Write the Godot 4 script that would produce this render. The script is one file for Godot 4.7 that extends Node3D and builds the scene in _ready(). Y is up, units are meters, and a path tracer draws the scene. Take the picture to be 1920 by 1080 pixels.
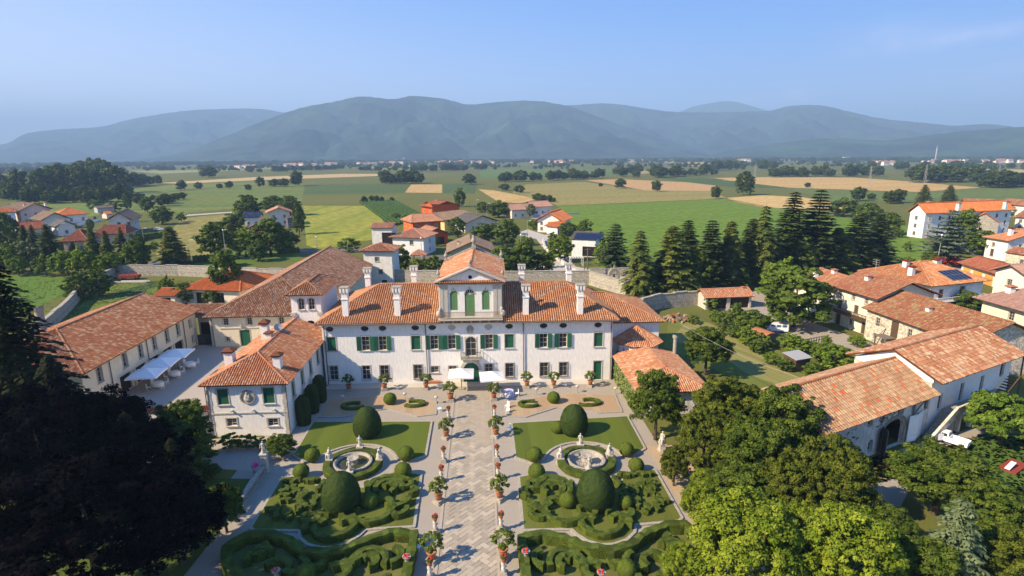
extends Node3D

# ---------------------------------------------------------------- mesh builder
class B:
	var v := PackedVector3Array()
	var n := PackedVector3Array()
	var c := PackedColorArray()
	var ix := PackedInt32Array()
	var col := Color(1, 1, 1)

	func quad(p: Vector3, q: Vector3, r: Vector3, s: Vector3) -> void:   # counter-clockwise seen from outside
		var nn := (q - p).cross(r - p)
		if nn.length_squared() < 1e-14:
			nn = (r - p).cross(s - p)
		nn = nn.normalized()
		var k := v.size()
		v.append(p); v.append(q); v.append(r); v.append(s)
		for i in 4:
			n.append(nn); c.append(col)
		ix.append(k); ix.append(k + 2); ix.append(k + 1)
		ix.append(k); ix.append(k + 3); ix.append(k + 2)

	func tri(p: Vector3, q: Vector3, r: Vector3) -> void:
		var nn := (q - p).cross(r - p).normalized()
		var k := v.size()
		v.append(p); v.append(q); v.append(r)
		for i in 3:
			n.append(nn); c.append(col)
		ix.append(k); ix.append(k + 2); ix.append(k + 1)

	func box(o: Vector3, s: Vector3, b := Basis.IDENTITY, top_scale := 1.0) -> void:   # o is the centre
		var x := b.x * s.x * 0.5
		var y := b.y * s.y * 0.5
		var z := b.z * s.z * 0.5
		var t := top_scale
		var p := [o - x - y - z, o + x - y - z, o + x - y + z, o - x - y + z, o - x * t + y - z * t, o + x * t + y - z * t, o + x * t + y + z * t, o - x * t + y + z * t]
		quad(p[3], p[2], p[6], p[7]); quad(p[1], p[0], p[4], p[5])
		quad(p[2], p[1], p[5], p[6]); quad(p[0], p[3], p[7], p[4])
		quad(p[7], p[6], p[5], p[4]); quad(p[0], p[1], p[2], p[3])

	func bar(a: Vector3, b: Vector3, w: float, h: float) -> void:
		var d := b - a
		var z := d.normalized()
		var up := Vector3.UP if absf(z.y) < 0.95 else Vector3.RIGHT
		var x := up.cross(z).normalized()
		box((a + b) * 0.5, Vector3(w, h, d.length()), Basis(x, z.cross(x), z))

	func ring(pts: Array, rad: Array, seg: int, cap := true) -> void:      # smooth tube through points
		var k := v.size()
		var m := pts.size()
		for i in m:
			var d: Vector3 = (pts[mini(i + 1, m - 1)] - pts[maxi(i - 1, 0)]).normalized()
			var up := Vector3.FORWARD if absf(d.y) > 0.7 else Vector3.UP
			var x := up.cross(d).normalized()
			var y := d.cross(x)
			for j in seg:
				var a := TAU * j / seg
				var o := x * cos(a) + y * sin(a)
				v.append(pts[i] + o * rad[i]); n.append(o); c.append(col)
		for i in m - 1:
			for j in seg:
				var a := k + i * seg + j
				var b := k + i * seg + (j + 1) % seg
				ix.append(a); ix.append(a + seg); ix.append(b)
				ix.append(b); ix.append(a + seg); ix.append(b + seg)
		if cap:
			for e in [0, m - 1]:
				for j in range(1, seg - 1):
					var q := k + int(e) * seg
					if e == 0:
						ix.append(q); ix.append(q + j); ix.append(q + j + 1)
					else:
						ix.append(q); ix.append(q + j + 1); ix.append(q + j)

	func lathe(o: Vector3, prof: Array, seg: int, wob := 0.0, sd := 0) -> void:   # prof: Vector2(radius, height)
		var k := v.size()
		var m := prof.size()
		var rng := RandomNumberGenerator.new()
		rng.seed = sd
		for i in m:
			var t: Vector2 = prof[mini(i + 1, m - 1)] - prof[maxi(i - 1, 0)]
			for j in seg:
				var a := TAU * j / seg
				var d := Vector3(cos(a), 0, sin(a))
				var w := 1.0 + (rng.randf() - 0.5) * wob
				v.append(o + d * prof[i].x * w + Vector3(0, prof[i].y, 0))
				n.append((d * t.y - Vector3(0, t.x, 0)).normalized()); c.append(col)
		for i in m - 1:
			for j in seg:
				var a := k + i * seg + j
				var b := k + i * seg + (j + 1) % seg
				ix.append(a); ix.append(b); ix.append(a + seg)
				ix.append(b); ix.append(b + seg); ix.append(a + seg)

	func blob(o: Vector3, r: Vector3, seg := 8, rows := 6, b := Basis.IDENTITY) -> void:
		var k := v.size()
		for i in rows + 1:
			var p := PI * i / rows
			for j in seg:
				var a := TAU * j / seg
				var d := Vector3(sin(p) * cos(a), cos(p), sin(p) * sin(a))
				v.append(o + b * (d * r)); n.append((b * (d / r)).normalized()); c.append(col)
		for i in rows:
			for j in seg:
				var a := k + i * seg + j
				var q := k + i * seg + (j + 1) % seg
				ix.append(a); ix.append(a + seg); ix.append(q)
				ix.append(q); ix.append(a + seg); ix.append(q + seg)

	func leaf(p: Vector3, nn: Vector3, along: Vector3, l: float, w: float, shade_n: Vector3) -> void:
		var x := along * l * 0.5
		var y := nn.cross(along).normalized() * w * 0.5
		var k := v.size()
		v.append(p - x); v.append(p + y + nn * w * 0.12); v.append(p + x); v.append(p - y + nn * w * 0.12)
		for i in 4:
			n.append(shade_n); c.append(col)
		ix.append(k); ix.append(k + 1); ix.append(k + 2)
		ix.append(k); ix.append(k + 2); ix.append(k + 3)

	func poly(pts: PackedVector2Array, y: float) -> void:                 # flat, facing up, points are (x, z)
		var t := Geometry2D.triangulate_polygon(pts)
		for i in range(0, t.size(), 3):
			var a := Vector3(pts[t[i]].x, y, pts[t[i]].y)
			var b := Vector3(pts[t[i + 1]].x, y, pts[t[i + 1]].y)
			var d := Vector3(pts[t[i + 2]].x, y, pts[t[i + 2]].y)
			if (b - a).cross(d - a).y < 0: tri(a, d, b)
			else: tri(a, b, d)

	func skirt(pts: PackedVector2Array, y0: float, y1: float) -> void:
		for i in pts.size():
			var p := pts[i]
			var q := pts[(i + 1) % pts.size()]
			quad(Vector3(p.x, y0, p.y), Vector3(q.x, y0, q.y), Vector3(q.x, y1, q.y), Vector3(p.x, y1, p.y))

	func mesh() -> ArrayMesh:
		var m := ArrayMesh.new()
		if v.is_empty(): return m
		var a := []
		a.resize(Mesh.ARRAY_MAX)
		a[Mesh.ARRAY_VERTEX] = v
		a[Mesh.ARRAY_NORMAL] = n
		a[Mesh.ARRAY_COLOR] = c
		a[Mesh.ARRAY_INDEX] = ix
		m.add_surface_from_arrays(Mesh.PRIMITIVE_TRIANGLES, a)
		return m

# ---------------------------------------------------------------- naming and tagging
var used := {}
var M := {}
var rng := RandomNumberGenerator.new()

func nm(parent: Node, called: String) -> String:
	var key := str(parent.get_instance_id()) + called
	var k: int = used.get(key, 0)
	used[key] = k + 1
	return called if k == 0 else "%s_%03d" % [called, k]

func tag(o: Node, label: String, category: String, group := "") -> void:
	o.set_meta("label", label); o.set_meta("category", category)
	if group != "": o.set_meta("group", group)

func thing(called: String, label: String, category: String, at := Vector3.ZERO, turn := 0.0, group := "") -> Node3D:
	var o := Node3D.new()
	o.name = nm(self, called)
	add_child(o)
	o.position = at; o.rotation.y = turn
	tag(o, label, category, group)
	return o

func part(called: String, b, mat, parent: Node) -> MeshInstance3D:
	var o := MeshInstance3D.new()
	o.name = nm(parent, called)
	o.mesh = b.mesh() if b is B else b
	o.material_override = M[mat] if mat is String else mat
	parent.add_child(o)
	return o

func solo(called: String, b, mat, label: String, category: String, at := Vector3.ZERO, group := "") -> MeshInstance3D:
	var o := part(called, b, mat, self)
	o.position = at
	tag(o, label, category, group)
	return o

func struct(called: String, b, mat) -> MeshInstance3D:
	var o := part(called, b, mat, self)
	o.set_meta("kind", "structure")
	return o

func dup(o: Node3D, at: Vector3, turn := 0.0, sc := Vector3.ONE, label := "", group := "") -> Node3D:
	var base := String(o.name)
	var r := o.duplicate() as Node3D
	var cut := base.length() - 4
	if cut > 0 and base[cut] == "_" and base.substr(cut + 1).is_valid_int(): base = base.substr(0, cut)
	r.name = nm(self, base)
	add_child(r)
	r.position = at; r.rotation.y = turn; r.scale = sc
	if label != "": r.set_meta("label", label)
	if group != "": r.set_meta("group", group)
	return r

func multi(called: String, mesh: Mesh, mat, xf: Array, cols: PackedColorArray, parent: Node) -> MultiMeshInstance3D:
	var mm := MultiMesh.new()
	mm.transform_format = MultiMesh.TRANSFORM_3D
	mm.use_colors = true
	mm.mesh = mesh
	mm.instance_count = xf.size()
	for i in xf.size():
		mm.set_instance_transform(i, xf[i])
		mm.set_instance_color(i, cols[i])
	var o := MultiMeshInstance3D.new()
	o.name = nm(parent, called)
	o.multimesh = mm
	o.material_override = M[mat] if mat is String else mat
	o.set_meta("kind", "stuff")
	parent.add_child(o)
	return o

# ---------------------------------------------------------------- materials
func noise_tex(sd: int, freq: float, kind: int, lo: float, hi: float, oct := 4, side := 512, power := 1.0) -> ImageTexture:
	var f := FastNoiseLite.new()
	f.seed = sd; f.frequency = freq
	f.noise_type = kind as FastNoiseLite.NoiseType
	f.fractal_octaves = oct
	if kind == FastNoiseLite.TYPE_CELLULAR:
		f.fractal_type = FastNoiseLite.FRACTAL_NONE
		f.cellular_return_type = FastNoiseLite.RETURN_DISTANCE2_SUB if oct == 1 else FastNoiseLite.RETURN_CELL_VALUE
	var im := f.get_seamless_image(side, side)
	im.convert(Image.FORMAT_L8)
	var d := im.get_data()
	var lut := PackedByteArray()
	for i in 256:
		lut.append(int(clampf(lerpf(lo, hi, pow(i / 255.0, power)), 0, 1) * 255))
	for i in d.size():
		d[i] = lut[d[i]]
	var t := Image.create_from_data(side, side, false, Image.FORMAT_L8, d)
	t.convert(Image.FORMAT_RGB8)
	return ImageTexture.create_from_image(t)

func bump_tex(sd: int, freq: float, kind: int, strength: float, oct := 4, side := 512) -> ImageTexture:
	var f := FastNoiseLite.new()
	f.seed = sd; f.frequency = freq; f.noise_type = kind as FastNoiseLite.NoiseType; f.fractal_octaves = oct
	if kind == FastNoiseLite.TYPE_CELLULAR:
		f.fractal_type = FastNoiseLite.FRACTAL_NONE
	var im := f.get_seamless_image(side, side)
	im.convert(Image.FORMAT_RGBA8)
	im.bump_map_to_normal_map(strength)
	return ImageTexture.create_from_image(im)

func mat(called: String, lin: Color, rough := 0.85, tex: Texture2D = null, scale := 1.0, nrm: Texture2D = null, nstr := 1.0) -> StandardMaterial3D:
	var m := StandardMaterial3D.new()
	m.resource_name = called
	m.albedo_color = lin.linear_to_srgb()
	m.roughness = rough
	m.metallic_specular = 0.3
	m.vertex_color_use_as_albedo = true
	if tex or nrm:
		m.uv1_triplanar = true; m.uv1_world_triplanar = true
		m.uv1_scale = Vector3.ONE * scale
	if tex: m.albedo_texture = tex
	if nrm:
		m.normal_enabled = true; m.normal_texture = nrm; m.normal_scale = nstr
	M[called] = m
	return m

func leafmat(called: String, lin: Color, back: Color) -> void:
	var m := mat(called, lin, 0.62)
	m.cull_mode = BaseMaterial3D.CULL_DISABLED
	m.backlight_enabled = true; m.backlight = back

func materials() -> void:
	var S := FastNoiseLite.TYPE_SIMPLEX_SMOOTH
	var C := FastNoiseLite.TYPE_CELLULAR
	var soft := noise_tex(1, 0.012, S, 0.90, 1.02, 5)
	var streak := noise_tex(9, 0.025, S, 0.92, 1.02, 6)
	var fine := noise_tex(2, 0.06, S, 0.74, 1.1, 4)
	var grit := noise_tex(3, 0.16, S, 0.55, 1.3, 3)
	var cells := noise_tex(4, 0.035, C, 0.74, 1.06, 2)
	var canopy := noise_tex(5, 0.045, C, 1.15, 0.35, 1)
	var stain := noise_tex(8, 0.02, S, 0.76, 1.08, 6)
	var nfine := bump_tex(6, 0.08, S, 6.0)
	var ncell := bump_tex(7, 0.04, C, 8.0)
	mat("plaster", Color(0.87, 0.835, 0.78), 0.9, soft, 0.12)
	mat("plaster_old", Color(0.74, 0.70, 0.62), 0.92, stain, 0.14)
	mat("plaster_cream", Color(0.80, 0.70, 0.50), 0.9, soft, 0.12)
	for k in ["plaster", "plaster_cream", "plaster_old"]:
		M[k].albedo_texture = streak if k != "plaster_old" else stain
		M[k].uv1_scale = Vector3(0.3, 0.06, 0.3) if k != "plaster_old" else Vector3(0.2, 0.09, 0.2)
	mat("paint", Color(1, 1, 1), 0.85, soft, 0.11)
	mat("stone", Color(0.44, 0.40, 0.33), 0.9, stain, 0.4, nfine, 0.8)
	mat("stone_pale", Color(0.54, 0.50, 0.43), 0.85, soft, 0.6, nfine, 0.5)
	mat("rubble", Color(0.46, 0.42, 0.35), 0.95, cells, 0.22, ncell, 0.5)
	mat("rubble_pale", Color(0.68, 0.60, 0.48), 0.95, cells, 0.2, ncell, 0.4)
	mat("tile", Color(1, 1, 1), 0.9, fine, 0.35)
	mat("gravel", Color(0.45, 0.395, 0.32), 0.95, grit, 0.35, nfine, 1.0)
	mat("gravel_grey", Color(0.46, 0.41, 0.35), 0.95, fine, 0.22, nfine, 0.8)
	mat("earth", Color(0.52, 0.385, 0.25), 0.95, fine, 0.3, nfine, 1.0)
	mat("asphalt", Color(0.16, 0.15, 0.145), 0.9, fine, 0.3)
	mat("road_pale", Color(0.50, 0.46, 0.41), 0.9, fine, 0.2)
	mat("paver", Color(0.47, 0.405, 0.315), 0.85, fine, 0.5, nfine, 0.5)
	mat("grass", Color(1, 1, 1), 0.95, fine, 0.3, nfine, 1.0)
	mat("field", Color(1, 1, 1), 0.95, stain, 0.02)
	mat("crop", Color(1, 1, 1), 0.95, fine, 0.06)
	mat("hedge", Color(1, 1, 1), 0.8, grit, 0.7, ncell, 1.0)
	mat("forest", Color(1, 1, 1), 0.95, canopy, 0.0045)
	mat("bark", Color(0.11, 0.085, 0.06), 0.95, fine, 1.0, nfine, 1.0)
	mat("wood", Color(0.12, 0.075, 0.045), 0.8, fine, 0.5)
	mat("wood_grey", Color(0.2, 0.17, 0.14), 0.85, fine, 0.5)
	mat("green_paint", Color(0.022, 0.105, 0.06), 0.55)
	mat("green_pale", Color(0.12, 0.235, 0.10), 0.6)
	mat("dark", Color(0.02, 0.016, 0.014), 0.5)
	mat("white_paint", Color(0.86, 0.85, 0.82), 0.5)
	mat("metal", Color(0.05, 0.05, 0.05), 0.5)
	mat("metal_grey", Color(0.35, 0.35, 0.34), 0.5)
	mat("copper", Color(0.16, 0.13, 0.115), 0.6)
	mat("terracotta", Color(0.47, 0.18, 0.085), 0.85, fine, 1.0)
	mat("cloth", Color(0.9, 0.88, 0.84), 0.9)
	M.cloth.backlight_enabled = true; M.cloth.backlight = Color(0.35, 0.34, 0.32)
	mat("lilac", Color(0.5, 0.48, 0.66), 0.9)
	mat("car_white", Color(0.82, 0.83, 0.85), 0.25)
	M.car_white.clearcoat_enabled = true
	mat("car_grey", Color(0.3, 0.33, 0.36), 0.3)
	mat("rubber", Color(0.02, 0.02, 0.02), 0.8)
	mat("red_paint", Color(0.26, 0.05, 0.03), 0.6)
	mat("red_flower", Color(0.62, 0.03, 0.03), 0.7)
	mat("pink_flower", Color(0.7, 0.08, 0.3), 0.7)
	mat("ochre", Color(0.72, 0.34, 0.08), 0.7)
	mat("solar", Color(0.012, 0.016, 0.045), 0.15)
	mat("water", Color(0.05, 0.055, 0.022), 0.05)
	var gl := mat("glass", Color(0.03, 0.035, 0.04), 0.12)
	gl.metallic_specular = 0.6
	var gb := mat("glass_blue", Color(0.06, 0.12, 0.24), 0.1)
	gb.metallic_specular = 0.6
	leafmat("leaf", Color(1, 1, 1), Color(0.5, 0.5, 0.25))
	leafmat("leaf_dense", Color(1, 1, 1), Color(0.2, 0.2, 0.1))
	leafmat("leaf_dark", Color(1, 1, 1), Color(0.05, 0.05, 0.05))
	for k in ["leaf_dark", "leaf_dense", "leaf"]: M[k].metallic_specular = 0.05 if k == "leaf_dark" else 0.18
	mat("vinewood", Color(0.2, 0.15, 0.1), 0.9)

func _ready() -> void:
	# camera, sky, sun, exposure
	var cam := Camera3D.new()
	cam.name = "camera"
	cam.transform = Transform3D(Basis(Vector3(0.99838, -0.00680, 0.05654), Vector3(0.01952, 0.97356, -0.22762), Vector3(-0.05350, 0.22835, 0.97211)), Vector3(0, 32, 0))
	cam.fov = 53.99
	cam.near = 0.2
	cam.far = 30000.0
	add_child(cam)
	cam.current = true
	var env := Environment.new()
	env.background_mode = Environment.BG_SKY
	env.sky = Sky.new()
	env.sky.sky_material = sky_material()
	env.background_energy_multiplier = 1.0
	env.tonemap_mode = Environment.TONE_MAPPER_LINEAR
	env.tonemap_exposure = 2.05
	env.sdfgi_enabled = true
	env.ssao_enabled = true
	env.ssil_enabled = true
	env.fog_enabled = true
	env.fog_density = 0.00021
	env.fog_light_color = Color(0.69, 0.845, 1.0)
	var we := WorldEnvironment.new()
	we.name = "world_environment"
	we.environment = env
	add_child(we)
	var sun := DirectionalLight3D.new()
	sun.name = "sun"
	sun.light_energy = 1.6
	sun.light_color = Color(1.0, 0.915, 0.78)
	sun.light_angular_distance = 0.5
	sun.shadow_enabled = true
	add_child(sun)
	sun.look_at_from_position(Vector3.ZERO, Vector3(1.0, -0.84, -0.37), Vector3.UP)
	rng.seed = 11
	materials()
	ground()
	hills()
	fields()
	villa()
	left_wing()
	lookout_tower()
	long_barn()
	court_building()
	right_wing()
	ivy_house()
	farm_barns()
	farm_houses()
	village_houses()
	walls_and_gates()
	garden()
	foliage_kinds()
	garden_plants()
	near_trees()
	park_trees()
	plain_trees()
	meadow_tufts()
	far_villages()
	furniture()
	vehicles()

func sky_material() -> PanoramaSkyMaterial:
	var w := 1024
	var h := 512
	var im := Image.create(w, h, false, Image.FORMAT_RGBF)
	var f := FastNoiseLite.new()
	f.seed = 21; f.frequency = 1.1; f.fractal_octaves = 5
	var sunaz := Vector2(-1.0, 0.37).normalized()
	for y in h:
		var el := (0.5 - (y + 0.5) / h) * PI
		var s := sin(el)
		for x in w:
			var az := (x + 0.5) / w * TAU      # 0 looks along -z, growing to the right
			var d := Vector3(sin(az) * cos(el), s, -cos(az) * cos(el))
			var up := maxf(s, 0.0)
			var toward := (Vector2(d.x, d.z).normalized().dot(sunaz) + 1.0) * 0.5      # 1 below the sun
			var c := Vector3(0.04, 0.20, 0.56).lerp(Vector3(0.025, 0.125, 0.40), clampf(up * 1.3, 0, 1))
			var haze := exp(-up / lerpf(0.085, 0.19, toward)) * lerpf(0.80, 1.0, toward)
			var hz := Vector3(0.72, 0.82, 0.95).lerp(Vector3(1.3, 1.25, 1.2), clampf(toward * 1.5 - 0.25, 0, 1))
			c = c.lerp(hz, haze)
			# thin high cloud: a drawn out streak, fainter veils and a small puff over the ridge
			if s > 0.0 and az > 0.2 and az < 1.1:
				var n := f.get_noise_3d(az * 9.0, el * 60.0, 0) * 0.5 + 0.5
				var n2 := f.get_noise_3d(az * 24.0, el * 90.0, 5) * 0.5 + 0.5
				var k := 0.0
				for q in [[0.70, 0.148, 0.085, 0.007, 0.07, 0.55], [0.63, 0.155, 0.07, 0.02, 0.0, 0.22], [0.76, 0.10, 0.2, 0.03, 0.0, 0.14], [0.505, 0.086, 0.018, 0.006, 0.0, 0.6], [0.44, 0.08, 0.05, 0.006, 0.0, 0.25], [0.80, 0.078, 0.05, 0.008, 0.0, 0.22]]:
					var dx: float = (az - q[0]) / q[2]
					var dy: float = (el - q[1] - (az - q[0]) * q[4]) / q[3]
					k += exp(-dx * dx - dy * dy) * q[5] * clampf(n * 1.1 + n2 * 0.9 - 0.5, 0.0, 1.3)
				c = c.lerp(Vector3(0.74, 0.66, 0.74), clampf(k, 0, 0.8))
			im.set_pixel(x, y, Color(c.x, c.y, c.z))
	var m := PanoramaSkyMaterial.new()
	m.panorama = ImageTexture.create_from_image(im)
	return m

# ---------------------------------------------------------------- foliage
func rdir() -> Vector3:
	var y := rng.randf_range(-1, 1)
	var a := rng.randf() * TAU
	var r := sqrt(1 - y * y)
	return Vector3(r * cos(a), y, r * sin(a))

func crown(sd: int, R: Vector3, nc: int, per: int, leaf: float, ca: Color, cb: Color, low := -0.55, spread := 0.3, up := 0.3) -> B:
	rng.seed = sd
	var g := B.new()
	var f := FastNoiseLite.new()
	f.seed = sd; f.frequency = 0.9
	for k in nc:
		var d := rdir()
		while d.y < low: d = rdir()
		var rad := 0.42 + 0.58 * pow(rng.randf(), 0.45)
		rad *= 1.0 + 0.42 * f.get_noise_3dv(d * 1.7)
		var o := d * R * rad
		var rc := (R.x + R.y) * 0.5 * spread * lerpf(0.32, 1.1, pow(rng.randf(), 1.3))
		var tone := ca.lerp(cb, rng.randf())
		for i in int(per * clampf(rc / ((R.x + R.y) * 0.5 * spread) * 1.45, 0.3, 1.6)):
			var e := rdir()
			if e.y < -0.3 and rng.randf() < 0.6: e.y = -e.y
			var p := o + e * Vector3(1, 0.72, 1) * rc * (0.45 + 0.55 * rng.randf())
			var nn := (e + rdir() * 0.9 + Vector3(0, up, 0)).normalized()
			var al := nn.cross(rdir()).normalized()
			var s := leaf * rng.randf_range(0.55, 1.45)
			var t := rng.randf_range(0.72, 1.25)
			g.col = Color(tone.r * t, tone.g * t, tone.b * t)
			g.leaf(p, nn, al, s, s * 0.62, (nn + e * 0.8 + d * 0.35).normalized())
	return g

func conifer_crown(sd: int, h: float, R: float, levels: int, ca: Color, cb: Color, droop := 0.35, bare := 0.05, width := 0.6) -> B:
	rng.seed = sd
	var g := B.new()
	for l in levels:
		var t := float(l) / levels
		var y := h * lerpf(bare, 0.985, t) + rng.randf_range(-0.12, 0.12)
		var nb := 8 + int(7 * (1 - t))
		var a0 := rng.randf() * TAU
		for b in nb:
			var a := a0 + TAU * b / nb + rng.randf_range(-0.25, 0.25)
			var L := R * (pow(1 - t, 0.72) * 0.97 + 0.06) * rng.randf_range(0.5, 1.2)
			if t < 0.12: L *= 0.8
			var d := Vector3(cos(a), 0, sin(a))
			var side := Vector3(-d.z, 0, d.x)
			var ns := maxi(3, int(L / 0.32))
			var tone := ca.lerp(cb, rng.randf())
			for i in ns:
				var q := (i + 0.6) / ns
				var wd := (1.0 - q * 0.62) * width * minf(1.0, L * 0.5)
				for s in [-1, 0, 1]:
					var p: Vector3 = Vector3(0, y, 0) + d * L * q + side * wd * s * rng.randf_range(0.3, 0.8)
					p.y += L * (0.12 * q - droop * q * q) + rng.randf_range(-0.08, 0.08) - absf(s) * 0.09
					var al: Vector3 = (d * 0.75 + side * s * 0.8 + Vector3(0, -droop * q + rng.randf_range(-0.25, 0.2), 0)).normalized()
					var nn := (Vector3.UP + rdir() * 0.45).normalized()
					nn = (nn - al * nn.dot(al)).normalized()
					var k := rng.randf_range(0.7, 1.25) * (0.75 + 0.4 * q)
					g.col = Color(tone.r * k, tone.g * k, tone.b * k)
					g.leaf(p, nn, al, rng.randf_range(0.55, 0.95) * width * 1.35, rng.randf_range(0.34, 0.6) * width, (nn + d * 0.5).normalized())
	return g

func trunk(h: float, r: float, spread: Vector3, limbs: int, sd: int) -> B:
	rng.seed = sd
	var g := B.new()
	g.ring([Vector3(0, -0.2, 0), Vector3(0.05 * h * 0.1, h * 0.3, 0), Vector3(-0.02 * h, h * 0.62, 0.02 * h), Vector3(0, h * 0.95, 0)], [r * 1.25, r, r * 0.7, r * 0.2], 8)
	for k in limbs:
		var a := TAU * k / limbs + rng.randf()
		var s := Vector3(0, h * rng.randf_range(0.3, 0.6), 0)
		var e := s + Vector3(cos(a) * spread.x, spread.y, sin(a) * spread.x) * rng.randf_range(0.6, 0.95)
		g.ring([s, s.lerp(e, 0.5) + Vector3(0, -0.1, 0), e], [r * 0.5, r * 0.34, r * 0.1], 6)
	return g

var kinds := {}      # kind -> [crown mesh, trunk mesh, reference height, reference width, leaf material]

func kind(called: String, cr, tr, h: float, w: float, m := "leaf") -> void:
	kinds[called] = [cr.mesh(), tr.mesh(), h, w, m]

func kind_broad(called: String, sd: int, h: float, w: float, nc: int, per: int, leaf: float, ca: Color, cb: Color, low := -0.55, spread := 0.3, base := 0.3, m := "leaf") -> void:
	var ry := h * (1 - base) * 0.5
	var g := crown(sd, Vector3(w * 0.42, ry * 0.86, w * 0.42), nc, per, leaf, ca, cb, low, spread)
	for i in g.v.size(): g.v[i].y += h - ry
	kind(called, g, trunk(h * 0.75, 0.02 * h + 0.04, Vector3(w * 0.3, ry * 0.6, 0), 5, sd), h, w, m)

func kind_conifer(called: String, sd: int, h: float, w: float, levels: int, ca: Color, cb: Color, droop := 0.35, bare := 0.05, width := 0.6) -> void:
	var tg := B.new()
	tg.ring([Vector3(0, -0.2, 0), Vector3(0, h * 0.5, 0), Vector3(0, h * 0.97, 0)], [0.26, 0.16, 0.03], 7)
	kind(called, conifer_crown(sd, h, w * 0.5, levels, ca, cb, droop, bare, width), tg, h, w, "leaf_dense")

func tree(k: String, at: Vector3, h: float, w: float, called: String, label: String, category := "tree", group := "", trunk_too := true) -> Node3D:
	var d: Array = kinds[k]
	rng.seed = hash(at)
	var o := thing(called, label, category, at, rng.randf() * TAU, group)
	o.scale = Vector3(w / d[3] * rng.randf_range(0.92, 1.08), h / d[2], w / d[3])
	o.rotation.x = rng.randf_range(-0.035, 0.035); o.rotation.z = rng.randf_range(-0.035, 0.035)
	part("crown", d[0], d[4], o)
	if trunk_too: part("trunk", d[1], "bark", o)
	return o

func ground_tree(k: String, t: Array, called: String, label: String, category := "tree", group := "", trunk_too := true) -> Node3D:
	return tree(k, Vector3(t[0], 0, t[1]), t[2], t[3], called, label, category, group, trunk_too)

func crown_tree(k: String, c: Array, called: String, label: String, category := "tree", group := "") -> Node3D:
	return tree(k, Vector3(c[0], 0, c[1]), c[2] + c[4], c[3] * 2.0, called, label, category, group)

# leaves scattered over the faces of a clipped hedge or topiary
func fuzz(src: B, dens: float, leaf: float, ca: Color, cb: Color, sd: int) -> B:
	rng.seed = sd
	var g := B.new()
	for i in range(0, src.ix.size(), 3):
		var a := src.v[src.ix[i]]
		var b := src.v[src.ix[i + 1]]
		var c := src.v[src.ix[i + 2]]
		var cr := (b - a).cross(c - a)
		var want := cr.length() * 0.5 * dens
		var nn := src.n[src.ix[i]]
		if nn.y < -0.5: continue
		var cnt := int(want) + (1 if rng.randf() < want - int(want) else 0)
		for k in cnt:
			var u := rng.randf()
			var w := rng.randf()
			if u + w > 1:
				u = 1 - u; w = 1 - w
			var n2 := (nn + rdir() * 0.75).normalized()
			var t := rng.randf_range(0.7, 1.25)
			var tone := ca.lerp(cb, rng.randf())
			g.col = Color(tone.r * t, tone.g * t, tone.b * t)
			g.leaf(a + (b - a) * u + (c - a) * w + nn * leaf * rng.randf_range(-0.1, 0.22), n2, n2.cross(rdir()).normalized(), leaf * rng.randf_range(0.7, 1.3), leaf * 0.6, (n2 + nn).normalized())
	return g

const BOX_A := Color(0.10, 0.135, 0.014)
const BOX_B := Color(0.25, 0.29, 0.034)

func hedge_body(path: PackedVector2Array, w: float, h: float, closed := false, sd := 1, y0 := 0.0) -> B:
	rng.seed = sd
	var g := B.new()
	g.col = Color(0.07, 0.10, 0.014)
	# resample
	var pts := PackedVector2Array()
	var src := path.duplicate()
	if closed: src.append(path[0])
	for i in src.size() - 1:
		var seg := src[i + 1] - src[i]
		var k := maxi(1, int(seg.length() / 0.45))
		for j in k: pts.append(src[i] + seg * (float(j) / k))
	if not closed: pts.append(src[src.size() - 1])
	var rows := []
	var m := pts.size()
	for i in m:
		var d: Vector2
		if closed: d = (pts[(i + 1) % m] - pts[(i + m - 1) % m]).normalized()
		else: d = (pts[mini(i + 1, m - 1)] - pts[maxi(i - 1, 0)]).normalized()
		var s := Vector2(-d.y, d.x)
		var hw := w * 0.46 * rng.randf_range(0.82, 1.08)
		var hh := h * rng.randf_range(0.88, 1.08)
		var row := []
		for q in [[-1.0, 0.0], [-1.02, 0.7], [-0.97, 0.98], [0.0, 1.0], [0.97, 0.98], [1.02, 0.7], [1.0, 0.0]]:
			var p: Vector2 = pts[i] + s * hw * q[0]
			row.append(Vector3(p.x + rng.randf_range(-0.02, 0.02), y0 + hh * q[1], p.y + rng.randf_range(-0.02, 0.02)))
		rows.append(row)
	var last := m if closed else m - 1
	for i in last:
		var a: Array = rows[i]
		var b: Array = rows[(i + 1) % m]
		for k in 6:
			var q := rng.randf_range(0.65, 1.35)
			g.col = Color(0.075 * q, 0.105 * q, 0.014 * q)
			g.quad(a[k], b[k], b[k + 1], a[k + 1])
	if not closed:
		for e in [0, m - 1]:
			var r: Array = rows[e]
			for k in range(1, 6):
				if e == 0: g.tri(r[0], r[k], r[k + 1])
				else: g.tri(r[0], r[k + 1], r[k])
	return g

func hedge(called: String, path: PackedVector2Array, w: float, h: float, closed: bool, label: String, group := "", y0 := 0.0, dens := 200.0) -> Node3D:
	var c := Vector2.ZERO
	for p in path: c += p / path.size()
	var rel := PackedVector2Array()
	for p in path: rel.append(p - c)
	var o := thing(called, label, "hedge", Vector3(c.x, 0, c.y), 0.0, group)
	var sd := int(absf(c.x * 131 + c.y * 17) * 10)
	var g := hedge_body(rel, w, h, closed, sd, y0)
	part("clipped_body", g, "hedge", o)
	part("leaves", fuzz(g, dens, 0.09, BOX_A, BOX_B, sd), "leaf_dense", o).set_meta("kind", "stuff")
	return o

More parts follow.
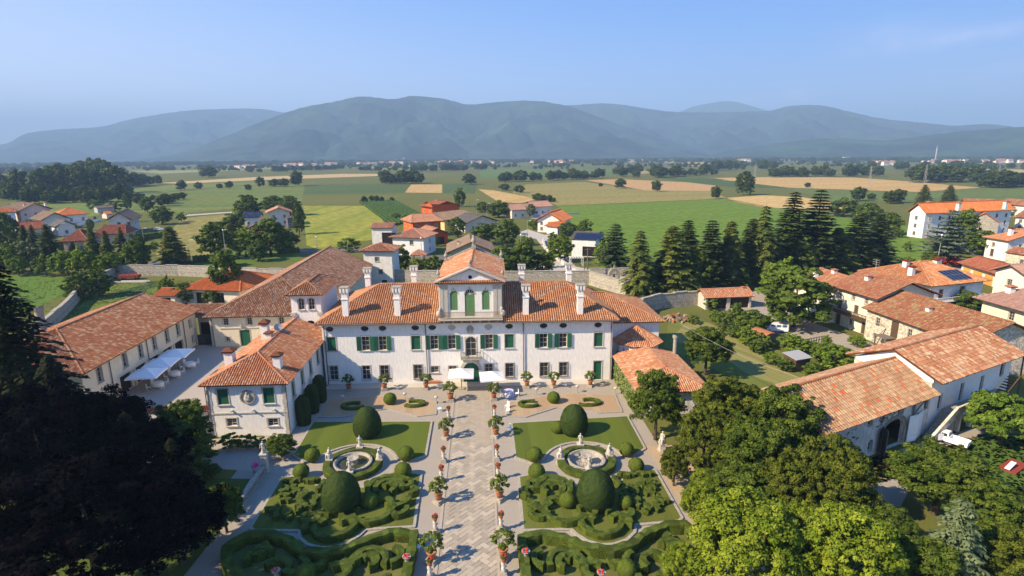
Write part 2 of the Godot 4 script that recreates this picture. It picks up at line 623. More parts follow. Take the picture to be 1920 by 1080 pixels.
func topiary(called: String, at: Vector3, prof: Array, label: String, group: String, ca := BOX_A, cb := Color(0.075, 0.115, 0.02)) -> Node3D:
	var o := thing(called, label, "topiary", at, 0.0, group)
	var g := B.new()
	g.col = ca
	g.lathe(Vector3.ZERO, prof, 30, 0.07, 5)
	rng.seed = 12
	for i in g.c.size(): g.c[i] = ca * rng.randf_range(0.6, 1.5)
	part("clipped_body", g, "hedge", o)
	part("leaves", fuzz(g, 110, 0.12, ca, cb, 9), "leaf_dense", o).set_meta("kind", "stuff")
	return o

# ---------------------------------------------------------------- walls, windows, roofs
# openings: [centre along the wall, sill height, width, height, style, extra]
func wall_face(g: B, o: Vector3, u: Vector3, n: Vector3, W: float, H: float, ops: Array, deep := 0.22) -> void:
	var xs := [0.0, W]
	var ys := [0.0, H]
	for p in ops:
		xs.append(clampf(p[0] - p[2] * 0.5, 0, W)); xs.append(clampf(p[0] + p[2] * 0.5, 0, W))
		ys.append(clampf(p[1], 0, H)); ys.append(clampf(p[1] + p[3], 0, H))
	xs.sort(); ys.sort()
	var Y := Vector3.UP
	for i in xs.size() - 1:
		if xs[i + 1] - xs[i] < 1e-4: continue
		var run := -1.0
		for j in ys.size() - 1:
			if ys[j + 1] - ys[j] < 1e-4: continue
			var cx: float = (xs[i] + xs[i + 1]) * 0.5
			var cy: float = (ys[j] + ys[j + 1]) * 0.5
			var hole := false
			for p in ops:
				if absf(cx - p[0]) < p[2] * 0.5 and cy > p[1] and cy < p[1] + p[3]:
					hole = true
			if hole: continue
			g.quad(o + u * xs[i] + Y * ys[j], o + u * xs[i + 1] + Y * ys[j], o + u * xs[i + 1] + Y * ys[j + 1], o + u * xs[i] + Y * ys[j + 1])
	for p in ops:
		var a: Vector3 = o + u * (p[0] - p[2] * 0.5) + Y * p[1]
		var b: Vector3 = o + u * (p[0] + p[2] * 0.5) + Y * p[1]
		var up: Vector3 = Y * p[3]
		var k := -n * deep
		g.quad(a + k, b + k, b, a)
		g.quad(a + up, b + up, b + up + k, a + up + k)
		g.quad(a, a + up, a + up + k, a + k)
		g.quad(b + k, b + up + k, b + up, b)
		var style: String = p[4]
		if style.begins_with("arch"):
			var r: float = p[2] * 0.5
			var cc: Vector3 = o + u * p[0] + Y * (p[1] + p[3] - r)
			arc_corners(g, cc, u, Y, r, r, n, deep, [0, 1])
		elif style.begins_with("oval"):
			arc_corners(g, o + u * p[0] + Y * (p[1] + p[3] * 0.5), u, Y, p[2] * 0.5, p[3] * 0.5, n, deep, [0, 1, 2, 3])
		elif style.begins_with("low"):
			arc_corners(g, o + u * p[0] + Y * (p[1] + p[3] * 0.62), u, Y, p[2] * 0.5, p[3] * 0.38, n, deep, [0, 1])

func arc_corners(g: B, cc: Vector3, u: Vector3, Y: Vector3, rx: float, ry: float, n: Vector3, deep: float, quarters: Array) -> void:
	for q in quarters:
		var sx: float = 1.0 if q == 0 or q == 3 else -1.0
		var sy: float = 1.0 if q < 2 else -1.0
		var corner := cc + u * rx * sx + Y * ry * sy
		for k in 6:
			var a := PI * 0.5 * k / 6
			var b := PI * 0.5 * (k + 1) / 6
			var p := cc + u * rx * sx * cos(a) + Y * ry * sy * sin(a)
			var r := cc + u * rx * sx * cos(b) + Y * ry * sy * sin(b)
			if sx * sy > 0: g.tri(p, corner, r)
			else: g.tri(p, r, corner)
			g.quad(p, r, r - n * deep, p - n * deep)

func window(parent: Node3D, o: Vector3, u: Vector3, n: Vector3, p: Array, look := {}) -> void:
	var style: String = p[4]
	var W: float = p[2]
	var H: float = p[3]
	var c: Vector3 = o + u * p[0] + Vector3.UP * p[1]
	var bs := Basis(u, Vector3.UP, n)
	var deep: float = look.get("deep", 0.22)
	var g := B.new()
	var fw: float = look.get("trim", 0.13)
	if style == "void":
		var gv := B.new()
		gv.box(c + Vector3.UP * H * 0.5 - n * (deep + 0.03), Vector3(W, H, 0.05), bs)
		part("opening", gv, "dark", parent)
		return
	if fw > 0 and not style.begins_with("oval"):
		g.box(c - u * (W * 0.5 + fw * 0.5) + Vector3.UP * H * 0.5 + n * 0.02, Vector3(fw, H, 0.05), bs)
		g.box(c + u * (W * 0.5 + fw * 0.5) + Vector3.UP * H * 0.5 + n * 0.02, Vector3(fw, H, 0.05), bs)
		if not style.begins_with("arch"): g.box(c + Vector3.UP * (H + fw * 0.5) + n * 0.025, Vector3(W + fw * 2, fw, 0.06), bs)
		else:
			for k in 10:
				var a := PI * k / 10
				var b := PI * (k + 1) / 10
				var r := W * 0.5
				var q := c + Vector3.UP * (H - r) + n * 0.045
				g.quad(q + u * cos(a) * r + Vector3.UP * sin(a) * r, q + u * cos(a) * (r + fw) + Vector3.UP * sin(a) * (r + fw), q + u * cos(b) * (r + fw) + Vector3.UP * sin(b) * (r + fw), q + u * cos(b) * r + Vector3.UP * sin(b) * r)
		if p[1] > 0.3: g.box(c - Vector3.UP * 0.05 + n * 0.07, Vector3(W + fw * 2 + 0.1, 0.1, 0.16), bs)
	else:
		g.box(c - Vector3.UP * 0.02 + n * 0.01, Vector3(W * 0.5, 0.05, 0.04), bs)
	var w := part(look.get("called", "door" if style.contains("door") else "window"), g, look.get("trim_mat", "stone_pale"), parent)
	var pane := B.new()
	pane.box(c + Vector3.UP * H * 0.5 - n * (deep + 0.02), Vector3(W, H, 0.04), bs)
	part("pane", pane, "glass", w)
	var sm: String = look.get("shutter", "green_paint")
	if style.contains("shut") or style.contains("door"):
		for s in [-1, 1]:
			var sh := B.new()
			sh.box(c + u * s * W * 0.25 + Vector3.UP * H * 0.5 - n * (deep - 0.1), Vector3(W * 0.5 - 0.015, H - 0.02, 0.05), bs)
			for y in [0.04, 0.5, 0.95]: sh.box(c + u * s * W * 0.25 + Vector3.UP * H * y - n * (deep - 0.14), Vector3(W * 0.5 - 0.04, 0.09, 0.03), bs)
			part("shutter" if style.contains("shut") else "door_leaf", sh, sm, w)
	if style.contains("glass") or style.contains("open"):
		var fr := B.new()
		var zz := -n * (deep - 0.04)
		for s in [-1, 0, 1]: fr.box(c + u * s * (W * 0.5 - 0.03) + Vector3.UP * H * 0.5 + zz, Vector3(0.055, H, 0.05), bs)
		for y in [0.0, 0.36, 0.68, 1.0]: fr.box(c + Vector3.UP * clampf(H * y, 0.03, H - 0.03) + zz + n * 0.003, Vector3(W, 0.04, 0.05), bs)
		part("sash", fr, look.get("sash", "stone_pale"), w)
	if style.contains("open"):
		var turn: float = 0.14
		for s in [-1, 1]:
			var sh := B.new()
			var sw := W * 0.56
			var b2 := Basis(Vector3.UP, -s * turn) * bs
			var hinge: Vector3 = c + u * s * (W * 0.5 + 0.05) + n * 0.06
			sh.box(hinge + b2.x * s * sw * 0.5 + Vector3.UP * H * 0.5, Vector3(sw, H, 0.05), b2)
			for k in 9: sh.box(hinge + b2.x * s * sw * 0.5 + Vector3.UP * H * (0.06 + 0.11 * k) + b2.z * 0.03, Vector3(sw - 0.12, 0.1, 0.02), b2)
			part("shutter", sh, sm, w)
	if style.contains("grille"):
		var gr := B.new()
		var f := n * 0.2
		for k in 5:
			gr.box(c + u * W * (k / 4.0 - 0.5) * 1.05 + Vector3.UP * H * 0.5 + f, Vector3(0.03, H * 1.04, 0.03), bs)
		for k in 8:
			gr.box(c + Vector3.UP * H * k / 7.0 + f + n * 0.004, Vector3(W * 1.08, 0.03, 0.025), bs)
		for s in [-1, 1]:
			for y in [0.0, 1.0]: gr.box(c + u * s * W * 0.52 + Vector3.UP * H * y + n * 0.1, Vector3(0.03, 0.03, 0.2), bs)
		part("grille", gr, "metal", w)

var TILE := {}

func tile_mesh(sp: float, row: float) -> ArrayMesh:
	var key := "%.2f_%.2f" % [sp, row]
	if not TILE.has(key):
		var g := B.new()
		var L := row * 1.22
		var K := 5
		for k in K:
			var a := PI * k / K
			var b := PI * (k + 1) / K
			var r0 := sp * 0.40
			var r1 := sp * 0.33
			var p := Vector3(cos(a) * r0, sin(a) * r0 * 0.85 + 0.02, 0)
			var q := Vector3(cos(b) * r0, sin(b) * r0 * 0.85 + 0.02, 0)
			var r := Vector3(cos(b) * r1, sin(b) * r1 * 0.85 - 0.005, -L)
			var s := Vector3(cos(a) * r1, sin(a) * r1 * 0.85 - 0.005, -L)
			g.quad(p, s, r, q)
			g.tri(p, q, Vector3(0, 0.0, 0))
		TILE[key] = g.mesh()
	return TILE[key]

# spec: sp, row, base, a, b, c (three tile colours), patch (share of the third)
func roof_planes(parent: Node3D, planes: Array, caps: Array, spec: Dictionary) -> MeshInstance3D:
	var g := B.new()
	g.col = spec.base
	var thick := 0.14
	for pl in planes:
		var nn: Vector3 = (pl[1] - pl[0]).cross(pl[pl.size() - 1] - pl[0]).normalized()
		var dn := -nn * thick
		if pl.size() == 3: g.tri(pl[0], pl[1], pl[2])
		else: g.quad(pl[0], pl[1], pl[2], pl[3])
		if pl.size() == 3: g.tri(pl[0] + dn, pl[2] + dn, pl[1] + dn)
		else: g.quad(pl[3] + dn, pl[2] + dn, pl[1] + dn, pl[0] + dn)
		for i in pl.size():
			var p: Vector3 = pl[i]
			var q: Vector3 = pl[(i + 1) % pl.size()]
			g.quad(p + dn, q + dn, q, p)
	var roof := part("roof", g, "tile", parent)
	var xf := []
	var cols := PackedColorArray()
	var sp: float = spec.sp
	var row: float = spec.row
	rng.seed = int(spec.get("seed", 3))
	var f := FastNoiseLite.new()
	f.seed = int(spec.get("seed", 3)); f.frequency = 0.22
	for pl in planes:
		var u: Vector3 = (pl[1] - pl[0]).normalized()
		var nn: Vector3 = u.cross(pl[pl.size() - 1] - pl[0]).normalized()
		var up := nn.cross(u)
		var p2 := PackedVector2Array()
		for p in pl: p2.append(Vector2((p - pl[0]).dot(u), (p - pl[0]).dot(up)))
		var lo := p2[0]
		var hi := p2[0]
		for p in p2:
			lo = lo.min(p); hi = hi.max(p)
		var tilt := Basis(u, 0.0) * Basis(u, nn, -up)
		var cx := int((hi.x - lo.x) / sp)
		for i in cx + 1:
			var x := lo.x + sp * (i + 0.5)
			var y := lo.y - 0.05
			var colt := rng.randf_range(0.92, 1.06)
			while y < hi.y - row * 0.3:
				if Geometry2D.is_point_in_polygon(Vector2(x, maxf(y + row * 0.4, 0.01)), p2):
					var o: Vector3 = pl[0] + u * (x + rng.randf_range(-0.012, 0.012)) + up * (y + rng.randf_range(-0.02, 0.02)) + nn * 0.012
					xf.append(Transform3D(tilt, o))
					var t := rng.randf()
					var nz := f.get_noise_3dv(o + Vector3(7, 0, 3)) * 0.5 + 0.5
					var rnd: float = spec.get("rnd", 0.75)
					var tone: Color = spec.a.lerp(spec.b, clampf(t * rnd + (1.0 - rnd) * 0.5 + (nz - 0.5) * 0.8, 0, 1))
					if rng.randf() < spec.patch * (0.4 + 1.2 * nz): tone = tone.lerp(spec.c, rng.randf_range(0.4, 1.0))
					var k := lerpf(1.0, rng.randf_range(0.78, 1.18), rnd) * colt
					cols.append(Color(tone.r * k, tone.g * k, tone.b * k))
				y += row
	for e in caps:
		var d: Vector3 = e[1] - e[0]
		var L := d.length()
		if L < 0.1: continue
		var z := d / L
		var x := Vector3.UP.cross(z).normalized()
		var y2 := z.cross(x)
		var s := row * 1.0
		var k := 0.0
		while k < L - 0.05:
			xf.append(Transform3D(Basis(x * 1.25, y2 * 1.3, -z * -1.0), e[0] + z * (k + s * 1.0) + Vector3(0, 0.03, 0)))
			var tone: Color = spec.a.lerp(spec.get("cap", spec.b), rng.randf())
			var q := rng.randf_range(0.85, 1.15)
			cols.append(Color(tone.r * q, tone.g * q, tone.b * q))
			k += s
	multi("roof_tile", tile_mesh(sp, row), "tile", xf, cols, roof)
	return roof

# ridge "x" or "z"; hips = [run at the low end, run at the high end]; 0 is a gable
func roof(parent: Node3D, x0: float, x1: float, zf: float, zb: float, e: float, r: float, axis: String, hips: Array, spec: Dictionary) -> MeshInstance3D:
	var pl := []
	var caps := []
	if axis == "x":
		var zm := (zf + zb) * 0.5
		var a := Vector3(x0 + hips[0], r, zm)
		var b := Vector3(x1 - hips[1], r, zm)
		pl.append([Vector3(x0, e, zf), Vector3(x1, e, zf), b, a])
		pl.append([Vector3(x1, e, zb), Vector3(x0, e, zb), a, b])
		caps.append([a, b])
		if hips[0] > 0:
			pl.append([Vector3(x0, e, zb), Vector3(x0, e, zf), a])
			caps.append([Vector3(x0, e, zf), a]); caps.append([Vector3(x0, e, zb), a])
		if hips[1] > 0:
			pl.append([Vector3(x1, e, zf), Vector3(x1, e, zb), b])
			caps.append([Vector3(x1, e, zf), b]); caps.append([Vector3(x1, e, zb), b])
	else:
		var xm := (x0 + x1) * 0.5
		var a := Vector3(xm, r, zf - hips[0])
		var b := Vector3(xm, r, zb + hips[1])
		pl.append([Vector3(x0, e, zb), Vector3(x0, e, zf), a, b])
		pl.append([Vector3(x1, e, zf), Vector3(x1, e, zb), b, a])
		caps.append([a, b])
		if hips[0] > 0:
			pl.append([Vector3(x0, e, zf), Vector3(x1, e, zf), a])
			caps.append([Vector3(x0, e, zf), a]); caps.append([Vector3(x1, e, zf), a])
		if hips[1] > 0:
			pl.append([Vector3(x1, e, zb), Vector3(x0, e, zb), b])
			caps.append([Vector3(x1, e, zb), b]); caps.append([Vector3(x0, e, zb), b])
	return roof_planes(parent, pl, caps, spec)

func spec(a: Color, b: Color, c: Color, patch := 0.2, sp := 0.27, row := 0.36, sd := 3) -> Dictionary:
	return {"a": a, "b": b, "c": c, "patch": patch, "sp": sp, "row": row, "base": Color(a.r * 0.42, a.g * 0.38, a.b * 0.36), "rnd": 0.6, "seed": sd, "cap": a.lerp(c, 0.4)}

# walls of a box with openings on front, right, back, left; local origin at the front left corner, depth along -z
func box_walls(parent: Node3D, W: float, D: float, H: float, mat_name, sides: Array, look := {}, gable := [], tint := Color(1, 1, 1)) -> MeshInstance3D:
	var g := B.new()
	g.col = tint
	var fr := [[Vector3.ZERO, Vector3.RIGHT, Vector3.BACK, W], [Vector3(W, 0, 0), Vector3.FORWARD, Vector3.RIGHT, D], [Vector3(W, 0, -D), Vector3.LEFT, Vector3.FORWARD, W], [Vector3(0, 0, -D), Vector3.BACK, Vector3.LEFT, D]]
	for k in 4:
		wall_face(g, fr[k][0], fr[k][1], fr[k][2], fr[k][3], H, sides[k] if k < sides.size() else [], look.get("deep", 0.22))
	if gable.size() == 4:
		var r: float = gable[1]
		if gable[0] == "x":
			if gable[3] == 0: g.tri(Vector3(W, H, 0), Vector3(W, H, -D), Vector3(W, r, -D * 0.5))
			if gable[2] == 0: g.tri(Vector3(0, H, -D), Vector3(0, H, 0), Vector3(0, r, -D * 0.5))
		else:
			if gable[2] == 0: g.tri(Vector3(0, H, 0), Vector3(W, H, 0), Vector3(W * 0.5, r, 0))
			if gable[3] == 0: g.tri(Vector3(W, H, -D), Vector3(0, H, -D), Vector3(W * 0.5, r, -D))
	var w := part("wall", g, mat_name, parent)
	for k in mini(4, sides.size()):
		for p in sides[k]: window(parent, fr[k][0], fr[k][1], fr[k][2], p, look)
	return w

func chimney(parent: Node3D, at: Vector3, w: float, h: float, big := false, top := "tile") -> void:
	var g := B.new()
	g.box(at + Vector3(0, h * 0.36, 0), Vector3(w, h * 0.9, w))
	if big:      # flared head with arched mouths, as on the villa
		g.box(at + Vector3(0, h * 0.62, 0), Vector3(w * 1.22, h * 0.04, w * 1.22))
		g.box(at + Vector3(0, h * 0.80, 0), Vector3(w * 1.05, h * 0.06, w * 1.05))
	var c := part("chimney", g, "plaster", parent)
	var cap := B.new()
	if big:
		var fl := B.new()
		for s in [-1, 0, 1]:
			for q in [-1, 0, 1]:
				if s == 0 and q == 0: continue
				fl.box(at + Vector3(s * w * 0.55, h * 0.92, q * w * 0.55), Vector3(w * 0.3, h * 0.16, w * 0.3), Basis.IDENTITY, 1.35)
		part("chimney_head", fl, "plaster", c)
		cap.box(at + Vector3(0, h * 1.01, 0), Vector3(w * 1.55, h * 0.03, w * 1.55))
		cap.box(at + Vector3(0, h * 0.9, 0), Vector3(w * 0.9, h * 0.14, w * 0.9))
		part("chimney_cap", cap, "stone", c)
	else:
		cap.col = Color(0.42, 0.18, 0.1)
		cap.box(at + Vector3(0, h * 0.9, 0), Vector3(w * 1.35, h * 0.08, w * 1.35))
		cap.box(at + Vector3(0, h * 1.0, 0), Vector3(w * 1.5, h * 0.12, w * 1.5), Basis.IDENTITY, 0.25)
		part("chimney_cap", cap, top, c)

func pipe(parent: Node3D, a: Vector3, b: Vector3, r := 0.07) -> void:
	var g := B.new()
	g.ring([a, b], [r, r], 6)
	part("drainpipe", g, "copper", parent)

# ---------------------------------------------------------------- land
func sheet(called: String, pts: PackedVector2Array, y: float, m: String, col := Color(1, 1, 1)) -> MeshInstance3D:
	var g := B.new()
	g.col = col
	g.poly(pts, y)
	return struct(called, g, m)

func ground() -> void:
	var g := B.new()
	var f := FastNoiseLite.new()
	f.seed = 4; f.frequency = 0.004; f.fractal_octaves = 4
	# one sheet, fine near the villa and coarse towards the horizon
	var xs := PackedFloat32Array()
	var q := 0.0
	while q < 13000.0:
		xs.append(q)
		q += 8.0 + q * 0.09
	var ax := PackedFloat32Array()
	for i in range(xs.size() - 1, 0, -1): ax.append(-xs[i])
	ax.append_array(xs)
	var az := PackedFloat32Array()
	for i in range(xs.size() - 1, -1, -1): az.append(-xs[i] - 60.0)
	az.append(-30.0); az.append(0.0); az.append(60.0); az.append(400.0); az.append(3000.0)
	var W := ax.size()
	for j in az.size():
		for i in W:
			var n := f.get_noise_2d(ax[i], az[j]) * 0.5 + 0.5
			var n2 := f.get_noise_2d(ax[i] * 5.0, az[j] * 5.0) * 0.5 + 0.5
			var c := Color(0.11, 0.135, 0.028).lerp(Color(0.19, 0.185, 0.045), clampf(n * 0.8 + n2 * 0.5 - 0.15, 0, 1))
			g.v.append(Vector3(ax[i], 0, az[j])); g.n.append(Vector3.UP); g.c.append(c)
	for j in az.size() - 1:
		for i in W - 1:
			var a := j * W + i
			g.ix.append(a); g.ix.append(a + 1); g.ix.append(a + W)
			g.ix.append(a + 1); g.ix.append(a + W + 1); g.ix.append(a + W)
	struct("ground", g, "grass")
	sheet("garden_gravel", [Vector2(-26, -77), Vector2(19.6, -77), Vector2(19.6, -57), Vector2(22, -52), Vector2(22, -30), Vector2(-26, -30)], 0.012, "gravel")
	sheet("courtyard_gravel", [Vector2(-50.1, -97), Vector2(-30, -97), Vector2(-30, -80), Vector2(-31.9, -80), Vector2(-31.9, -62), Vector2(-50.1, -62)], 0.012, "gravel_grey")
	sheet("side_path", [Vector2(-40, -62.1), Vector2(-21, -62.1), Vector2(-20, -58), Vector2(-21, -54), Vector2(-26, -55), Vector2(-34, -56.5), Vector2(-40, -57)], 0.018, "gravel_grey")
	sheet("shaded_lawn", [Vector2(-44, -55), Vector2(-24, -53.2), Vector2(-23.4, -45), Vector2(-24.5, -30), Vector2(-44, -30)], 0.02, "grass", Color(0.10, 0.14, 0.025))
	sheet("earth_path", [Vector2(17.9, -57), Vector2(21.5, -57), Vector2(22.5, -44), Vector2(20.6, -36), Vector2(18.3, -43), Vector2(18.2, -53)], 0.022, "earth")
	sheet("farm_yard", [Vector2(54.7, -129.4), Vector2(66.0, -128.4), Vector2(63.6, -103.7), Vector2(65.6, -94.9), Vector2(68.0, -84.7), Vector2(59.7, -78.1), Vector2(56.4, -83.5), Vector2(56.3, -91.1), Vector2(53.6, -94.9), Vector2(56.1, -108.1), Vector2(49.7, -112.8)], 0.012, "gravel")
	sheet("barn_track", [Vector2(42.0, -52.9), Vector2(47.0, -54.8), Vector2(58.8, -58.9), Vector2(58.6, -57.3), Vector2(50.2, -54.2), Vector2(45.1, -52.3), Vector2(42.9, -48.5), Vector2(38.5, -44.4), Vector2(34.5, -43.8), Vector2(37.3, -47.5), Vector2(42.1, -50.5)], 0.012, "gravel")
	sheet("barn_grass", [Vector2(50.6, -53.2), Vector2(58.6, -57.3), Vector2(62.9, -56.6), Vector2(50.9, -42.7), Vector2(43.2, -43.2)], 0.014, "grass", Color(0.10, 0.17, 0.025))
	# roads outside the wall
	sheet("village_road", [Vector2(15.0, -159.2), Vector2(23.3, -153.1), Vector2(37.4, -137.8), Vector2(40.2, -146.0), Vector2(27.8, -162.1), Vector2(27.1, -178.3), Vector2(25.7, -209.5), Vector2(30.5, -231.0), Vector2(26.1, -231.5), Vector2(21.0, -249.5), Vector2(13.0, -232.9), Vector2(21.7, -219.7), Vector2(22.5, -175.9)], 0.02, "road_pale")
	sheet("village_street", [Vector2(17.6, -315.5), Vector2(27.4, -292.4), Vector2(54.8, -305.2), Vector2(57.4, -329.1), Vector2(30.0, -319.9), Vector2(20.3, -333.8)], 0.02, "road_pale")
	sheet("lane", [Vector2(-105.2, -171.8), Vector2(-48.7, -198.4), Vector2(42.3, -145.8), Vector2(55.8, -132.1), Vector2(58.1, -137.9), Vector2(43.9, -151.3), Vector2(-50.7, -206.9), Vector2(-109.4, -179.0)], 0.016, "asphalt", Color(1.6, 1.6, 1.6))
	sheet("right_village_street", [Vector2(114.6, -139.4), Vector2(137.3, -152.0), Vector2(136.0, -131.1), Vector2(128.2, -123.1), Vector2(125.6, -138.4), Vector2(102.5, -117.5), Vector2(101.4, -120.1)], 0.02, "road_pale")
	sheet("field_track", [Vector2(-169.8, -335.8), Vector2(-149.8, -352.2), Vector2(-146.9, -345.3), Vector2(-166.0, -327.9)], 0.05, "road_pale")
	sheet("left_meadow", [Vector2(-131.9, -164.8), Vector2(-113.8, -159.6), Vector2(-101.7, -142.7), Vector2(-97.1, -120.5), Vector2(-113.2, -135.6), Vector2(-120.9, -136.2), Vector2(-145.9, -166.1)], 0.014, "grass", Color(0.12, 0.21, 0.03))
	sheet("orchard_grass", [Vector2(-91.6, -116.1), Vector2(-94.3, -129.1), Vector2(-94.6, -151.2), Vector2(-80.3, -149.9), Vector2(-75.0, -132.4), Vector2(-82.0, -134.0), Vector2(-80.7, -110.8), Vector2(-81.0, -101.6)], 0.016, "grass", Color(0.15, 0.20, 0.035))
	sheet("vegetable_plot", [Vector2(-89.8, -140.0), Vector2(-86.7, -151.8), Vector2(-82.4, -148.8), Vector2(-83.9, -135.2)], 0.022, "grass", Color(0.07, 0.12, 0.035))
	sheet("barn_yard", [Vector2(-62.4, -131.3), Vector2(-53.7, -130.6), Vector2(-49.8, -153.9), Vector2(-64.5, -158.8), Vector2(-70.3, -149.1)], 0.018, "road_pale")
	sheet("lawn_by_lane", [Vector2(-96.4, -192.1), Vector2(-67.6, -212.3), Vector2(-57.9, -180.6), Vector2(-80.5, -172.0), Vector2(-87.9, -174.4)], 0.018, "grass", Color(0.115, 0.19, 0.03))
	sheet("house_lawn", [Vector2(21.1, -158.7), Vector2(39.1, -162.7), Vector2(41.0, -151.6), Vector2(30.7, -152.5)], 0.018, "grass", Color(0.13, 0.19, 0.035))

func hills() -> void:
	# ridge nodes: where the ridge stands on the map and how high it is
	hill("wooded_mountain", [Vector3(-2494, 18, -4334), Vector3(-2222, 70, -4479), Vector3(-1915, 204, -4619), Vector3(-1657, 319, -4717), Vector3(-1426, 409, -4792), Vector3(-1187, 462, -4857), Vector3(-939, 512, -4911), Vector3(-709, 495, -4949), Vector3(-535, 522, -4971), Vector3(-295, 502, -4991), Vector3(-74, 456, -4999), Vector3(196, 476, -4996), Vector3(465, 483, -4978), Vector3(732, 441, -4946), Vector3(953, 365, -4908), Vector3(1257, 248, -4839), Vector3(1593, 132, -4739), Vector3(1872, 44, -4636)], 1500.0, 5, Color(0.028, 0.044, 0.024))
	hill("left_mountain", [Vector3(-6364, 84, -5635), Vector3(-5993, 223, -6028), Vector3(-5619, 198, -6378), Vector3(-5237, 186, -6695), Vector3(-5043, 309, -6842), Vector3(-4807, 361, -7010), Vector3(-4468, 400, -7231), Vector3(-4182, 501, -7400), Vector3(-3722, 604, -7642), Vector3(-3394, 640, -7793), Vector3(-2926, 660, -7980), Vector3(-2651, 626, -8076), Vector3(-2170, 544, -8218), Vector3(-1485, 349, -8369)], 3000.0, 6, Color(0.028, 0.044, 0.024))
	hill("right_mountain", [Vector3(370, 327, -6489), Vector3(605, 523, -6472), Vector3(1066, 568, -6412), Vector3(1460, 571, -6334), Vector3(2002, 481, -6184), Vector3(2408, 459, -6038), Vector3(2919, 457, -5808), Vector3(3088, 495, -5720), Vector3(3333, 488, -5580), Vector3(3530, 424, -5458), Vector3(3751, 350, -5309), Vector3(3986, 302, -5134), Vector3(4200, 264, -4961), Vector3(4364, 269, -4818), Vector3(4468, 247, -4721), Vector3(4640, 195, -4552), Vector3(4929, 166, -4237), Vector3(5185, 108, -3920)], 2100.0, 7, Color(0.028, 0.044, 0.024))
	hill("distant_peak", [Vector3(2389, 443, -9195), Vector3(3078, 669, -8987), Vector3(3368, 762, -8883), Vector3(3755, 810, -8726), Vector3(3997, 747, -8618), Vector3(4267, 652, -8488), Vector3(5014, 380, -8069)], 1500.0, 8, Color(0.035, 0.055, 0.02))
	hill("low_wooded_hill", [Vector3(1611, 28, -3987), Vector3(1890, 82, -3862), Vector3(2117, 116, -3743), Vector3(2275, 126, -3649), Vector3(2494, 108, -3503), Vector3(2645, 126, -3390), Vector3(2801, 152, -3263), Vector3(2924, 161, -3153), Vector3(3021, 168, -3060), Vector3(3194, 150, -2879), Vector3(3432, 63, -2591)], 900.0, 9, Color(0.024, 0.045, 0.012))

func hill(called: String, ridge: Array, foot: float, sd: int, col: Color) -> void:
	var f := FastNoiseLite.new()
	f.seed = sd; f.frequency = 0.0013; f.fractal_octaves = 4; f.fractal_gain = 0.45
	var tf := FastNoiseLite.new()
	tf.seed = sd; tf.frequency = 0.012; tf.fractal_octaves = 3
	var g := B.new()
	var pts: Array[Vector3] = []
	var n := ridge.size()
	for i in n - 1:
		var p0: Vector3 = ridge[maxi(i - 1, 0)]
		var p3: Vector3 = ridge[mini(i + 2, n - 1)]
		for k in 34: pts.append(ridge[i].cubic_interpolate(ridge[i + 1], p0, p3, k / 34.0))
	pts.append(ridge[n - 1])
	var W := pts.size()
	var rows := 110
	for j in rows:
		var t := j / float(rows - 1) * 1.5 - 1.0          # -1 at the near foot, 0 at the ridge, 0.5 behind
		for i in W:
			var p := pts[i]
			var out := Vector3(p.x, 0, p.z).normalized()
			var q := Vector3(p.x, 0, p.z) + out * foot * t
			var fall := pow(clampf(1.0 - absf(t), 0, 1), 1.25)
			var spur := f.get_noise_2d(q.x, q.z)
			var e := clampf(1.0 - absf(t), 0.0, 1.0)
			var h := p.y * fall + p.y * (absf(spur) * 2.2 - 0.55) * (1.0 - e) * e * 0.75
			h = minf(h, p.y * (1.0 - 0.05 * absf(t)))
			h += tf.get_noise_2d(q.x, q.z) * 4.5 * clampf(e * 6.0, 0, 1)
			q.y = maxf(h, -3.0) if j > 0 else -3.0
			var k := clampf(1.0 + 0.9 * spur + 0.9 * tf.get_noise_2d(q.z * 0.35, q.x * 0.35), 0.35, 2.4)
			g.v.append(q); g.c.append(Color(col.r * k, col.g * k, col.b * k))
			g.n.append(Vector3.UP)
	for j in rows - 1:
		for i in W - 1:
			var a := j * W + i
			g.ix.append(a); g.ix.append(a + W); g.ix.append(a + 1)
			g.ix.append(a + 1); g.ix.append(a + W); g.ix.append(a + W + 1)
	for j in rows:
		for i in W:
			var du := g.v[j * W + mini(i + 1, W - 1)] - g.v[j * W + maxi(i - 1, 0)]
			var dv := g.v[mini(j + 1, rows - 1) * W + i] - g.v[maxi(j - 1, 0) * W + i]
			var nn := du.cross(dv).normalized()
			g.n[j * W + i] = nn if nn.y > 0 else -nn
	struct(called, g, "forest")

# a field as strips that a tractor left, each a little different
func field(called: String, poly: PackedVector2Array, a: Color, b: Color, wide: float, dir: Vector2, y := 0.06, m := "field") -> void:
	var g := B.new()
	rng.seed = hash(poly[0])
	var d := dir.normalized()
	var s := Vector2(-d.y, d.x)
	var lo := 1e9
	var hi := -1e9
	for p in poly:
		lo = minf(lo, p.dot(s)); hi = maxf(hi, p.dot(s))
	var k := lo
	while k < hi:
		var w := wide * rng.randf_range(0.25, 0.9)
		var strip := PackedVector2Array([s * k - d * 9000, s * k + d * 9000, s * (k + w) + d * 9000, s * (k + w) - d * 9000])
		g.col = a.lerp(b, rng.randf())
		for piece in Geometry2D.intersect_polygons(poly, strip): g.poly(piece, y)
		k += w
	struct(called, g, m)

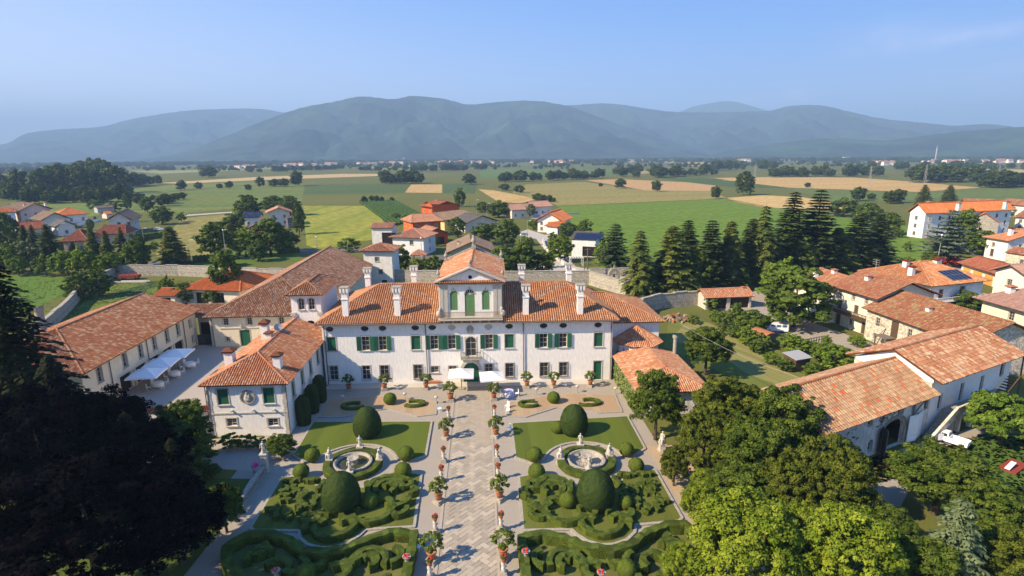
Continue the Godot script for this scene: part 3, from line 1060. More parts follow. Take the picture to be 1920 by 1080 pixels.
func fields() -> void:
	var wheat := Color(0.48, 0.315, 0.11)
	var wheat2 := Color(0.56, 0.385, 0.15)
	field("green_meadow", [Vector2(49.4, -362.3), Vector2(180.7, -406.9), Vector2(177.7, -323.4), Vector2(190.3, -242.1), Vector2(152.9, -178.6), Vector2(115.9, -144.8), Vector2(98.2, -140.8), Vector2(34.3, -155.1), Vector2(36.2, -190.0), Vector2(42.1, -247.2)], Color(0.126, 0.207, 0.018), Color(0.144, 0.224, 0.023), 9, Vector2(1, -0.4))
	field("fallow_field", [Vector2(51.3, -643.7), Vector2(127.0, -694.2), Vector2(151.2, -516.1), Vector2(204.1, -499.1), Vector2(182.9, -411.9), Vector2(49.9, -366.1), Vector2(44.6, -432.6), Vector2(28.0, -498.4)], Color(0.252, 0.224, 0.063), Color(0.300, 0.252, 0.077), 12, Vector2(1, -0.2))
	field("wheat_field", [Vector2(137.0, -738.1), Vector2(189.4, -760.2), Vector2(242.2, -656.3), Vector2(244.0, -573.1), Vector2(204.1, -499.1), Vector2(151.2, -516.1)], wheat, Color(0.50, 0.31, 0.15), 10, Vector2(1, -0.2))
	field("dark_crop_field", [Vector2(245.9, -803.3), Vector2(319.8, -785.6), Vector2(291.9, -525.6), Vector2(248.1, -542.7)], Color(0.066, 0.112, 0.027), Color(0.078, 0.129, 0.030), 14, Vector2(1, -0.4))
	field("wheat_field", [Vector2(307.3, -769.3), Vector2(410.4, -783.6), Vector2(498.9, -742.6), Vector2(488.5, -631.9), Vector2(462.2, -503.8), Vector2(364.1, -457.2), Vector2(296.4, -533.9)], wheat, wheat2, 14, Vector2(1, -0.3))
	field("wheat_field", [Vector2(177.2, -412.7), Vector2(223.3, -440.2), Vector2(240.9, -414.0), Vector2(230.2, -334.1), Vector2(218.5, -321.5), Vector2(190.3, -328.6), Vector2(170.6, -334.8)], Color(0.58, 0.42, 0.15), wheat2, 8, Vector2(1, -0.2))
	field("wheat_field", [Vector2(-79.0, -669.2), Vector2(-43.0, -662.1), Vector2(-33.3, -508.4), Vector2(-67.7, -521.6)], wheat, wheat2, 6, Vector2(0.1, -1))
	field("dark_crop_field", [Vector2(-43.2, -674.7), Vector2(-2.7, -666.7), Vector2(-4.5, -496.6), Vector2(-32.8, -508.4)], Color(0.066, 0.112, 0.027), Color(0.084, 0.129, 0.032), 9, Vector2(0.1, -1))
	field("dark_crop_field", [Vector2(-205.0, -693.8), Vector2(-80.4, -675.7), Vector2(-67.7, -514.1), Vector2(-152.6, -506.4)], Color(0.072, 0.118, 0.029), Color(0.096, 0.134, 0.032), 12, Vector2(1, -0.1))
	field("wheat_field", [Vector2(-1.3, -559.8), Vector2(12.7, -540.0), Vector2(44.9, -427.2), Vector2(27.4, -390.4), Vector2(13.1, -401.6)], wheat, wheat2, 7, Vector2(0.5, -1))
	field("wheat_field", [Vector2(-418.3, -777.8), Vector2(-369.0, -974.3), Vector2(-262.4, -1113.4), Vector2(-186.6, -1092.3), Vector2(-170.1, -974.0), Vector2(-317.9, -838.2), Vector2(-376.2, -747.7)], Color(0.50, 0.37, 0.17), Color(0.55, 0.40, 0.19), 14, Vector2(1, 0.1))
	field("yellow_meadow", [Vector2(-118.6, -389.1), Vector2(-70.8, -382.5), Vector2(-43.7, -266.4), Vector2(-39.6, -230.6), Vector2(-56.2, -199.1), Vector2(-64.6, -212.0)], Color(0.210, 0.246, 0.027), Color(0.312, 0.308, 0.041), 5, Vector2(0.1, -1))
	field("mown_field", [Vector2(-115.4, -204.9), Vector2(-161.0, -314.9), Vector2(-143.9, -341.8), Vector2(-106.2, -245.6), Vector2(-91.0, -191.6), Vector2(-98.8, -177.1)], Color(0.240, 0.218, 0.059), Color(0.282, 0.246, 0.072), 7, Vector2(0.3, -1))
	field("pasture", [Vector2(-300.3, -484.4), Vector2(-286.8, -661.6), Vector2(-208.3, -694.5), Vector2(-122.0, -398.0), Vector2(-159.2, -371.0), Vector2(-173.0, -339.2), Vector2(-212.5, -350.4)], Color(0.120, 0.168, 0.032), Color(0.180, 0.207, 0.045), 16, Vector2(1, -0.1))
	field("pasture", [Vector2(-366.9, -596.3), Vector2(-372.0, -726.5), Vector2(-248.3, -805.6), Vector2(-218.0, -722.9), Vector2(-294.9, -680.4), Vector2(-310.8, -504.5)], Color(0.144, 0.185, 0.041), Color(0.180, 0.213, 0.050), 20, Vector2(1, 0))
	field("pasture", [Vector2(-389.9, -497.9), Vector2(-294.0, -460.9), Vector2(-222.5, -351.6), Vector2(-218.0, -321.7), Vector2(-297.6, -378.1)], Color(0.138, 0.190, 0.032), Color(0.174, 0.213, 0.041), 12, Vector2(1, 0))
	field("pale_field", [Vector2(-916.2, -1561.6), Vector2(-738.3, -1557.8), Vector2(-669.9, -1961.0), Vector2(-576.7, -1687.0), Vector2(-654.8, -1222.5)], Color(0.264, 0.280, 0.090), Color(0.324, 0.314, 0.108), 40, Vector2(1, 0))
	field("pale_field", [Vector2(-457.9, -2304.6), Vector2(-276.0, -2350.2), Vector2(-178.5, -1539.6), Vector2(-256.3, -1346.9)], Color(0.228, 0.258, 0.068), Color(0.264, 0.280, 0.081), 40, Vector2(1, 0))
	field("green_crop_field", [Vector2(1.4, -1360.0), Vector2(352.7, -1343.0), Vector2(263.5, -967.2), Vector2(0.6, -803.2)], Color(0.102, 0.168, 0.036), Color(0.132, 0.190, 0.045), 30, Vector2(1, 0))
	field("wheat_field", [Vector2(771.8, -2219.7), Vector2(948.0, -2286.0), Vector2(754.9, -1700.2), Vector2(572.5, -1519.2)], wheat, wheat2, 40, Vector2(1, 0))
	field("pale_field", [Vector2(691.0, -2684.6), Vector2(1012.0, -2994.6), Vector2(1071.8, -2646.7), Vector2(754.4, -2230.8)], Color(0.408, 0.358, 0.126), Color(0.456, 0.381, 0.144), 60, Vector2(1, 0))
	field("stubble_field", [Vector2(316.7, -1250.9), Vector2(394.4, -1449.8), Vector2(305.9, -1016.3), Vector2(249.7, -916.2)], wheat, wheat2, 20, Vector2(1, 0))
	field("pale_field", [Vector2(944.1, -1124.1), Vector2(1005.4, -1012.5), Vector2(874.2, -879.5), Vector2(790.2, -847.0)], Color(0.480, 0.392, 0.171), Color(0.504, 0.414, 0.180), 30, Vector2(1, 0))
	field("pale_field", [Vector2(674.6, -738.4), Vector2(729.1, -724.8), Vector2(671.2, -666.7), Vector2(644.7, -689.8)], Color(0.456, 0.347, 0.153), Color(0.504, 0.381, 0.180), 30, Vector2(1, 0))
	field("pasture", [Vector2(287.5, -517.6), Vector2(346.5, -446.3), Vector2(459.8, -495.5), Vector2(473.6, -468.4), Vector2(386.8, -381.3), Vector2(279.9, -359.2), Vector2(238.5, -374.0)], Color(0.108, 0.157, 0.032), Color(0.138, 0.179, 0.041), 14, Vector2(1, -0.2))
	field("garden_lane", [Vector2(32.7, -92.9), Vector2(40.7, -105.5), Vector2(44.2, -103.4), Vector2(45.4, -86.4), Vector2(46.1, -74.8), Vector2(42.5, -71.2), Vector2(39.3, -77.4), Vector2(38.6, -89.6)], Color(0.21, 0.22, 0.055), Color(0.34, 0.30, 0.11), 1.0, Vector2(0.35, 1.0), 0.012, "grass")
	field("garden_grass", [Vector2(30.9, -90.2), Vector2(37.0, -105.8), Vector2(41.8, -108.5), Vector2(49.9, -91.6), Vector2(47.8, -73.7), Vector2(42.1, -67.7), Vector2(37.5, -73.4)], Color(0.14, 0.18, 0.035), Color(0.20, 0.22, 0.05), 1.6, Vector2(0.35, 1.0), 0.007, "grass")
	# rows of young trees beside the yellow meadow
	var o := thing("vineyard", "green vineyard of straight rows between yellow meadow and orange houses", "vineyard")
	rng.seed = 5
	for r in 11:
		var a: Vector3 = Vector3(-84.9, 0.0, -410.8).lerp(Vector3(-62.5, 0.0, -417.2), r / 10.0)
		var b: Vector3 = Vector3(-40.5, 0.0, -266.1).lerp(Vector3(-29.2, 0.0, -299.2), r / 10.0)
		var g := B.new()
		var k := int(a.distance_to(b) / 1.6)
		for i in k:
			g.col = Color(0.04, 0.085, 0.015) * rng.randf_range(0.8, 1.4)
			g.blob(a.lerp(b, i / float(k)) + Vector3(0, 0.8, 0), Vector3(0.8, 1.0, 0.8) * rng.randf_range(0.8, 1.2), 6, 4)
		part("vine_row", g, "hedge", o)

# ---------------------------------------------------------------- the villa and its wings
func villa_spec(sd: int) -> Dictionary:
	var s := spec(Color(0.43, 0.17, 0.075), Color(0.56, 0.285, 0.145), Color(0.54, 0.38, 0.23), 0.14, 0.32, 0.38, sd)
	s.rnd = 0.35
	s.base = Color(0.17, 0.055, 0.025)
	return s

func brown_spec(sd: int) -> Dictionary:
	return spec(Color(0.27, 0.105, 0.052), Color(0.40, 0.19, 0.105), Color(0.44, 0.33, 0.22), 0.28, 0.3, 0.38, sd)

func urn_finial(parent: Node3D, at: Vector3, s: float, called := "roof_urn") -> void:
	var g := B.new()
	g.box(at + Vector3(0, 0.25 * s, 0), Vector3(0.6, 0.5, 0.6) * s)
	g.lathe(at + Vector3(0, 0.5 * s, 0), [Vector2(0.18, 0) * s, Vector2(0.12, 0.15) * s, Vector2(0.34, 0.45) * s, Vector2(0.36, 0.7) * s, Vector2(0.2, 0.85) * s, Vector2(0.24, 0.95) * s, Vector2(0.1, 1.15) * s, Vector2(0.13, 1.3) * s, Vector2(0, 1.45) * s], 10)
	part(called, g, "stone", parent)

func villa() -> void:
	var x0 := -22.6
	var W := 41.2
	var D := 16.0
	var o := thing("villa", "long white two storey villa with central pedimented loggia and green shutters", "villa", Vector3(x0, 0, -77.5), -0.025)
	var ops := []
	# upper floor
	for x in [-16.6, -14.2, -6.9, -4.4, 0.9, 8.7, 11.5]: ops.append([x - x0, 5.12, 1.12, 2.08, "glass open"])
	for x in [-21.4, -9.5, 3.8, 16.6]: ops.append([x - x0, 5.12, 1.25, 2.08, "shut"])
	ops.append([-1.7 - x0, 4.0, 1.5, 2.9, "arch glass"])
	# ground floor
	for x in [-21.4, -16.8]: ops.append([x - x0, 0.72, 1.15, 2.1, "glass"])
	for x in [-14.2, -9.4, 3.8, 8.8, 11.6]: ops.append([x - x0, 0.72, 1.15, 2.1, "glass grille"])
	ops.append([-7.0 - x0, 1.6, 1.1, 0.95, "glass"]); ops.append([-4.4 - x0, 1.6, 1.1, 0.95, "glass"]); ops.append([0.8 - x0, 0.9, 1.1, 1.85, "glass"])
	ops.append([-1.75 - x0, 0.02, 2.2, 3.0, "arch door"]); ops.append([16.6 - x0, 0.02, 1.15, 2.9, "door"])
	# attic ovals
	for x in [-21.5, -16.6, -14.1, -9.5, -7.1, 3.8, 8.7, 11.5, 16.5]: ops.append([x - x0, 7.98, 1.1, 0.76, "oval"])
	# blank niches below the balcony
	for x in [-4.35, 0.85]: ops.append([x - x0, 7.95, 1.15, 0.8, "oval"])
	box_walls(o, W, D, 9.35, "plaster", [ops, [], [], []], {"deep": 0.24, "trim": 0.14})
	roof(o, -0.7, W + 0.7, 0.8, -D - 0.7, 9.3, 13.0, "x", [7.6, 6.6], villa_spec(3))
	# rafter ends under the eave
	var raf := B.new()
	raf.box(Vector3.ZERO, Vector3(0.14, 0.16, 0.75))
	var rm := raf.mesh()
	for k in 68:
		var x := -0.4 + k * 0.62
		if x > 16.2 and x < 25.6: continue
		part("rafter_end", rm, "wood", o).position = Vector3(x, 9.14, 0.38)
	for q in [[-0.7, 16.4], [25.7, W + 0.7]]:
		var gut := B.new()
		gut.ring([Vector3(q[0], 9.2, 0.87), Vector3(q[1], 9.2, 0.87)], [0.09, 0.09], 6)
		part("gutter", gut, "copper", o)
	for x in [0.35, 14.55, 28.4, 41.0]: pipe(o, Vector3(x, 9.15, 0.14), Vector3(x + 0.05, 0.1, 0.14))
	# stone door surround, plinth, string line
	var st := B.new()
	for k in 12:
		var a := PI * k / 12
		var b := PI * (k + 1) / 12
		var c := Vector3(-1.75 - x0, 1.95, 0.10)
		for r in [[1.1, 1.55]]:
			st.quad(c + Vector3(cos(a), sin(a), 0) * r[0], c + Vector3(cos(a), sin(a), 0) * r[1], c + Vector3(cos(b), sin(b), 0) * r[1], c + Vector3(cos(b), sin(b), 0) * r[0])
			st.quad(c + Vector3(cos(a), sin(a), 0) * r[1], c + Vector3(cos(a), sin(a), 0) * r[1] - Vector3(0, 0, 0.1), c + Vector3(cos(b), sin(b), 0) * r[1] - Vector3(0, 0, 0.1), c + Vector3(cos(b), sin(b), 0) * r[1])
	st.box(Vector3(-1.75 - x0, 3.35, 0.1), Vector3(0.4, 0.65, 0.16), Basis.IDENTITY, 1.25)
	for s in [-1, 1]: st.box(Vector3(-1.75 - x0 + s * 1.33, 0.98, 0.06), Vector3(0.44, 1.95, 0.12))
	part("portal_surround", st, "stone_pale", o)
	var pav := B.new()
	pav.box(Vector3(W * 0.5 - 1.2, 0.05, 0.9), Vector3(W - 3, 0.1, 1.75))
	part("stone_plinth", pav, "stone_pale", o)
	var ben := B.new()
	ben.box(Vector3(15.4, 0.25, 0.35), Vector3(2.0, 0.3, 0.5))
	part("brick_step", ben, "terracotta", o)
	# balcony over the door
	var bal := B.new()
	var bc := Vector3(-1.7 - x0, 3.85, 0.0)
	bal.box(bc + Vector3(0, 0, 0.5), Vector3(2.9, 0.2, 1.0))
	for s in [-1, 1]: bal.box(bc + Vector3(s * 1.0, -0.3, 0.35), Vector3(0.3, 0.4, 0.65))
	var blc := part("balcony", bal, "stone", o)
	var rail := B.new()
	for k in 15:
		var q := -1.4 + k * 0.2
		rail.bar(bc + Vector3(q, 0.1, 0.95), bc + Vector3(q, 1.0, 0.95), 0.035, 0.035)
	for s in [-1, 1]:
		for k in 4: rail.bar(bc + Vector3(s * 1.4, 0.1, 0.15 + 0.2 * k), bc + Vector3(s * 1.4, 1.0, 0.15 + 0.2 * k), 0.035, 0.035)
		rail.bar(bc + Vector3(s * 1.4, 1.0, 0), bc + Vector3(s * 1.4, 1.0, 0.95), 0.06, 0.05)
	rail.bar(bc + Vector3(-1.43, 1.0, 0.95), bc + Vector3(1.43, 1.0, 0.95), 0.06, 0.05)
	part("railing", rail, "metal", blc)
	# coat of arms
	var arms := B.new()
	var ac := Vector3(-1.75 - x0, 7.95, 0.06)
	arms.blob(ac, Vector3(0.34, 0.45, 0.16), 10, 6)
	arms.blob(ac + Vector3(0, 0.5, 0.02), Vector3(0.3, 0.16, 0.12), 8, 5)
	for s in [-1, 1]:
		arms.blob(ac + Vector3(s * 0.38, 0.12, 0), Vector3(0.16, 0.34, 0.1), 8, 5)
		arms.blob(ac + Vector3(s * 0.24, -0.4, 0), Vector3(0.2, 0.14, 0.1), 8, 5)
	part("coat_of_arms", arms, "stone", o)
	for x in [-4.35, 0.85]:
		var bl := B.new()
		bl.box(Vector3(x - x0, 8.35, -0.07), Vector3(1.2, 0.86, 0.04))
		part("blind_niche", bl, "stone_pale", o)
	# pavilion with pediment
	var px := -6.0 - x0
	var pw := 8.85
	var pn := Node3D.new()
	pn.name = "pavilion"
	pn.position = Vector3(px, 0, 0.0)
	o.add_child(pn)
	var g := B.new()
	var fo := []
	for q in [[-3.92, 10.85, 1.05, 2.85], [0.55, 10.85, 1.05, 2.85], [-1.7, 9.95, 1.4, 3.85]]: fo.append([q[0] + 6.0, q[1] - 9.0, q[2], q[3], "arch shut"])
	wall_face(g, Vector3(0, 9.0, 0.03), Vector3.RIGHT, Vector3.BACK, pw, 5.6, fo)
	wall_face(g, Vector3(pw, 9.0, 0.03), Vector3.FORWARD, Vector3.RIGHT, 16.0, 5.6, [])
	wall_face(g, Vector3(0, 9.0, -15.97), Vector3.BACK, Vector3.LEFT, 16.0, 5.6, [])
	wall_face(g, Vector3(pw, 9.0, -15.97), Vector3.LEFT, Vector3.FORWARD, pw, 5.6, [])
	g.tri(Vector3(0.1, 14.9, 0.03), Vector3(pw - 0.1, 14.9, 0.03), Vector3(pw * 0.5, 16.75, 0.03))
	g.tri(Vector3(pw, 14.6, -15.97), Vector3(0, 14.6, -15.97), Vector3(pw * 0.5, 16.75, -15.97))
	part("pavilion_wall", g, "plaster", pn)
	for p in fo: window_sub(pn, Vector3(0, 9.0, 0.03), p)
	var tr := B.new()
	for x in [0.35, 1.0, pw - 1.0, pw - 0.35]:
		tr.box(Vector3(x, 11.9, 0.1), Vector3(0.5, 5.0, 0.14))
		tr.box(Vector3(x, 14.45, 0.12), Vector3(0.62, 0.22, 0.2))
		tr.box(Vector3(x, 9.9, 0.12), Vector3(0.62, 0.3, 0.2))
	tr.box(Vector3(pw * 0.5, 14.62, 0.12), Vector3(pw + 0.5, 0.14, 0.4))
	tr.box(Vector3(pw * 0.5, 14.8, 0.2), Vector3(pw + 1.0, 0.2, 0.7))
	for s in [-1, 1]:
		tr.box(Vector3(pw * 0.5 + s * (pw * 0.5 + 0.04), 14.66, -8.0), Vector3(0.3, 0.2, 15.6))
		var a := Vector3(pw * 0.5 + s * (pw * 0.5 + 0.45), 14.98, 0.25)
		tr.bar(a, Vector3(pw * 0.5, 17.02, 0.25), 0.62, 0.2)
		tr.bar(a + Vector3(-s * 0.3, -0.06, -0.12), Vector3(pw * 0.5, 16.76, 0.13), 0.3, 0.14)
	part("cornice", tr, "stone_pale", pn)
	var ocu := B.new()
	var oc := Vector3(pw * 0.5, 15.6, 0.045)
	for k in 12:
		var a := TAU * k / 12
		var b := TAU * (k + 1) / 12
		ocu.tri(oc, oc + Vector3(cos(a), sin(a), 0) * 0.27, oc + Vector3(cos(b), sin(b), 0) * 0.27)
	part("oculus", ocu, "dark", pn)
	roof_pav(pn, pw)
	# tile strip on the cornice
	var sp := villa_spec(8)
	roof_planes(pn, [[Vector3(-0.5, 14.9, 0.62), Vector3(pw + 0.5, 14.9, 0.62), Vector3(pw + 0.5, 15.08, 0.08), Vector3(-0.5, 15.08, 0.08)]], [], sp)
	for q in [[pw * 0.5, 17.0, -0.2, 0.62], [-0.1, 15.1, -1.2, 0.75], [pw + 0.1, 15.1, -1.2, 0.75], [-0.1, 15.1, -14.6, 0.95], [pw + 0.1, 15.1, -14.6, 0.95], [pw * 0.5, 17.1, -15.5, 1.2]]:
		urn_finial(pn, Vector3(q[0], q[1], q[2]), q[3])
	# long balcony in front of the loggia
	var lb := B.new()
	lb.box(Vector3(pw * 0.5, 9.72, 0.55), Vector3(pw + 0.1, 0.22, 1.1))
	for k in 7: lb.box(Vector3(0.7 + k * (pw - 1.4) / 6.0, 9.42, 0.42), Vector3(0.26, 0.4, 0.75))
	var lbn := part("loggia_balcony", lb, "stone_pale", pn)
	var lr := B.new()
	for k in 56: lr.bar(Vector3(0.25 + k * 0.152, 9.83, 1.0), Vector3(0.25 + k * 0.152, 10.78, 1.0), 0.05, 0.05)
	lr.bar(Vector3(0.1, 10.8, 1.0), Vector3(pw - 0.1, 10.8, 1.0), 0.06, 0.05)
	lr.bar(Vector3(0.1, 9.92, 1.0), Vector3(pw - 0.1, 9.92, 1.0), 0.04, 0.04)
	for s in [0.1, pw - 0.1]: lr.bar(Vector3(s, 10.8, 0.05), Vector3(s, 10.8, 1.0), 0.06, 0.05)
	part("railing", lr, "vinewood", lbn)
	# scrolls beside the loggia
	var sc := B.new()
	for s in [-1, 1]:
		sc.blob(Vector3(pw * 0.5 + s * (pw * 0.5 + 0.05), 10.4, 0.25), Vector3(0.4, 0.5, 0.3), 10, 6)
		sc.blob(Vector3(pw * 0.5 + s * (pw * 0.5 - 0.1), 11.0, 0.2), Vector3(0.22, 0.35, 0.2), 8, 5)
	part("scroll", sc, "stone_pale", pn)
	for q in [[-19.3, -78.1], [-12.0, -78.0], [6.2, -77.9], [13.95, -77.8]]: chimney(o, Vector3(q[0] - x0, 9.9, q[1] + 77), 0.82, 4.2, true)
	for q in [[-18.4, -89.0], [-11.2, -90.0], [6.2, -90.0], [13.9, -90.0]]: chimney(o, Vector3(q[0] - x0, 11.0, q[1] + 77), 0.82, 3.7, true)

func window_sub(pn: Node3D, o: Vector3, p: Array) -> void:
	# green leaf doors below a fan of glass, all parts of the pavilion
	var c: Vector3 = o + Vector3(p[0], p[1], 0)
	var W: float = p[2]
	var H: float = p[3]
	var fan := H - W * 0.5
	for s in [-1, 1]:
		var g := B.new()
		var hh := fan if p[3] > 3.0 else H
		g.box(c + Vector3(s * W * 0.25, hh * 0.5, -0.1), Vector3(W * 0.5 - 0.012, hh, 0.05))
		for k in 5: g.box(c + Vector3(s * W * 0.25, hh * (0.04 + 0.22 * k), -0.068), Vector3(W * 0.5 - 0.06, 0.08, 0.02))
		part("loggia_shutter", g, "green_pale", pn)
	var pane := B.new()
	pane.box(c + Vector3(0, H * 0.5, -0.2), Vector3(W, H, 0.04))
	part("pane", pane, "glass", pn)
	var t := B.new()
	for k in 10:
		var a := PI * k / 10
		var b := PI * (k + 1) / 10
		var r := W * 0.5
		var q := c + Vector3(0, H - r, 0.045)
		t.quad(q + Vector3(cos(a), sin(a), 0) * r, q + Vector3(cos(a), sin(a), 0) * (r + 0.14), q + Vector3(cos(b), sin(b), 0) * (r + 0.14), q + Vector3(cos(b), sin(b), 0) * r)
	t.box(c + Vector3(0, H + 0.2, 0.06), Vector3(0.22, 0.42, 0.1))
	part("arch_trim", t, "stone_pale", pn)
	if p[3] > 3.0:
		var f := B.new()
		for k in 5:
			var a := PI * (k + 0.5) / 5
			f.bar(c + Vector3(0, fan, -0.14), c + Vector3(cos(a) * W * 0.48, fan + sin(a) * W * 0.48, -0.14), 0.04, 0.04)
		part("fanlight_bar", f, "white_paint", pn)

func roof_pav(pn: Node3D, pw: float) -> void:
	var e := 14.95
	var r := 17.0
	var x0 := -0.45
	var x1 := pw + 0.45
	var zb := -16.2
	roof_planes(pn, [[Vector3(x0, e, zb), Vector3(x0, e, 0.1), Vector3(pw * 0.5, r, 0.1), Vector3(pw * 0.5, r, zb)], [Vector3(x1, e, 0.1), Vector3(x1, e, zb), Vector3(pw * 0.5, r, zb), Vector3(pw * 0.5, r, 0.1)]],
		[[Vector3(pw * 0.5, r, 0.1), Vector3(pw * 0.5, r, zb)]], spec(Color(0.50, 0.17, 0.075), Color(0.66, 0.31, 0.16), Color(0.66, 0.45, 0.28), 0.3, 0.27, 0.36, 12))
	var g := B.new()
	for s in [-1, 1]: g.bar(Vector3(pw * 0.5 + s * (pw * 0.5 + 0.5), e + 0.12, zb + 0.1), Vector3(pw * 0.5, r + 0.2, zb + 0.1), 0.55, 0.3)
	part("rear_cornice", g, "stone", pn)

func left_wing() -> void:
	var x0 := -31.9
	var W := 8.9
	var D := 19.0
	var o := thing("wing_house", "white front wing with hipped tile roof and round relief on its gable wall", "house", Vector3(x0, 0, -62.6))
	var f := [[1.75, 4.05, 1.25, 1.95, "shut"], [6.95, 4.05, 1.25, 1.95, "shut"], [2.4, 1.35, 1.15, 0.95, "glass"], [7.1, 1.2, 1.15, 0.95, "glass"]]
	var r := []
	for q in [[2.6, 3.7], [6.2, 3.7], [9.8, 3.7], [13.3, 3.9]]: r.append([q[0], q[1], 1.05, 2.0, "shut"])
	r.append([3.4, 1.1, 0.9, 1.0, "glass"])
	var l := [[4.0, 3.8, 1.0, 1.8, "shut"], [9.0, 3.8, 1.0, 1.8, "shut"], [14.0, 3.8, 1.0, 1.8, "shut"]]
	box_walls(o, W, D, 6.75, "plaster", [f, r, [], l], {"trim": 0.14})
	roof(o, -0.55, W + 0.6, 0.6, -D - 0.4, 6.65, 8.85, "z", [5.0, 0.0], spec(Color(0.44, 0.15, 0.065), Color(0.58, 0.26, 0.13), Color(0.60, 0.40, 0.25), 0.25, 0.28, 0.37, 21))
	var band := B.new()
	band.box(Vector3(W * 0.5, 2.95, 0.03), Vector3(W + 0.08, 0.16, 0.1))
	for x in [3.2, 5.6, 8.0]: band.box(Vector3(x - 0.6, 3.3, 0.18), Vector3(0.18, 0.14, 0.4))
	part("string_course", band, "stone_pale", o)
	for k in 10:
		for x in [0.2, W - 0.2]:
			var q := B.new()
			q.box(Vector3(x, 0.35 + k * 0.66, 0.0), Vector3(0.5 if k % 2 == 0 else 0.36, 0.6, 0.09))
			part("corner_quoin", q, "stone_pale", o)
	# round relief of a seated figure with a child
	var md := B.new()
	var mc := Vector3(4.55, 4.95, 0.02)
	for k in 24:
		var a0 := TAU * k / 24
		var a1 := TAU * (k + 1) / 24
		md.tri(mc + Vector3(0, 0, 0.03), mc + Vector3(cos(a0) * 0.8, sin(a0) * 0.8, 0.03), mc + Vector3(cos(a1) * 0.8, sin(a1) * 0.8, 0.03))
	var mdn := part("relief_disc", md, "stone_pale", o)
	var mr := B.new()
	for k in 24:
		var a := TAU * k / 24
		var b := TAU * (k + 1) / 24
		mr.bar(mc + Vector3(cos(a), sin(a), 0) * 0.8 + Vector3(0, 0, 0.06), mc + Vector3(cos(b), sin(b), 0) * 0.8 + Vector3(0, 0, 0.06), 0.12, 0.14)
	part("relief_rim", mr, "stone", mdn)
	var fg := B.new()
	fg.blob(mc + Vector3(-0.02, -0.25, 0.1), Vector3(0.4, 0.34, 0.13), 10, 8)
	fg.blob(mc + Vector3(-0.05, 0.1, 0.12), Vector3(0.24, 0.34, 0.13), 10, 8)
	fg.blob(mc + Vector3(-0.04, 0.46, 0.14), Vector3(0.13, 0.16, 0.11), 8, 6)
	fg.blob(mc + Vector3(0.2, 0.02, 0.2), Vector3(0.12, 0.2, 0.1), 8, 6)
	fg.blob(mc + Vector3(0.22, 0.26, 0.2), Vector3(0.09, 0.1, 0.08), 8, 6)
	part("relief_figure", fg, "stone_pale", mdn)
	for k in [[W + 0.12, 0.12], [W + 0.12, -15.3], [-0.1, 0.12]]: pipe(o, Vector3(k[0], 6.6, k[1]), Vector3(k[0], 0.1, k[1]), 0.06)
	chimney(o, Vector3(W - 1.5, 7.0, -2.6), 0.85, 2.3, false, "stone")
	chimney(o, Vector3(1.0, 6.9, -4.6), 1.0, 2.4, false, "stone")
	chimney(o, Vector3(2.6, 7.6, -12.2), 0.9, 3.0, false, "stone")
	chimney(o, Vector3(3.5, 8.0, -11.0), 0.8, 1.4, false, "stone")
	var ds := B.new()
	var dc := Vector3(4.35, 9.6, -12.2)
	var bd := Basis(Vector3.RIGHT, -0.5) * Basis(Vector3.UP, 0.4)
	for k in 14:
		var a := TAU * k / 14
		var b := TAU * (k + 1) / 14
		ds.tri(dc + bd * Vector3(0, 0, -0.12), dc + bd * Vector3(cos(a) * 0.55, sin(a) * 0.55, 0), dc + bd * Vector3(cos(b) * 0.55, sin(b) * 0.55, 0))
	ds.bar(dc + Vector3(0, -1.0, -0.2), dc + bd * Vector3(0, 0, -0.12), 0.06, 0.06)
	solo("satellite_dish", ds, "metal_grey", "grey satellite dish on front wing roof beside paired chimneys", "dish", Vector3(x0, 0, -62.6))

func lookout_tower() -> void:
	var x0 := -28.1
	var o := thing("lookout_tower", "small square white tower with two arched windows and hipped tile roof", "tower", Vector3(x0, 0, -82.3))
	var W := 4.3
	var f := [[1.45, 10.0, 0.85, 1.7, "arch glass"], [2.95, 10.0, 0.85, 1.7, "arch glass"], [2.6, 7.55, 1.15, 0.75, "oval"]]
	box_walls(o, W, 9.5, 12.45, "plaster", [f, [], [], []], {"trim": 0.1})
	roof(o, -0.65, W + 0.65, 0.65, -10.1, 12.35, 13.8, "z", [2.6, 2.6], brown_spec(33))
	var b := B.new()
	for x in [0.2, W - 0.2]: b.box(Vector3(x, 9.35, 0.08), Vector3(0.75, 0.5, 0.2))
	part("corner_block", b, "stone_pale", o)

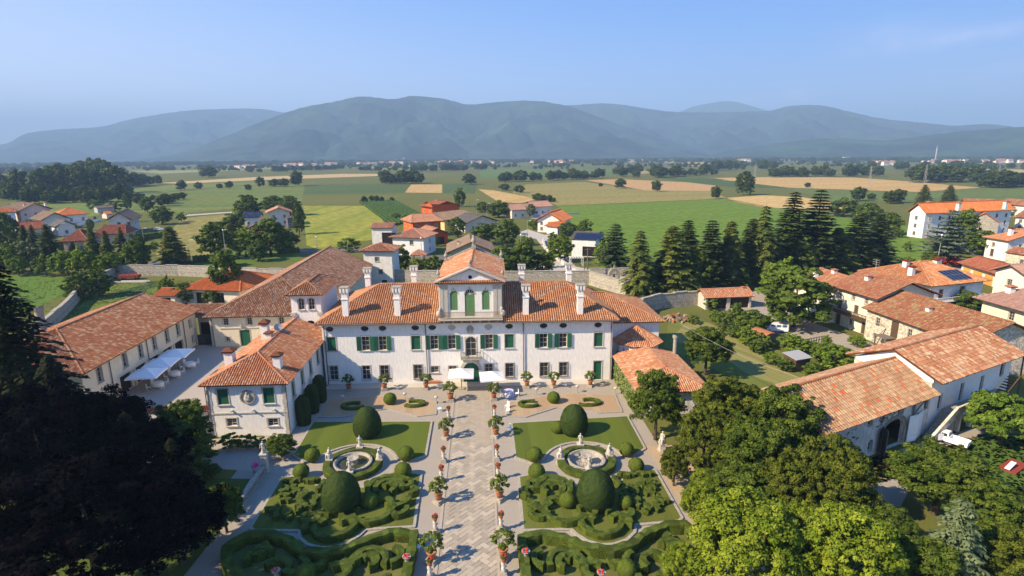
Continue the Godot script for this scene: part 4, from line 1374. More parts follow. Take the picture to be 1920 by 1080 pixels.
func long_barn() -> void:
	var o := thing("long_barn", "long cream barn wing with big brown tiled hip roof behind tower", "barn", Vector3(-46.7, 0, -96.0))
	var W := 18.6
	var f := [[2.6, 3.9, 0.85, 1.15, "glass"], [6.6, 3.9, 0.85, 1.15, "glass"], [2.6, 1.0, 0.7, 0.7, "glass"], [5.6, 0.02, 1.7, 2.9, "door"], [12.0, 3.9, 0.85, 1.15, "glass"]]
	box_walls(o, W, 45.0, 5.6, "plaster_cream", [f, [], [], []], {"trim": 0.13}, ["z", 10.1, 1.0, 0.0])
	roof(o, -0.8, W + 0.9, 0.8, -45.6, 5.5, 10.3, "z", [10.2, 0.0], spec(Color(0.25, 0.105, 0.055), Color(0.42, 0.215, 0.125), Color(0.50, 0.37, 0.26), 0.3, 0.31, 0.4, 41))
	for x in [0.25]: pipe(o, Vector3(x, 5.5, 0.12), Vector3(x + 0.15, 0.1, 0.12))
	var st := B.new()
	st.box(Vector3(4.7, 3.3, 0.05), Vector3(6.4, 0.12, 0.12))
	st.box(Vector3(5.2, 3.75, 0.25), Vector3(0.22, 0.55, 0.4))
	part("string_course", st, "stone_pale", o)
	var cor := B.new()
	cor.box(Vector3(0.15, 2.8, 0.03), Vector3(0.5, 5.55, 0.08))
	part("corner_strip", cor, "stone_pale", o)
	for q in [[15.2, -12.0], [16.0, -20.0], [10.0, -2.5]]:
		var p := B.new()
		p.box(Vector3(q[0], 8.6 - absf(q[0] - 9.3) * 0.25, q[1]), Vector3(0.18, 2.0, 0.18))
		part("vent_pipe", p, "copper", o)
	# lower link roof towards the courtyard building, over the gate
	var l := thing("gate_link", "low brown tiled link roof over courtyard gate passage", "gatehouse", Vector3(-50.2, 0, -99.0))
	box_walls(l, 3.4, 7.0, 4.6, "stone", [[[1.7, 0.02, 2.9, 3.6, "void"]], [], [], []], {"trim": 0.0})
	roof(l, -3.2, 5.0, 0.4, -7.6, 4.7, 6.0, "x", [0.0, 0.0], brown_spec(43))
	var gt := B.new()
	for s in [-1, 1]:
		gt.box(Vector3(1.7 + s * 0.72, 0.95, 1.6), Vector3(1.36, 1.8, 0.06))
	part("gate_leaf", gt, "metal", l)
	var gs := B.new()
	for s in [-1, 1]: gs.box(Vector3(1.7 + s * 1.55, 1.5, 1.6), Vector3(0.35, 3.0, 0.35))
	part("gate_pier", gs, "stone_pale", l)

func court_building() -> void:
	var D := 29.0
	var W := 17.0
	var o := thing("courtyard_building", "long cream courtyard wing with rusty tile roof and open ground floor bays", "building", Vector3(-67.2, 0, -69.3))
	var r := []
	# the court side runs from the near end (0) to the far end
	for q in [3.2, 8.6, 12.4, 16.0, 19.6, 23.0]: r.append([q, 3.35, 1.05, 2.05, "glass"])
	r.append([26.9, 3.6, 0.85, 1.3, "glass"]); r.append([27.3, 0.9, 0.8, 1.0, "glass"])
	for q in [8.2, 11.9, 15.6, 19.3, 22.8]: r.append([q, 0.02, 2.6, 2.45, "void"])
	var f := [[4.0, 3.4, 1.0, 1.6, "glass"], [10.0, 3.4, 1.0, 1.6, "glass"], [5.0, 0.8, 1.0, 1.4, "glass"], [11.0, 0.02, 1.2, 2.3, "door"]]
	box_walls(o, W, D, 6.1, "plaster_cream", [f, r, [], []], {"trim": 0.11, "deep": 0.3}, ["z", 8.9, 1.0, 0.0])
	roof(o, -0.8, W + 0.9, 0.8, -D - 0.5, 6.05, 9.1, "z", [9.6, 0.0], spec(Color(0.28, 0.10, 0.048), Color(0.44, 0.195, 0.10), Color(0.50, 0.36, 0.23), 0.24, 0.31, 0.4, 51))
	for z in [-5.2, -13.9, -24.6]: pipe(o, Vector3(W + 0.14, 6.0, z), Vector3(W + 0.14, 0.1, z))
	var pl := B.new()
	for q in [10.05, 13.75, 17.45, 21.05]: pl.box(Vector3(W - 0.06, 1.25, -q), Vector3(0.4, 2.5, 0.45))
	part("bay_pier", pl, "stone_pale", o)
	var fl := B.new()
	fl.ring([Vector3(2.6, 6.5, -14.0), Vector3(2.6, 10.6, -14.0)], [0.55, 0.55], 14)
	fl.ring([Vector3(2.6, 10.5, -14.0), Vector3(2.6, 10.9, -14.0)], [0.72, 0.72], 14)
	part("flue", fl, "stone", o)
	chimney(o, Vector3(3.5, 6.6, -1.8), 1.0, 2.6, false, "stone")

func right_wing() -> void:
	var o := thing("wing_house", "white right wing behind villa under orange hipped tile roof", "house", Vector3(16.6, 0, -80.3))
	box_walls(o, 10.0, 13.0, 7.75, "plaster", [[[6.8, 5.3, 0.9, 1.2, "glass"]], [[4, 3, 1.0, 1.6, "glass"], [9, 3, 1.0, 1.6, "glass"]], [], []], {})
	roof(o, -8.0, 10.6, 0.75, -13.6, 7.7, 10.6, "x", [0.0, 7.6], villa_spec(61))
	# octagonal chapel end with its own roof
	var c := Vector3(23.1, 0, -79.7)
	var a := thing("octagonal_chapel", "low white octagonal chapel with tent shaped tile roof", "chapel", c)
	var g := B.new()
	var R := 3.15
	for k in 8:
		var p := Vector3(cos(TAU * (k + 0.5) / 8), 0, -sin(TAU * (k + 0.5) / 8)) * R
		var q := Vector3(cos(TAU * (k + 1.5) / 8), 0, -sin(TAU * (k + 1.5) / 8)) * R
		g.quad(p, q, q + Vector3.UP * 4.95, p + Vector3.UP * 4.95)
	part("wall", g, "plaster", a)
	var pl := []
	var caps := []
	for k in 8:
		var p := Vector3(cos(TAU * (k + 0.5) / 8), 0, -sin(TAU * (k + 0.5) / 8)) * 3.8 + Vector3.UP * 4.98
		var q := Vector3(cos(TAU * (k + 1.5) / 8), 0, -sin(TAU * (k + 1.5) / 8)) * 3.8 + Vector3.UP * 4.98
		pl.append([p, q, Vector3(0, 7.05, 0)])
		caps.append([p, Vector3(0, 7.05, 0)])
	roof_planes(a, pl, caps, spec(Color(0.52, 0.19, 0.085), Color(0.64, 0.31, 0.16), Color(0.66, 0.44, 0.27), 0.3, 0.27, 0.36, 63))
	var w := B.new()
	w.box(Vector3(-3.0, 2.6, 0.55), Vector3(0.12, 1.5, 0.7))
	part("window", w, "terracotta", a)
	pipe(a, Vector3(-2.5, 4.4, 2.0), Vector3(-2.5, 0.2, 2.0), 0.06)

func ivy_house() -> void:
	var o := thing("ivy_house", "low outbuilding with orange tile roof and ivy covered left wall", "outbuilding", Vector3(19.3, 0, -64.0))
	box_walls(o, 8.2, 12.6, 3.7, "plaster_old", [[[2.0, 1.0, 0.9, 1.2, "glass"]], [], [], []], {})
	roof(o, -0.6, 8.8, 0.6, -13.1, 3.6, 5.15, "z", [4.6, 1.6], spec(Color(0.52, 0.20, 0.09), Color(0.66, 0.33, 0.17), Color(0.66, 0.45, 0.28), 0.35, 0.28, 0.37, 71))
	var g := B.new()
	g.ring([Vector3(8.5, 0, -12.4), Vector3(8.5, 6.2, -12.4)], [0.3, 0.28], 10)
	g.ring([Vector3(8.5, 6.2, -12.4), Vector3(8.5, 6.6, -12.4)], [0.42, 0.42], 10)
	part("flue", g, "stone", o)
	rng.seed = 77
	var iv := B.new()
	for k in 5200:
		var z := rng.randf_range(-12.9, 0.3)
		var y := rng.randf_range(0, 3.75)
		if sin(z * 2.2) * 0.5 + rng.randf() * 1.6 < 0.35: continue
		var t := rng.randf_range(0.7, 1.3)
		iv.col = Color(0.12, 0.18, 0.04).lerp(Color(0.26, 0.30, 0.12), rng.randf()) * t
		var n := (Vector3.LEFT + rdir() * 0.7).normalized()
		iv.leaf(Vector3(-0.08 - rng.randf() * 0.3, y, z), n, n.cross(rdir()).normalized(), 0.26, 0.2, (n + Vector3.LEFT).normalized())
	solo("ivy", iv, "leaf", "pale green ivy covering left wall of orange roofed outbuilding", "ivy", Vector3(19.3, 0, -64.0))

# ---------------------------------------------------------------- farm buildings and village
const TILE_ORANGE := [Color(0.62, 0.17, 0.05), Color(0.70, 0.25, 0.09), Color(0.62, 0.32, 0.18)]
const TILE_SALMON := [Color(0.50, 0.22, 0.13), Color(0.60, 0.31, 0.19), Color(0.58, 0.40, 0.28)]
const TILE_BROWN := [Color(0.25, 0.165, 0.11), Color(0.35, 0.24, 0.16), Color(0.36, 0.29, 0.22)]
const TILE_GREY := [Color(0.15, 0.135, 0.125), Color(0.21, 0.19, 0.17), Color(0.26, 0.24, 0.22)]
const TILE_RED := [Color(0.34, 0.10, 0.055), Color(0.42, 0.15, 0.08), Color(0.42, 0.22, 0.14)]
const TILE_OLD := [Color(0.36, 0.135, 0.075), Color(0.50, 0.225, 0.125), Color(0.56, 0.40, 0.25)]
const TILE_PINK := [Color(0.42, 0.24, 0.19), Color(0.48, 0.29, 0.23), Color(0.5, 0.33, 0.27)]

func vspec(c: Array, patch := 0.15, sp := 0.42, row := 0.55, sd := 5) -> Dictionary:
	return spec(c[0], c[1], c[2], patch, sp, row, sd)

func row_of(n: int, W: float, storeys: int, H: float, style := "glass", wide := 1.0, tall := 1.3) -> Array:
	var a := []
	for s in storeys:
		var y := 0.9 + s * (H - 0.5) / storeys
		for k in n: a.append([W * (k + 0.5) / n, y, wide, minf(tall, H - y - 0.15), style])
	return a

# A and B are the ends of the front wall on the ground; the house lies behind the line from A to B
func house(called: String, label: String, category: String, A: Vector3, Bp: Vector3, D: float, H: float, r: float, axis: String, hips: Array, tint: Color, sp: Dictionary, wins: Array, over := 0.6, look := {}, m := "paint") -> Node3D:
	var d := Bp - A
	var W := d.length()
	var o := thing(called, label, category, A, atan2(-d.z, d.x))
	var lk := {"trim": 0.1, "deep": 0.18, "shutter": "wood", "trim_mat": "stone_pale"}
	lk.merge(look, true)
	var sides := []
	for k in 4:
		var len := W if k % 2 == 0 else D
		if k < wins.size():
			if wins[k] is Array: sides.append(wins[k])
			elif wins[k] > 0: sides.append(row_of(wins[k], len, 2 if H > 4.6 else 1, H, "glass"))
			else: sides.append([])
		else: sides.append([])
	var gab := []
	if (axis == "x" and (hips[0] == 0 or hips[1] == 0)) or (axis == "z" and (hips[0] == 0 or hips[1] == 0)): gab = [axis, r - 0.2, hips[0], hips[1]]
	box_walls(o, W, D, H + 0.05, m, sides, lk, gab, tint)
	roof(o, -over, W + over, over, -D - over, H, r, axis, hips, sp)
	return o

func farm_barns() -> void:
	var u := Vector3(0.911, 0, -0.412)
	var A := Vector3(33.6, 0, -49.6)
	var turn := atan2(0.412, 0.911)
	# lower barn with the cart arch
	var o := thing("stone_barn", "lower old stone barn with arched cart entrance and patched tile roof", "barn", A, turn)
	var W := 19.4
	var D := 9.0
	var ar := 12.6
	var f := [[ar, 0.02, 4.2, 3.4, "low void"], [8.6, 0.6, 0.9, 1.4, "low glass"], [8.0, 3.7, 0.9, 1.2, "glass"], [10.2, 3.6, 0.9, 1.3, "glass"], [13.6, 3.75, 1.2, 1.45, "glass"], [16.2, 3.7, 0.8, 1.1, "glass"], [18.7, 3.3, 0.85, 1.6, "shut"]]
	var lk := {"trim": 0.0, "deep": 0.35, "shutter": "wood"}
	var g := B.new()
	wall_face(g, Vector3.ZERO, Vector3.RIGHT, Vector3.BACK, W, 5.35, f, 0.4)
	wall_face(g, Vector3(W, 0, 0), Vector3.FORWARD, Vector3.RIGHT, D, 5.35, [])
	wall_face(g, Vector3(W, 0, -D), Vector3.LEFT, Vector3.FORWARD, W, 5.35, [])
	wall_face(g, Vector3(0, 0, -D), Vector3.BACK, Vector3.LEFT, D, 5.35, [])
	g.tri(Vector3(0, 5.35, -D), Vector3(0, 5.35, 0), Vector3(0, 7.8, -D * 0.5))
	g.tri(Vector3(W, 5.35, 0), Vector3(W, 5.35, -D), Vector3(W, 7.8, -D * 0.5))
	part("wall", g, "plaster_old", o)
	for p in f:
		if not String(p[4]).contains("void"): window(o, Vector3.ZERO, Vector3.RIGHT, Vector3.BACK, p, lk)
	var rb := B.new()      # bare stonework round the arch
	for k in 34:
		rng.seed = 500 + k
		var a := PI * k / 33.0
		rb.col = Color(1, 1, 1) * rng.randf_range(0.75, 1.15)
		rb.box(Vector3(ar + cos(a) * 2.45, 2.1 + sin(a) * 1.55, 0.02), Vector3(0.42, 0.34, 0.1), Basis(Vector3.BACK, a))
	for k in 7:
		for s in [-1, 1]: rb.box(Vector3(ar + s * 2.4, 0.2 + k * 0.32, 0.02), Vector3(0.5 + 0.1 * (k % 2), 0.3, 0.1))
	part("arch_stone", rb, "stone", o)
	for k in 26:
		rng.seed = 900 + k
		var q := B.new()
		q.col = Color(1, 0.95, 0.88) * rng.randf_range(0.6, 1.1)
		q.box(Vector3(9.4 + rng.randf() * 4.4, 3.3 + rng.randf() * 1.4, 0.0), Vector3(rng.randf_range(0.3, 0.6), rng.randf_range(0.16, 0.3), 0.07))
		part("stone", q, "stone", o)
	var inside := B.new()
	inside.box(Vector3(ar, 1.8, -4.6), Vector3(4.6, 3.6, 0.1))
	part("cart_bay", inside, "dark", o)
	roof(o, -0.8, W + 0.25, 0.9, -D - 0.7, 5.25, 8.0, "x", [0.0, 0.0], spec(Color(0.34, 0.175, 0.09), Color(0.56, 0.39, 0.24), Color(0.56, 0.12, 0.04), 0.10, 0.40, 0.50, 81))
	var dp := B.new()
	dp.bar(Vector3(15.9, 5.2, 0.15), Vector3(15.9, 2.4, 0.15), 0.1, 0.1)
	dp.bar(Vector3(18.2, 5.1, 0.3), Vector3(15.9, 3.2, 0.15), 0.09, 0.09)
	part("drainpipe", dp, "copper", o)
	# white doors folded open beside the arch
	for k in 2:
		var dl := B.new()
		for j in 5: dl.box(Vector3(0.3 + j * 0.31, 1.65, 0), Vector3(0.29, 3.2, 0.07))
		for y in [0.5, 2.8]: dl.box(Vector3(0.92, y, 0.05), Vector3(1.5, 0.16, 0.05))
		var pd := part("barn_door", dl, "white_paint", o)
		pd.position = Vector3(15.0 if k == 0 else 16.6, 0.05, 0.22 if k == 0 else 0.35)
		pd.rotation.y = -0.12 if k == 0 else 0.18
	for k in 2:
		var dl := B.new()
		dl.box(Vector3(-0.5, 1.6, 0), Vector3(1.0, 3.0, 0.08))
		var pd := part("wood_door", dl, "wood" if k == 0 else "wood_grey", o)
		pd.position = Vector3(ar - 2.1 - k * 0.15, 0.05, 0.1)
		pd.rotation.y = 0.5 + k * 0.55
	# upper barn
	var A2 := A + u * (W + 0.05)
	var o2 := thing("farm_house", "upper white farm barn with outside stairs and mottled pinkish tile roof", "barn", A2, turn)
	var W2 := 18.6
	var f2 := [[2.2, 2.6, 0.85, 2.0, "shut"], [6.9, 2.6, 0.85, 2.4, "shut"], [11.6, 2.6, 0.85, 2.4, "shut"], [16.4, 4.0, 1.1, 2.0, "shut"], [3.0, 5.6, 0.8, 0.5, "glass"], [5.8, 1.2, 0.8, 0.6, "glass"], [7.6, 0.02, 1.4, 1.7, "void"], [4.4, 0.3, 0.8, 1.2, "door"], [12.0, 0.02, 1.6, 1.9, "void"]]
	box_walls(o2, W2, D, 6.75, "plaster", [f2, [], [], []], lk, ["x", 8.9, 0.0, 0.0])
	roof(o2, -0.45, W2 + 1.0, 1.1, -D - 1.1, 6.7, 9.1, "x", [0.0, 0.0], spec(Color(0.34, 0.13, 0.062), Color(0.48, 0.255, 0.145), Color(0.54, 0.39, 0.255), 0.34, 0.40, 0.50, 83))
	# outside stair with a parapet
	var s := B.new()
	for k in 10:
		s.box(Vector3(-1.2 + k * 0.42, 0.13 + k * 0.13, 1.0), Vector3(0.44, 0.26 + k * 0.26, 1.1))
	s.box(Vector3(9.0, 2.5, 0.85), Vector3(12.5, 0.16, 1.5))
	part("outside_stair", s, "stone", o2)
	var pp := B.new()
	pp.bar(Vector3(-2.0, 0.4, 1.65), Vector3(3.0, 3.1, 1.65), 0.3, 0.9)
	pp.bar(Vector3(3.0, 3.0, 1.65), Vector3(10.5, 3.0, 1.65), 0.25, 0.85)
	part("stair_parapet", pp, "rubble_pale", o2)
	var ps := B.new()
	for k in 5: ps.box(Vector3(4.0 + k * 2.6, 1.2, 1.4), Vector3(0.4, 2.4, 0.4))
	part("gallery_pier", ps, "plaster_old", o2)
	var w := B.new()
	for k in 6: w.box(Vector3(15.0 + k * 0.42, 2.7 + k * 0.26, 1.0), Vector3(0.4, 0.08, 1.1))
	w.bar(Vector3(14.8, 2.7, 1.6), Vector3(17.6, 4.3, 1.6), 0.1, 0.3)
	w.bar(Vector3(18.9, 0, 1.2), Vector3(18.9, 6.6, 1.0), 0.14, 0.14)
	part("wooden_stair", w, "wood", o2)
	var pg := B.new()
	pg.box(Vector3(-0.12, 3.2, -D * 0.5), Vector3(0.2, 6.3, D + 0.02))
	part("gable_wall", pg, "rubble_pale", o2)

func balcony_rail(parent: Node3D, a: Vector3, b: Vector3, h := 1.0, m := "wood", slab := 1.0, n := Vector3.BACK) -> void:
	var g := B.new()
	var L := a.distance_to(b)
	var k := int(L / 0.3)
	g.bar(a + n * slab * 0.5, b + n * slab * 0.5, slab, 0.14)
	var bl := part("balcony", g, m, parent)
	var r := B.new()
	for i in k + 1:
		var p := a.lerp(b, i / float(k)) + n * slab
		r.bar(p, p + Vector3.UP * h, 0.07, 0.07)
	r.bar(a + n * slab + Vector3.UP * h, b + n * slab + Vector3.UP * h, 0.1, 0.1)
	r.bar(a + n * slab + Vector3.UP * h * 0.5, b + n * slab + Vector3.UP * h * 0.5, 0.06, 0.06)
	part("railing", r, m, bl)

func farm_houses() -> void:
	# old stone house facing the yard: its front runs away from the camera
	var A := Vector3(67.5, 0, -92.0)
	var Bp := Vector3(69.0, 0, -73.2)
	var f := [[2.6, 3.0, 0.9, 1.5, "glass"], [6.3, 2.2, 1.5, 2.7, "shut"], [9.3, 2.9, 0.9, 1.6, "glass"], [13.6, 2.2, 1.7, 2.4, "shut"], [2.4, 0.7, 0.8, 1.0, "glass"], [8.9, 0.5, 0.8, 1.1, "glass"], [5.6, 0.02, 1.3, 2.0, "void"]]
	var o := house("stone_house", "old bare stone farmhouse under long mossy tile roof facing the yard", "house", A, Bp, 13.0, 5.5, 8.3, "x", [0.0, 0.0], Color(1, 1, 1), spec(Color(0.34, 0.12, 0.065), Color(0.44, 0.20, 0.105), Color(0.42, 0.33, 0.16), 0.3, 0.34, 0.44, 91), [f, 0, 0, 0], 0.7, {"trim": 0.0}, "rubble_pale")
	rng.seed = 64
	for k in 120:
		var q := B.new()
		q.col = Color(1, 0.94, 0.85) * rng.randf_range(0.6, 1.25)
		var x := rng.randf_range(0.3, 18.4)
		var y := rng.randf_range(0.2, 5.0)
		var bad := false
		for p in f:
			if absf(x - p[0]) < p[2] * 0.5 + 0.45 and y > p[1] - 0.3 and y < p[1] + p[3] + 0.3: bad = true
		if bad: continue
		q.box(Vector3(x, y, 0.0), Vector3(rng.randf_range(0.3, 0.75), rng.randf_range(0.18, 0.38), rng.randf_range(0.05, 0.12)))
		part("stone", q, "stone_pale", o)
	chimney(o, Vector3(8.5, 6.6, -3.6), 0.7, 1.3)
	var porch := B.new()
	porch.box(Vector3(5.6, 2.15, 0.9), Vector3(2.6, 0.12, 2.0))
	for s in [-1, 1]: porch.box(Vector3(5.6 + s * 1.1, 1.0, 1.75), Vector3(0.18, 2.1, 0.18))
	porch.box(Vector3(6.7, 1.0, 0.9), Vector3(0.12, 2.0, 1.8))
	part("lean_to", porch, "wood_grey", o)
	var ld := B.new()
	ld.bar(Vector3(3.0, 0.1, 1.3), Vector3(4.6, 3.2, 0.1), 0.12, 0.12)
	part("leaning_pole", ld, "wood_grey", o)
	# house with the wooden gallery
	var A2 := Vector3(67.8, 0, -102.0)
	var f2 := [[1.6, 3.2, 0.9, 1.6, "shut"], [5.6, 3.2, 0.9, 1.6, "shut"], [8.6, 3.2, 0.9, 1.6, "glass"], [1.4, 5.6, 0.75, 0.9, "glass"], [4.6, 5.6, 0.75, 0.9, "glass"], [7.6, 5.6, 0.75, 0.9, "glass"], [1.6, 0.02, 1.1, 2.1, "door"], [4.6, 0.9, 0.8, 1.0, "glass"], [7.9, 0.02, 1.2, 2.1, "door"]]
	var o2 := house("farm_house", "cream farmhouse with long wooden balcony and brown tile roof behind walnut tree", "house", A2, Vector3(69.2, 0, -92.4), 12.0, 7.2, 9.8, "x", [0.0, 0.0], Color(0.80, 0.76, 0.62), spec(Color(0.36, 0.13, 0.07), Color(0.50, 0.21, 0.11), Color(0.44, 0.30, 0.18), 0.3, 0.34, 0.44, 93), [f2, 0, 0, 0], 0.9, {"shutter": "wood"})
	balcony_rail(o2, Vector3(-0.5, 2.7, 0), Vector3(9.6, 2.7, 0), 1.0, "wood", 1.1)
	chimney(o2, Vector3(3.5, 7.9, -3.6), 0.8, 2.0)
	var o3 := house("farm_house", "small farmhouse with orange tile roof joined to balcony house, half behind walnut tree", "house", Vector3(67.0, 0, -115.5), Vector3(67.8, 0, -102.2), 10.0, 6.2, 8.2, "x", [2.5, 0.0], Color(0.78, 0.74, 0.62), spec(Color(0.42, 0.16, 0.08), Color(0.54, 0.24, 0.12), Color(0.48, 0.33, 0.2), 0.3, 0.36, 0.46, 94), [3, 0, 0, 0], 0.7, {"shutter": "wood"})
	chimney(o3, Vector3(5.0, 6.6, -1.6), 0.8, 2.2)
	chimney(o3, Vector3(6.5, 7.4, -4.6), 0.8, 1.6)
	var tv := B.new()
	tv.bar(Vector3(2.5, 9.4, -6.0), Vector3(2.5, 12.6, -6.0), 0.06, 0.06)
	for k in 3: tv.bar(Vector3(1.7, 12.4 - k * 0.4, -6.0), Vector3(3.3, 12.4 - k * 0.4, -6.0), 0.04, 0.04)
	part("antenna", tv, "metal_grey", o2)
	# hip roofed house with solar panels
	var o4 := house("solar_house", "white hip roofed house with blue solar panels and four white chimneys", "house", Vector3(89.2, 0, -104.6), Vector3(103.6, 0, -108.4), 15.0, 6.3, 9.4, "x", [7.0, 7.0], Color(0.84, 0.83, 0.8), spec(Color(0.48, 0.17, 0.075), Color(0.60, 0.27, 0.12), Color(0.56, 0.38, 0.2), 0.3, 0.36, 0.46, 95), [[[3.0, 3.5, 1.1, 1.7, "shut"], [9.0, 3.1, 1.4, 2.3, "glass"], [4.0, 0.3, 2.4, 2.2, "void"], [11.0, 0.3, 2.4, 2.2, "void"]], 2, 0, [[4.0, 3.4, 1.0, 1.5, "shut"], [10.0, 3.4, 1.0, 1.5, "shut"]]], 0.9, {"shutter": "wood"})
	balcony_rail(o4, Vector3(0.2, 2.9, 0), Vector3(14.0, 2.9, 0), 0.9, "plaster", 1.4)
	var pnl := 0
	var slope := atan2(3.1, 8.4)
	for i in 5:
		for j in 2:
			var sp := B.new()
			sp.box(Vector3.ZERO, Vector3(1.02, 0.05, 1.7))
			var fr := B.new()
			fr.box(Vector3(0, -0.02, 0), Vector3(1.1, 0.04, 1.78))
			var m := part("solar_panel", sp, "solar", o4)
			m.position = Vector3(6.4 + i * 1.13, 7.2 + j * 0.64, -0.85 - j * 1.72)
			m.rotation.x = slope
			part("panel_frame", fr, "metal_grey", m)
			pnl += 1
	for q in [[0.8, -5.0, 1.9], [3.6, -8.5, 1.4], [9.6, -6.5, 1.6], [11.2, -7.2, 1.8]]: chimney(o4, Vector3(q[0], 7.4 + (0.9 if q[0] > 3 else 0.0), q[1]), 0.95, q[2], false, "terracotta")
	# lower sheds in the yard
	var s1 := house("open_shed", "low open shed with faded orange roof against the stone wall", "shed", Vector3(47.0, 0, -112.6), Vector3(57.2, 0, -113.4), 4.5, 2.6, 3.9, "x", [0.0, 0.0], Color(0.6, 0.56, 0.5), spec(Color(0.50, 0.20, 0.10), Color(0.58, 0.28, 0.15), Color(0.5, 0.36, 0.26), 0.3, 0.4, 0.5, 96), [[[2.6, 0.05, 4.2, 2.3, "void"], [7.6, 0.05, 4.2, 2.3, "void"]], 0, 0, 0], 0.4, {"trim": 0.0})
	chimney(s1, Vector3(9.4, 3.0, -2.2), 0.6, 1.2)
	var s2 := thing("garden_shed", "small grey garden shed with curved rust red roof beside van", "shed", Vector3(47.6, 0.0, -88.3), 0.35)
	var b := B.new()
	b.box(Vector3(1.2, 1.0, -1.6), Vector3(2.4, 2.0, 3.2))
	part("wall", b, "wood_grey", s2)
	var rf := B.new()
	for k in 8:
		var a := PI * k / 8
		var c := PI * (k + 1) / 8
		rf.quad(Vector3(1.2 - cos(a) * 1.4, 1.95 + sin(a) * 0.55, 0.2), Vector3(1.2 - cos(c) * 1.4, 1.95 + sin(c) * 0.55, 0.2), Vector3(1.2 - cos(c) * 1.4, 1.95 + sin(c) * 0.55, -3.4), Vector3(1.2 - cos(a) * 1.4, 1.95 + sin(a) * 0.55, -3.4))
	rf.col = Color(0.8, 0.8, 0.8)
	for k in 7:
		var a := PI * k / 8
		var c := PI * (k + 1) / 8
		rf.tri(Vector3(-0.2, 1.95, 0.19), Vector3(1.2 - cos(c) * 1.4, 1.95 + sin(c) * 0.55, 0.19), Vector3(1.2 - cos(a) * 1.4, 1.95 + sin(a) * 0.55, 0.19))
	part("roof", rf, "terracotta", s2)
	var s3 := thing("wooden_hutch", "small dark wooden hutch with flat grey roof near walnut shrubs", "shed", Vector3(46.7, 0.0, -77.3), 0.3)
	var hb := B.new()
	for k in 11: hb.box(Vector3(0.13 + k * 0.26, 0.95, 0), Vector3(0.24, 1.9, 0.06))
	hb.box(Vector3(0.03, 1.0, -1.1), Vector3(0.06, 2.0, 2.2)); hb.box(Vector3(2.85, 1.0, -1.1), Vector3(0.06, 2.0, 2.2)); hb.box(Vector3(1.45, 1.0, -2.2), Vector3(2.9, 2.0, 0.06))
	part("wall", hb, "wood", s3)
	var hr := B.new()
	hr.box(Vector3(1.45, 2.15, -1.1), Vector3(3.3, 0.08, 2.8), Basis(Vector3.RIGHT, 0.12))
	part("roof", hr, "metal_grey", s3)

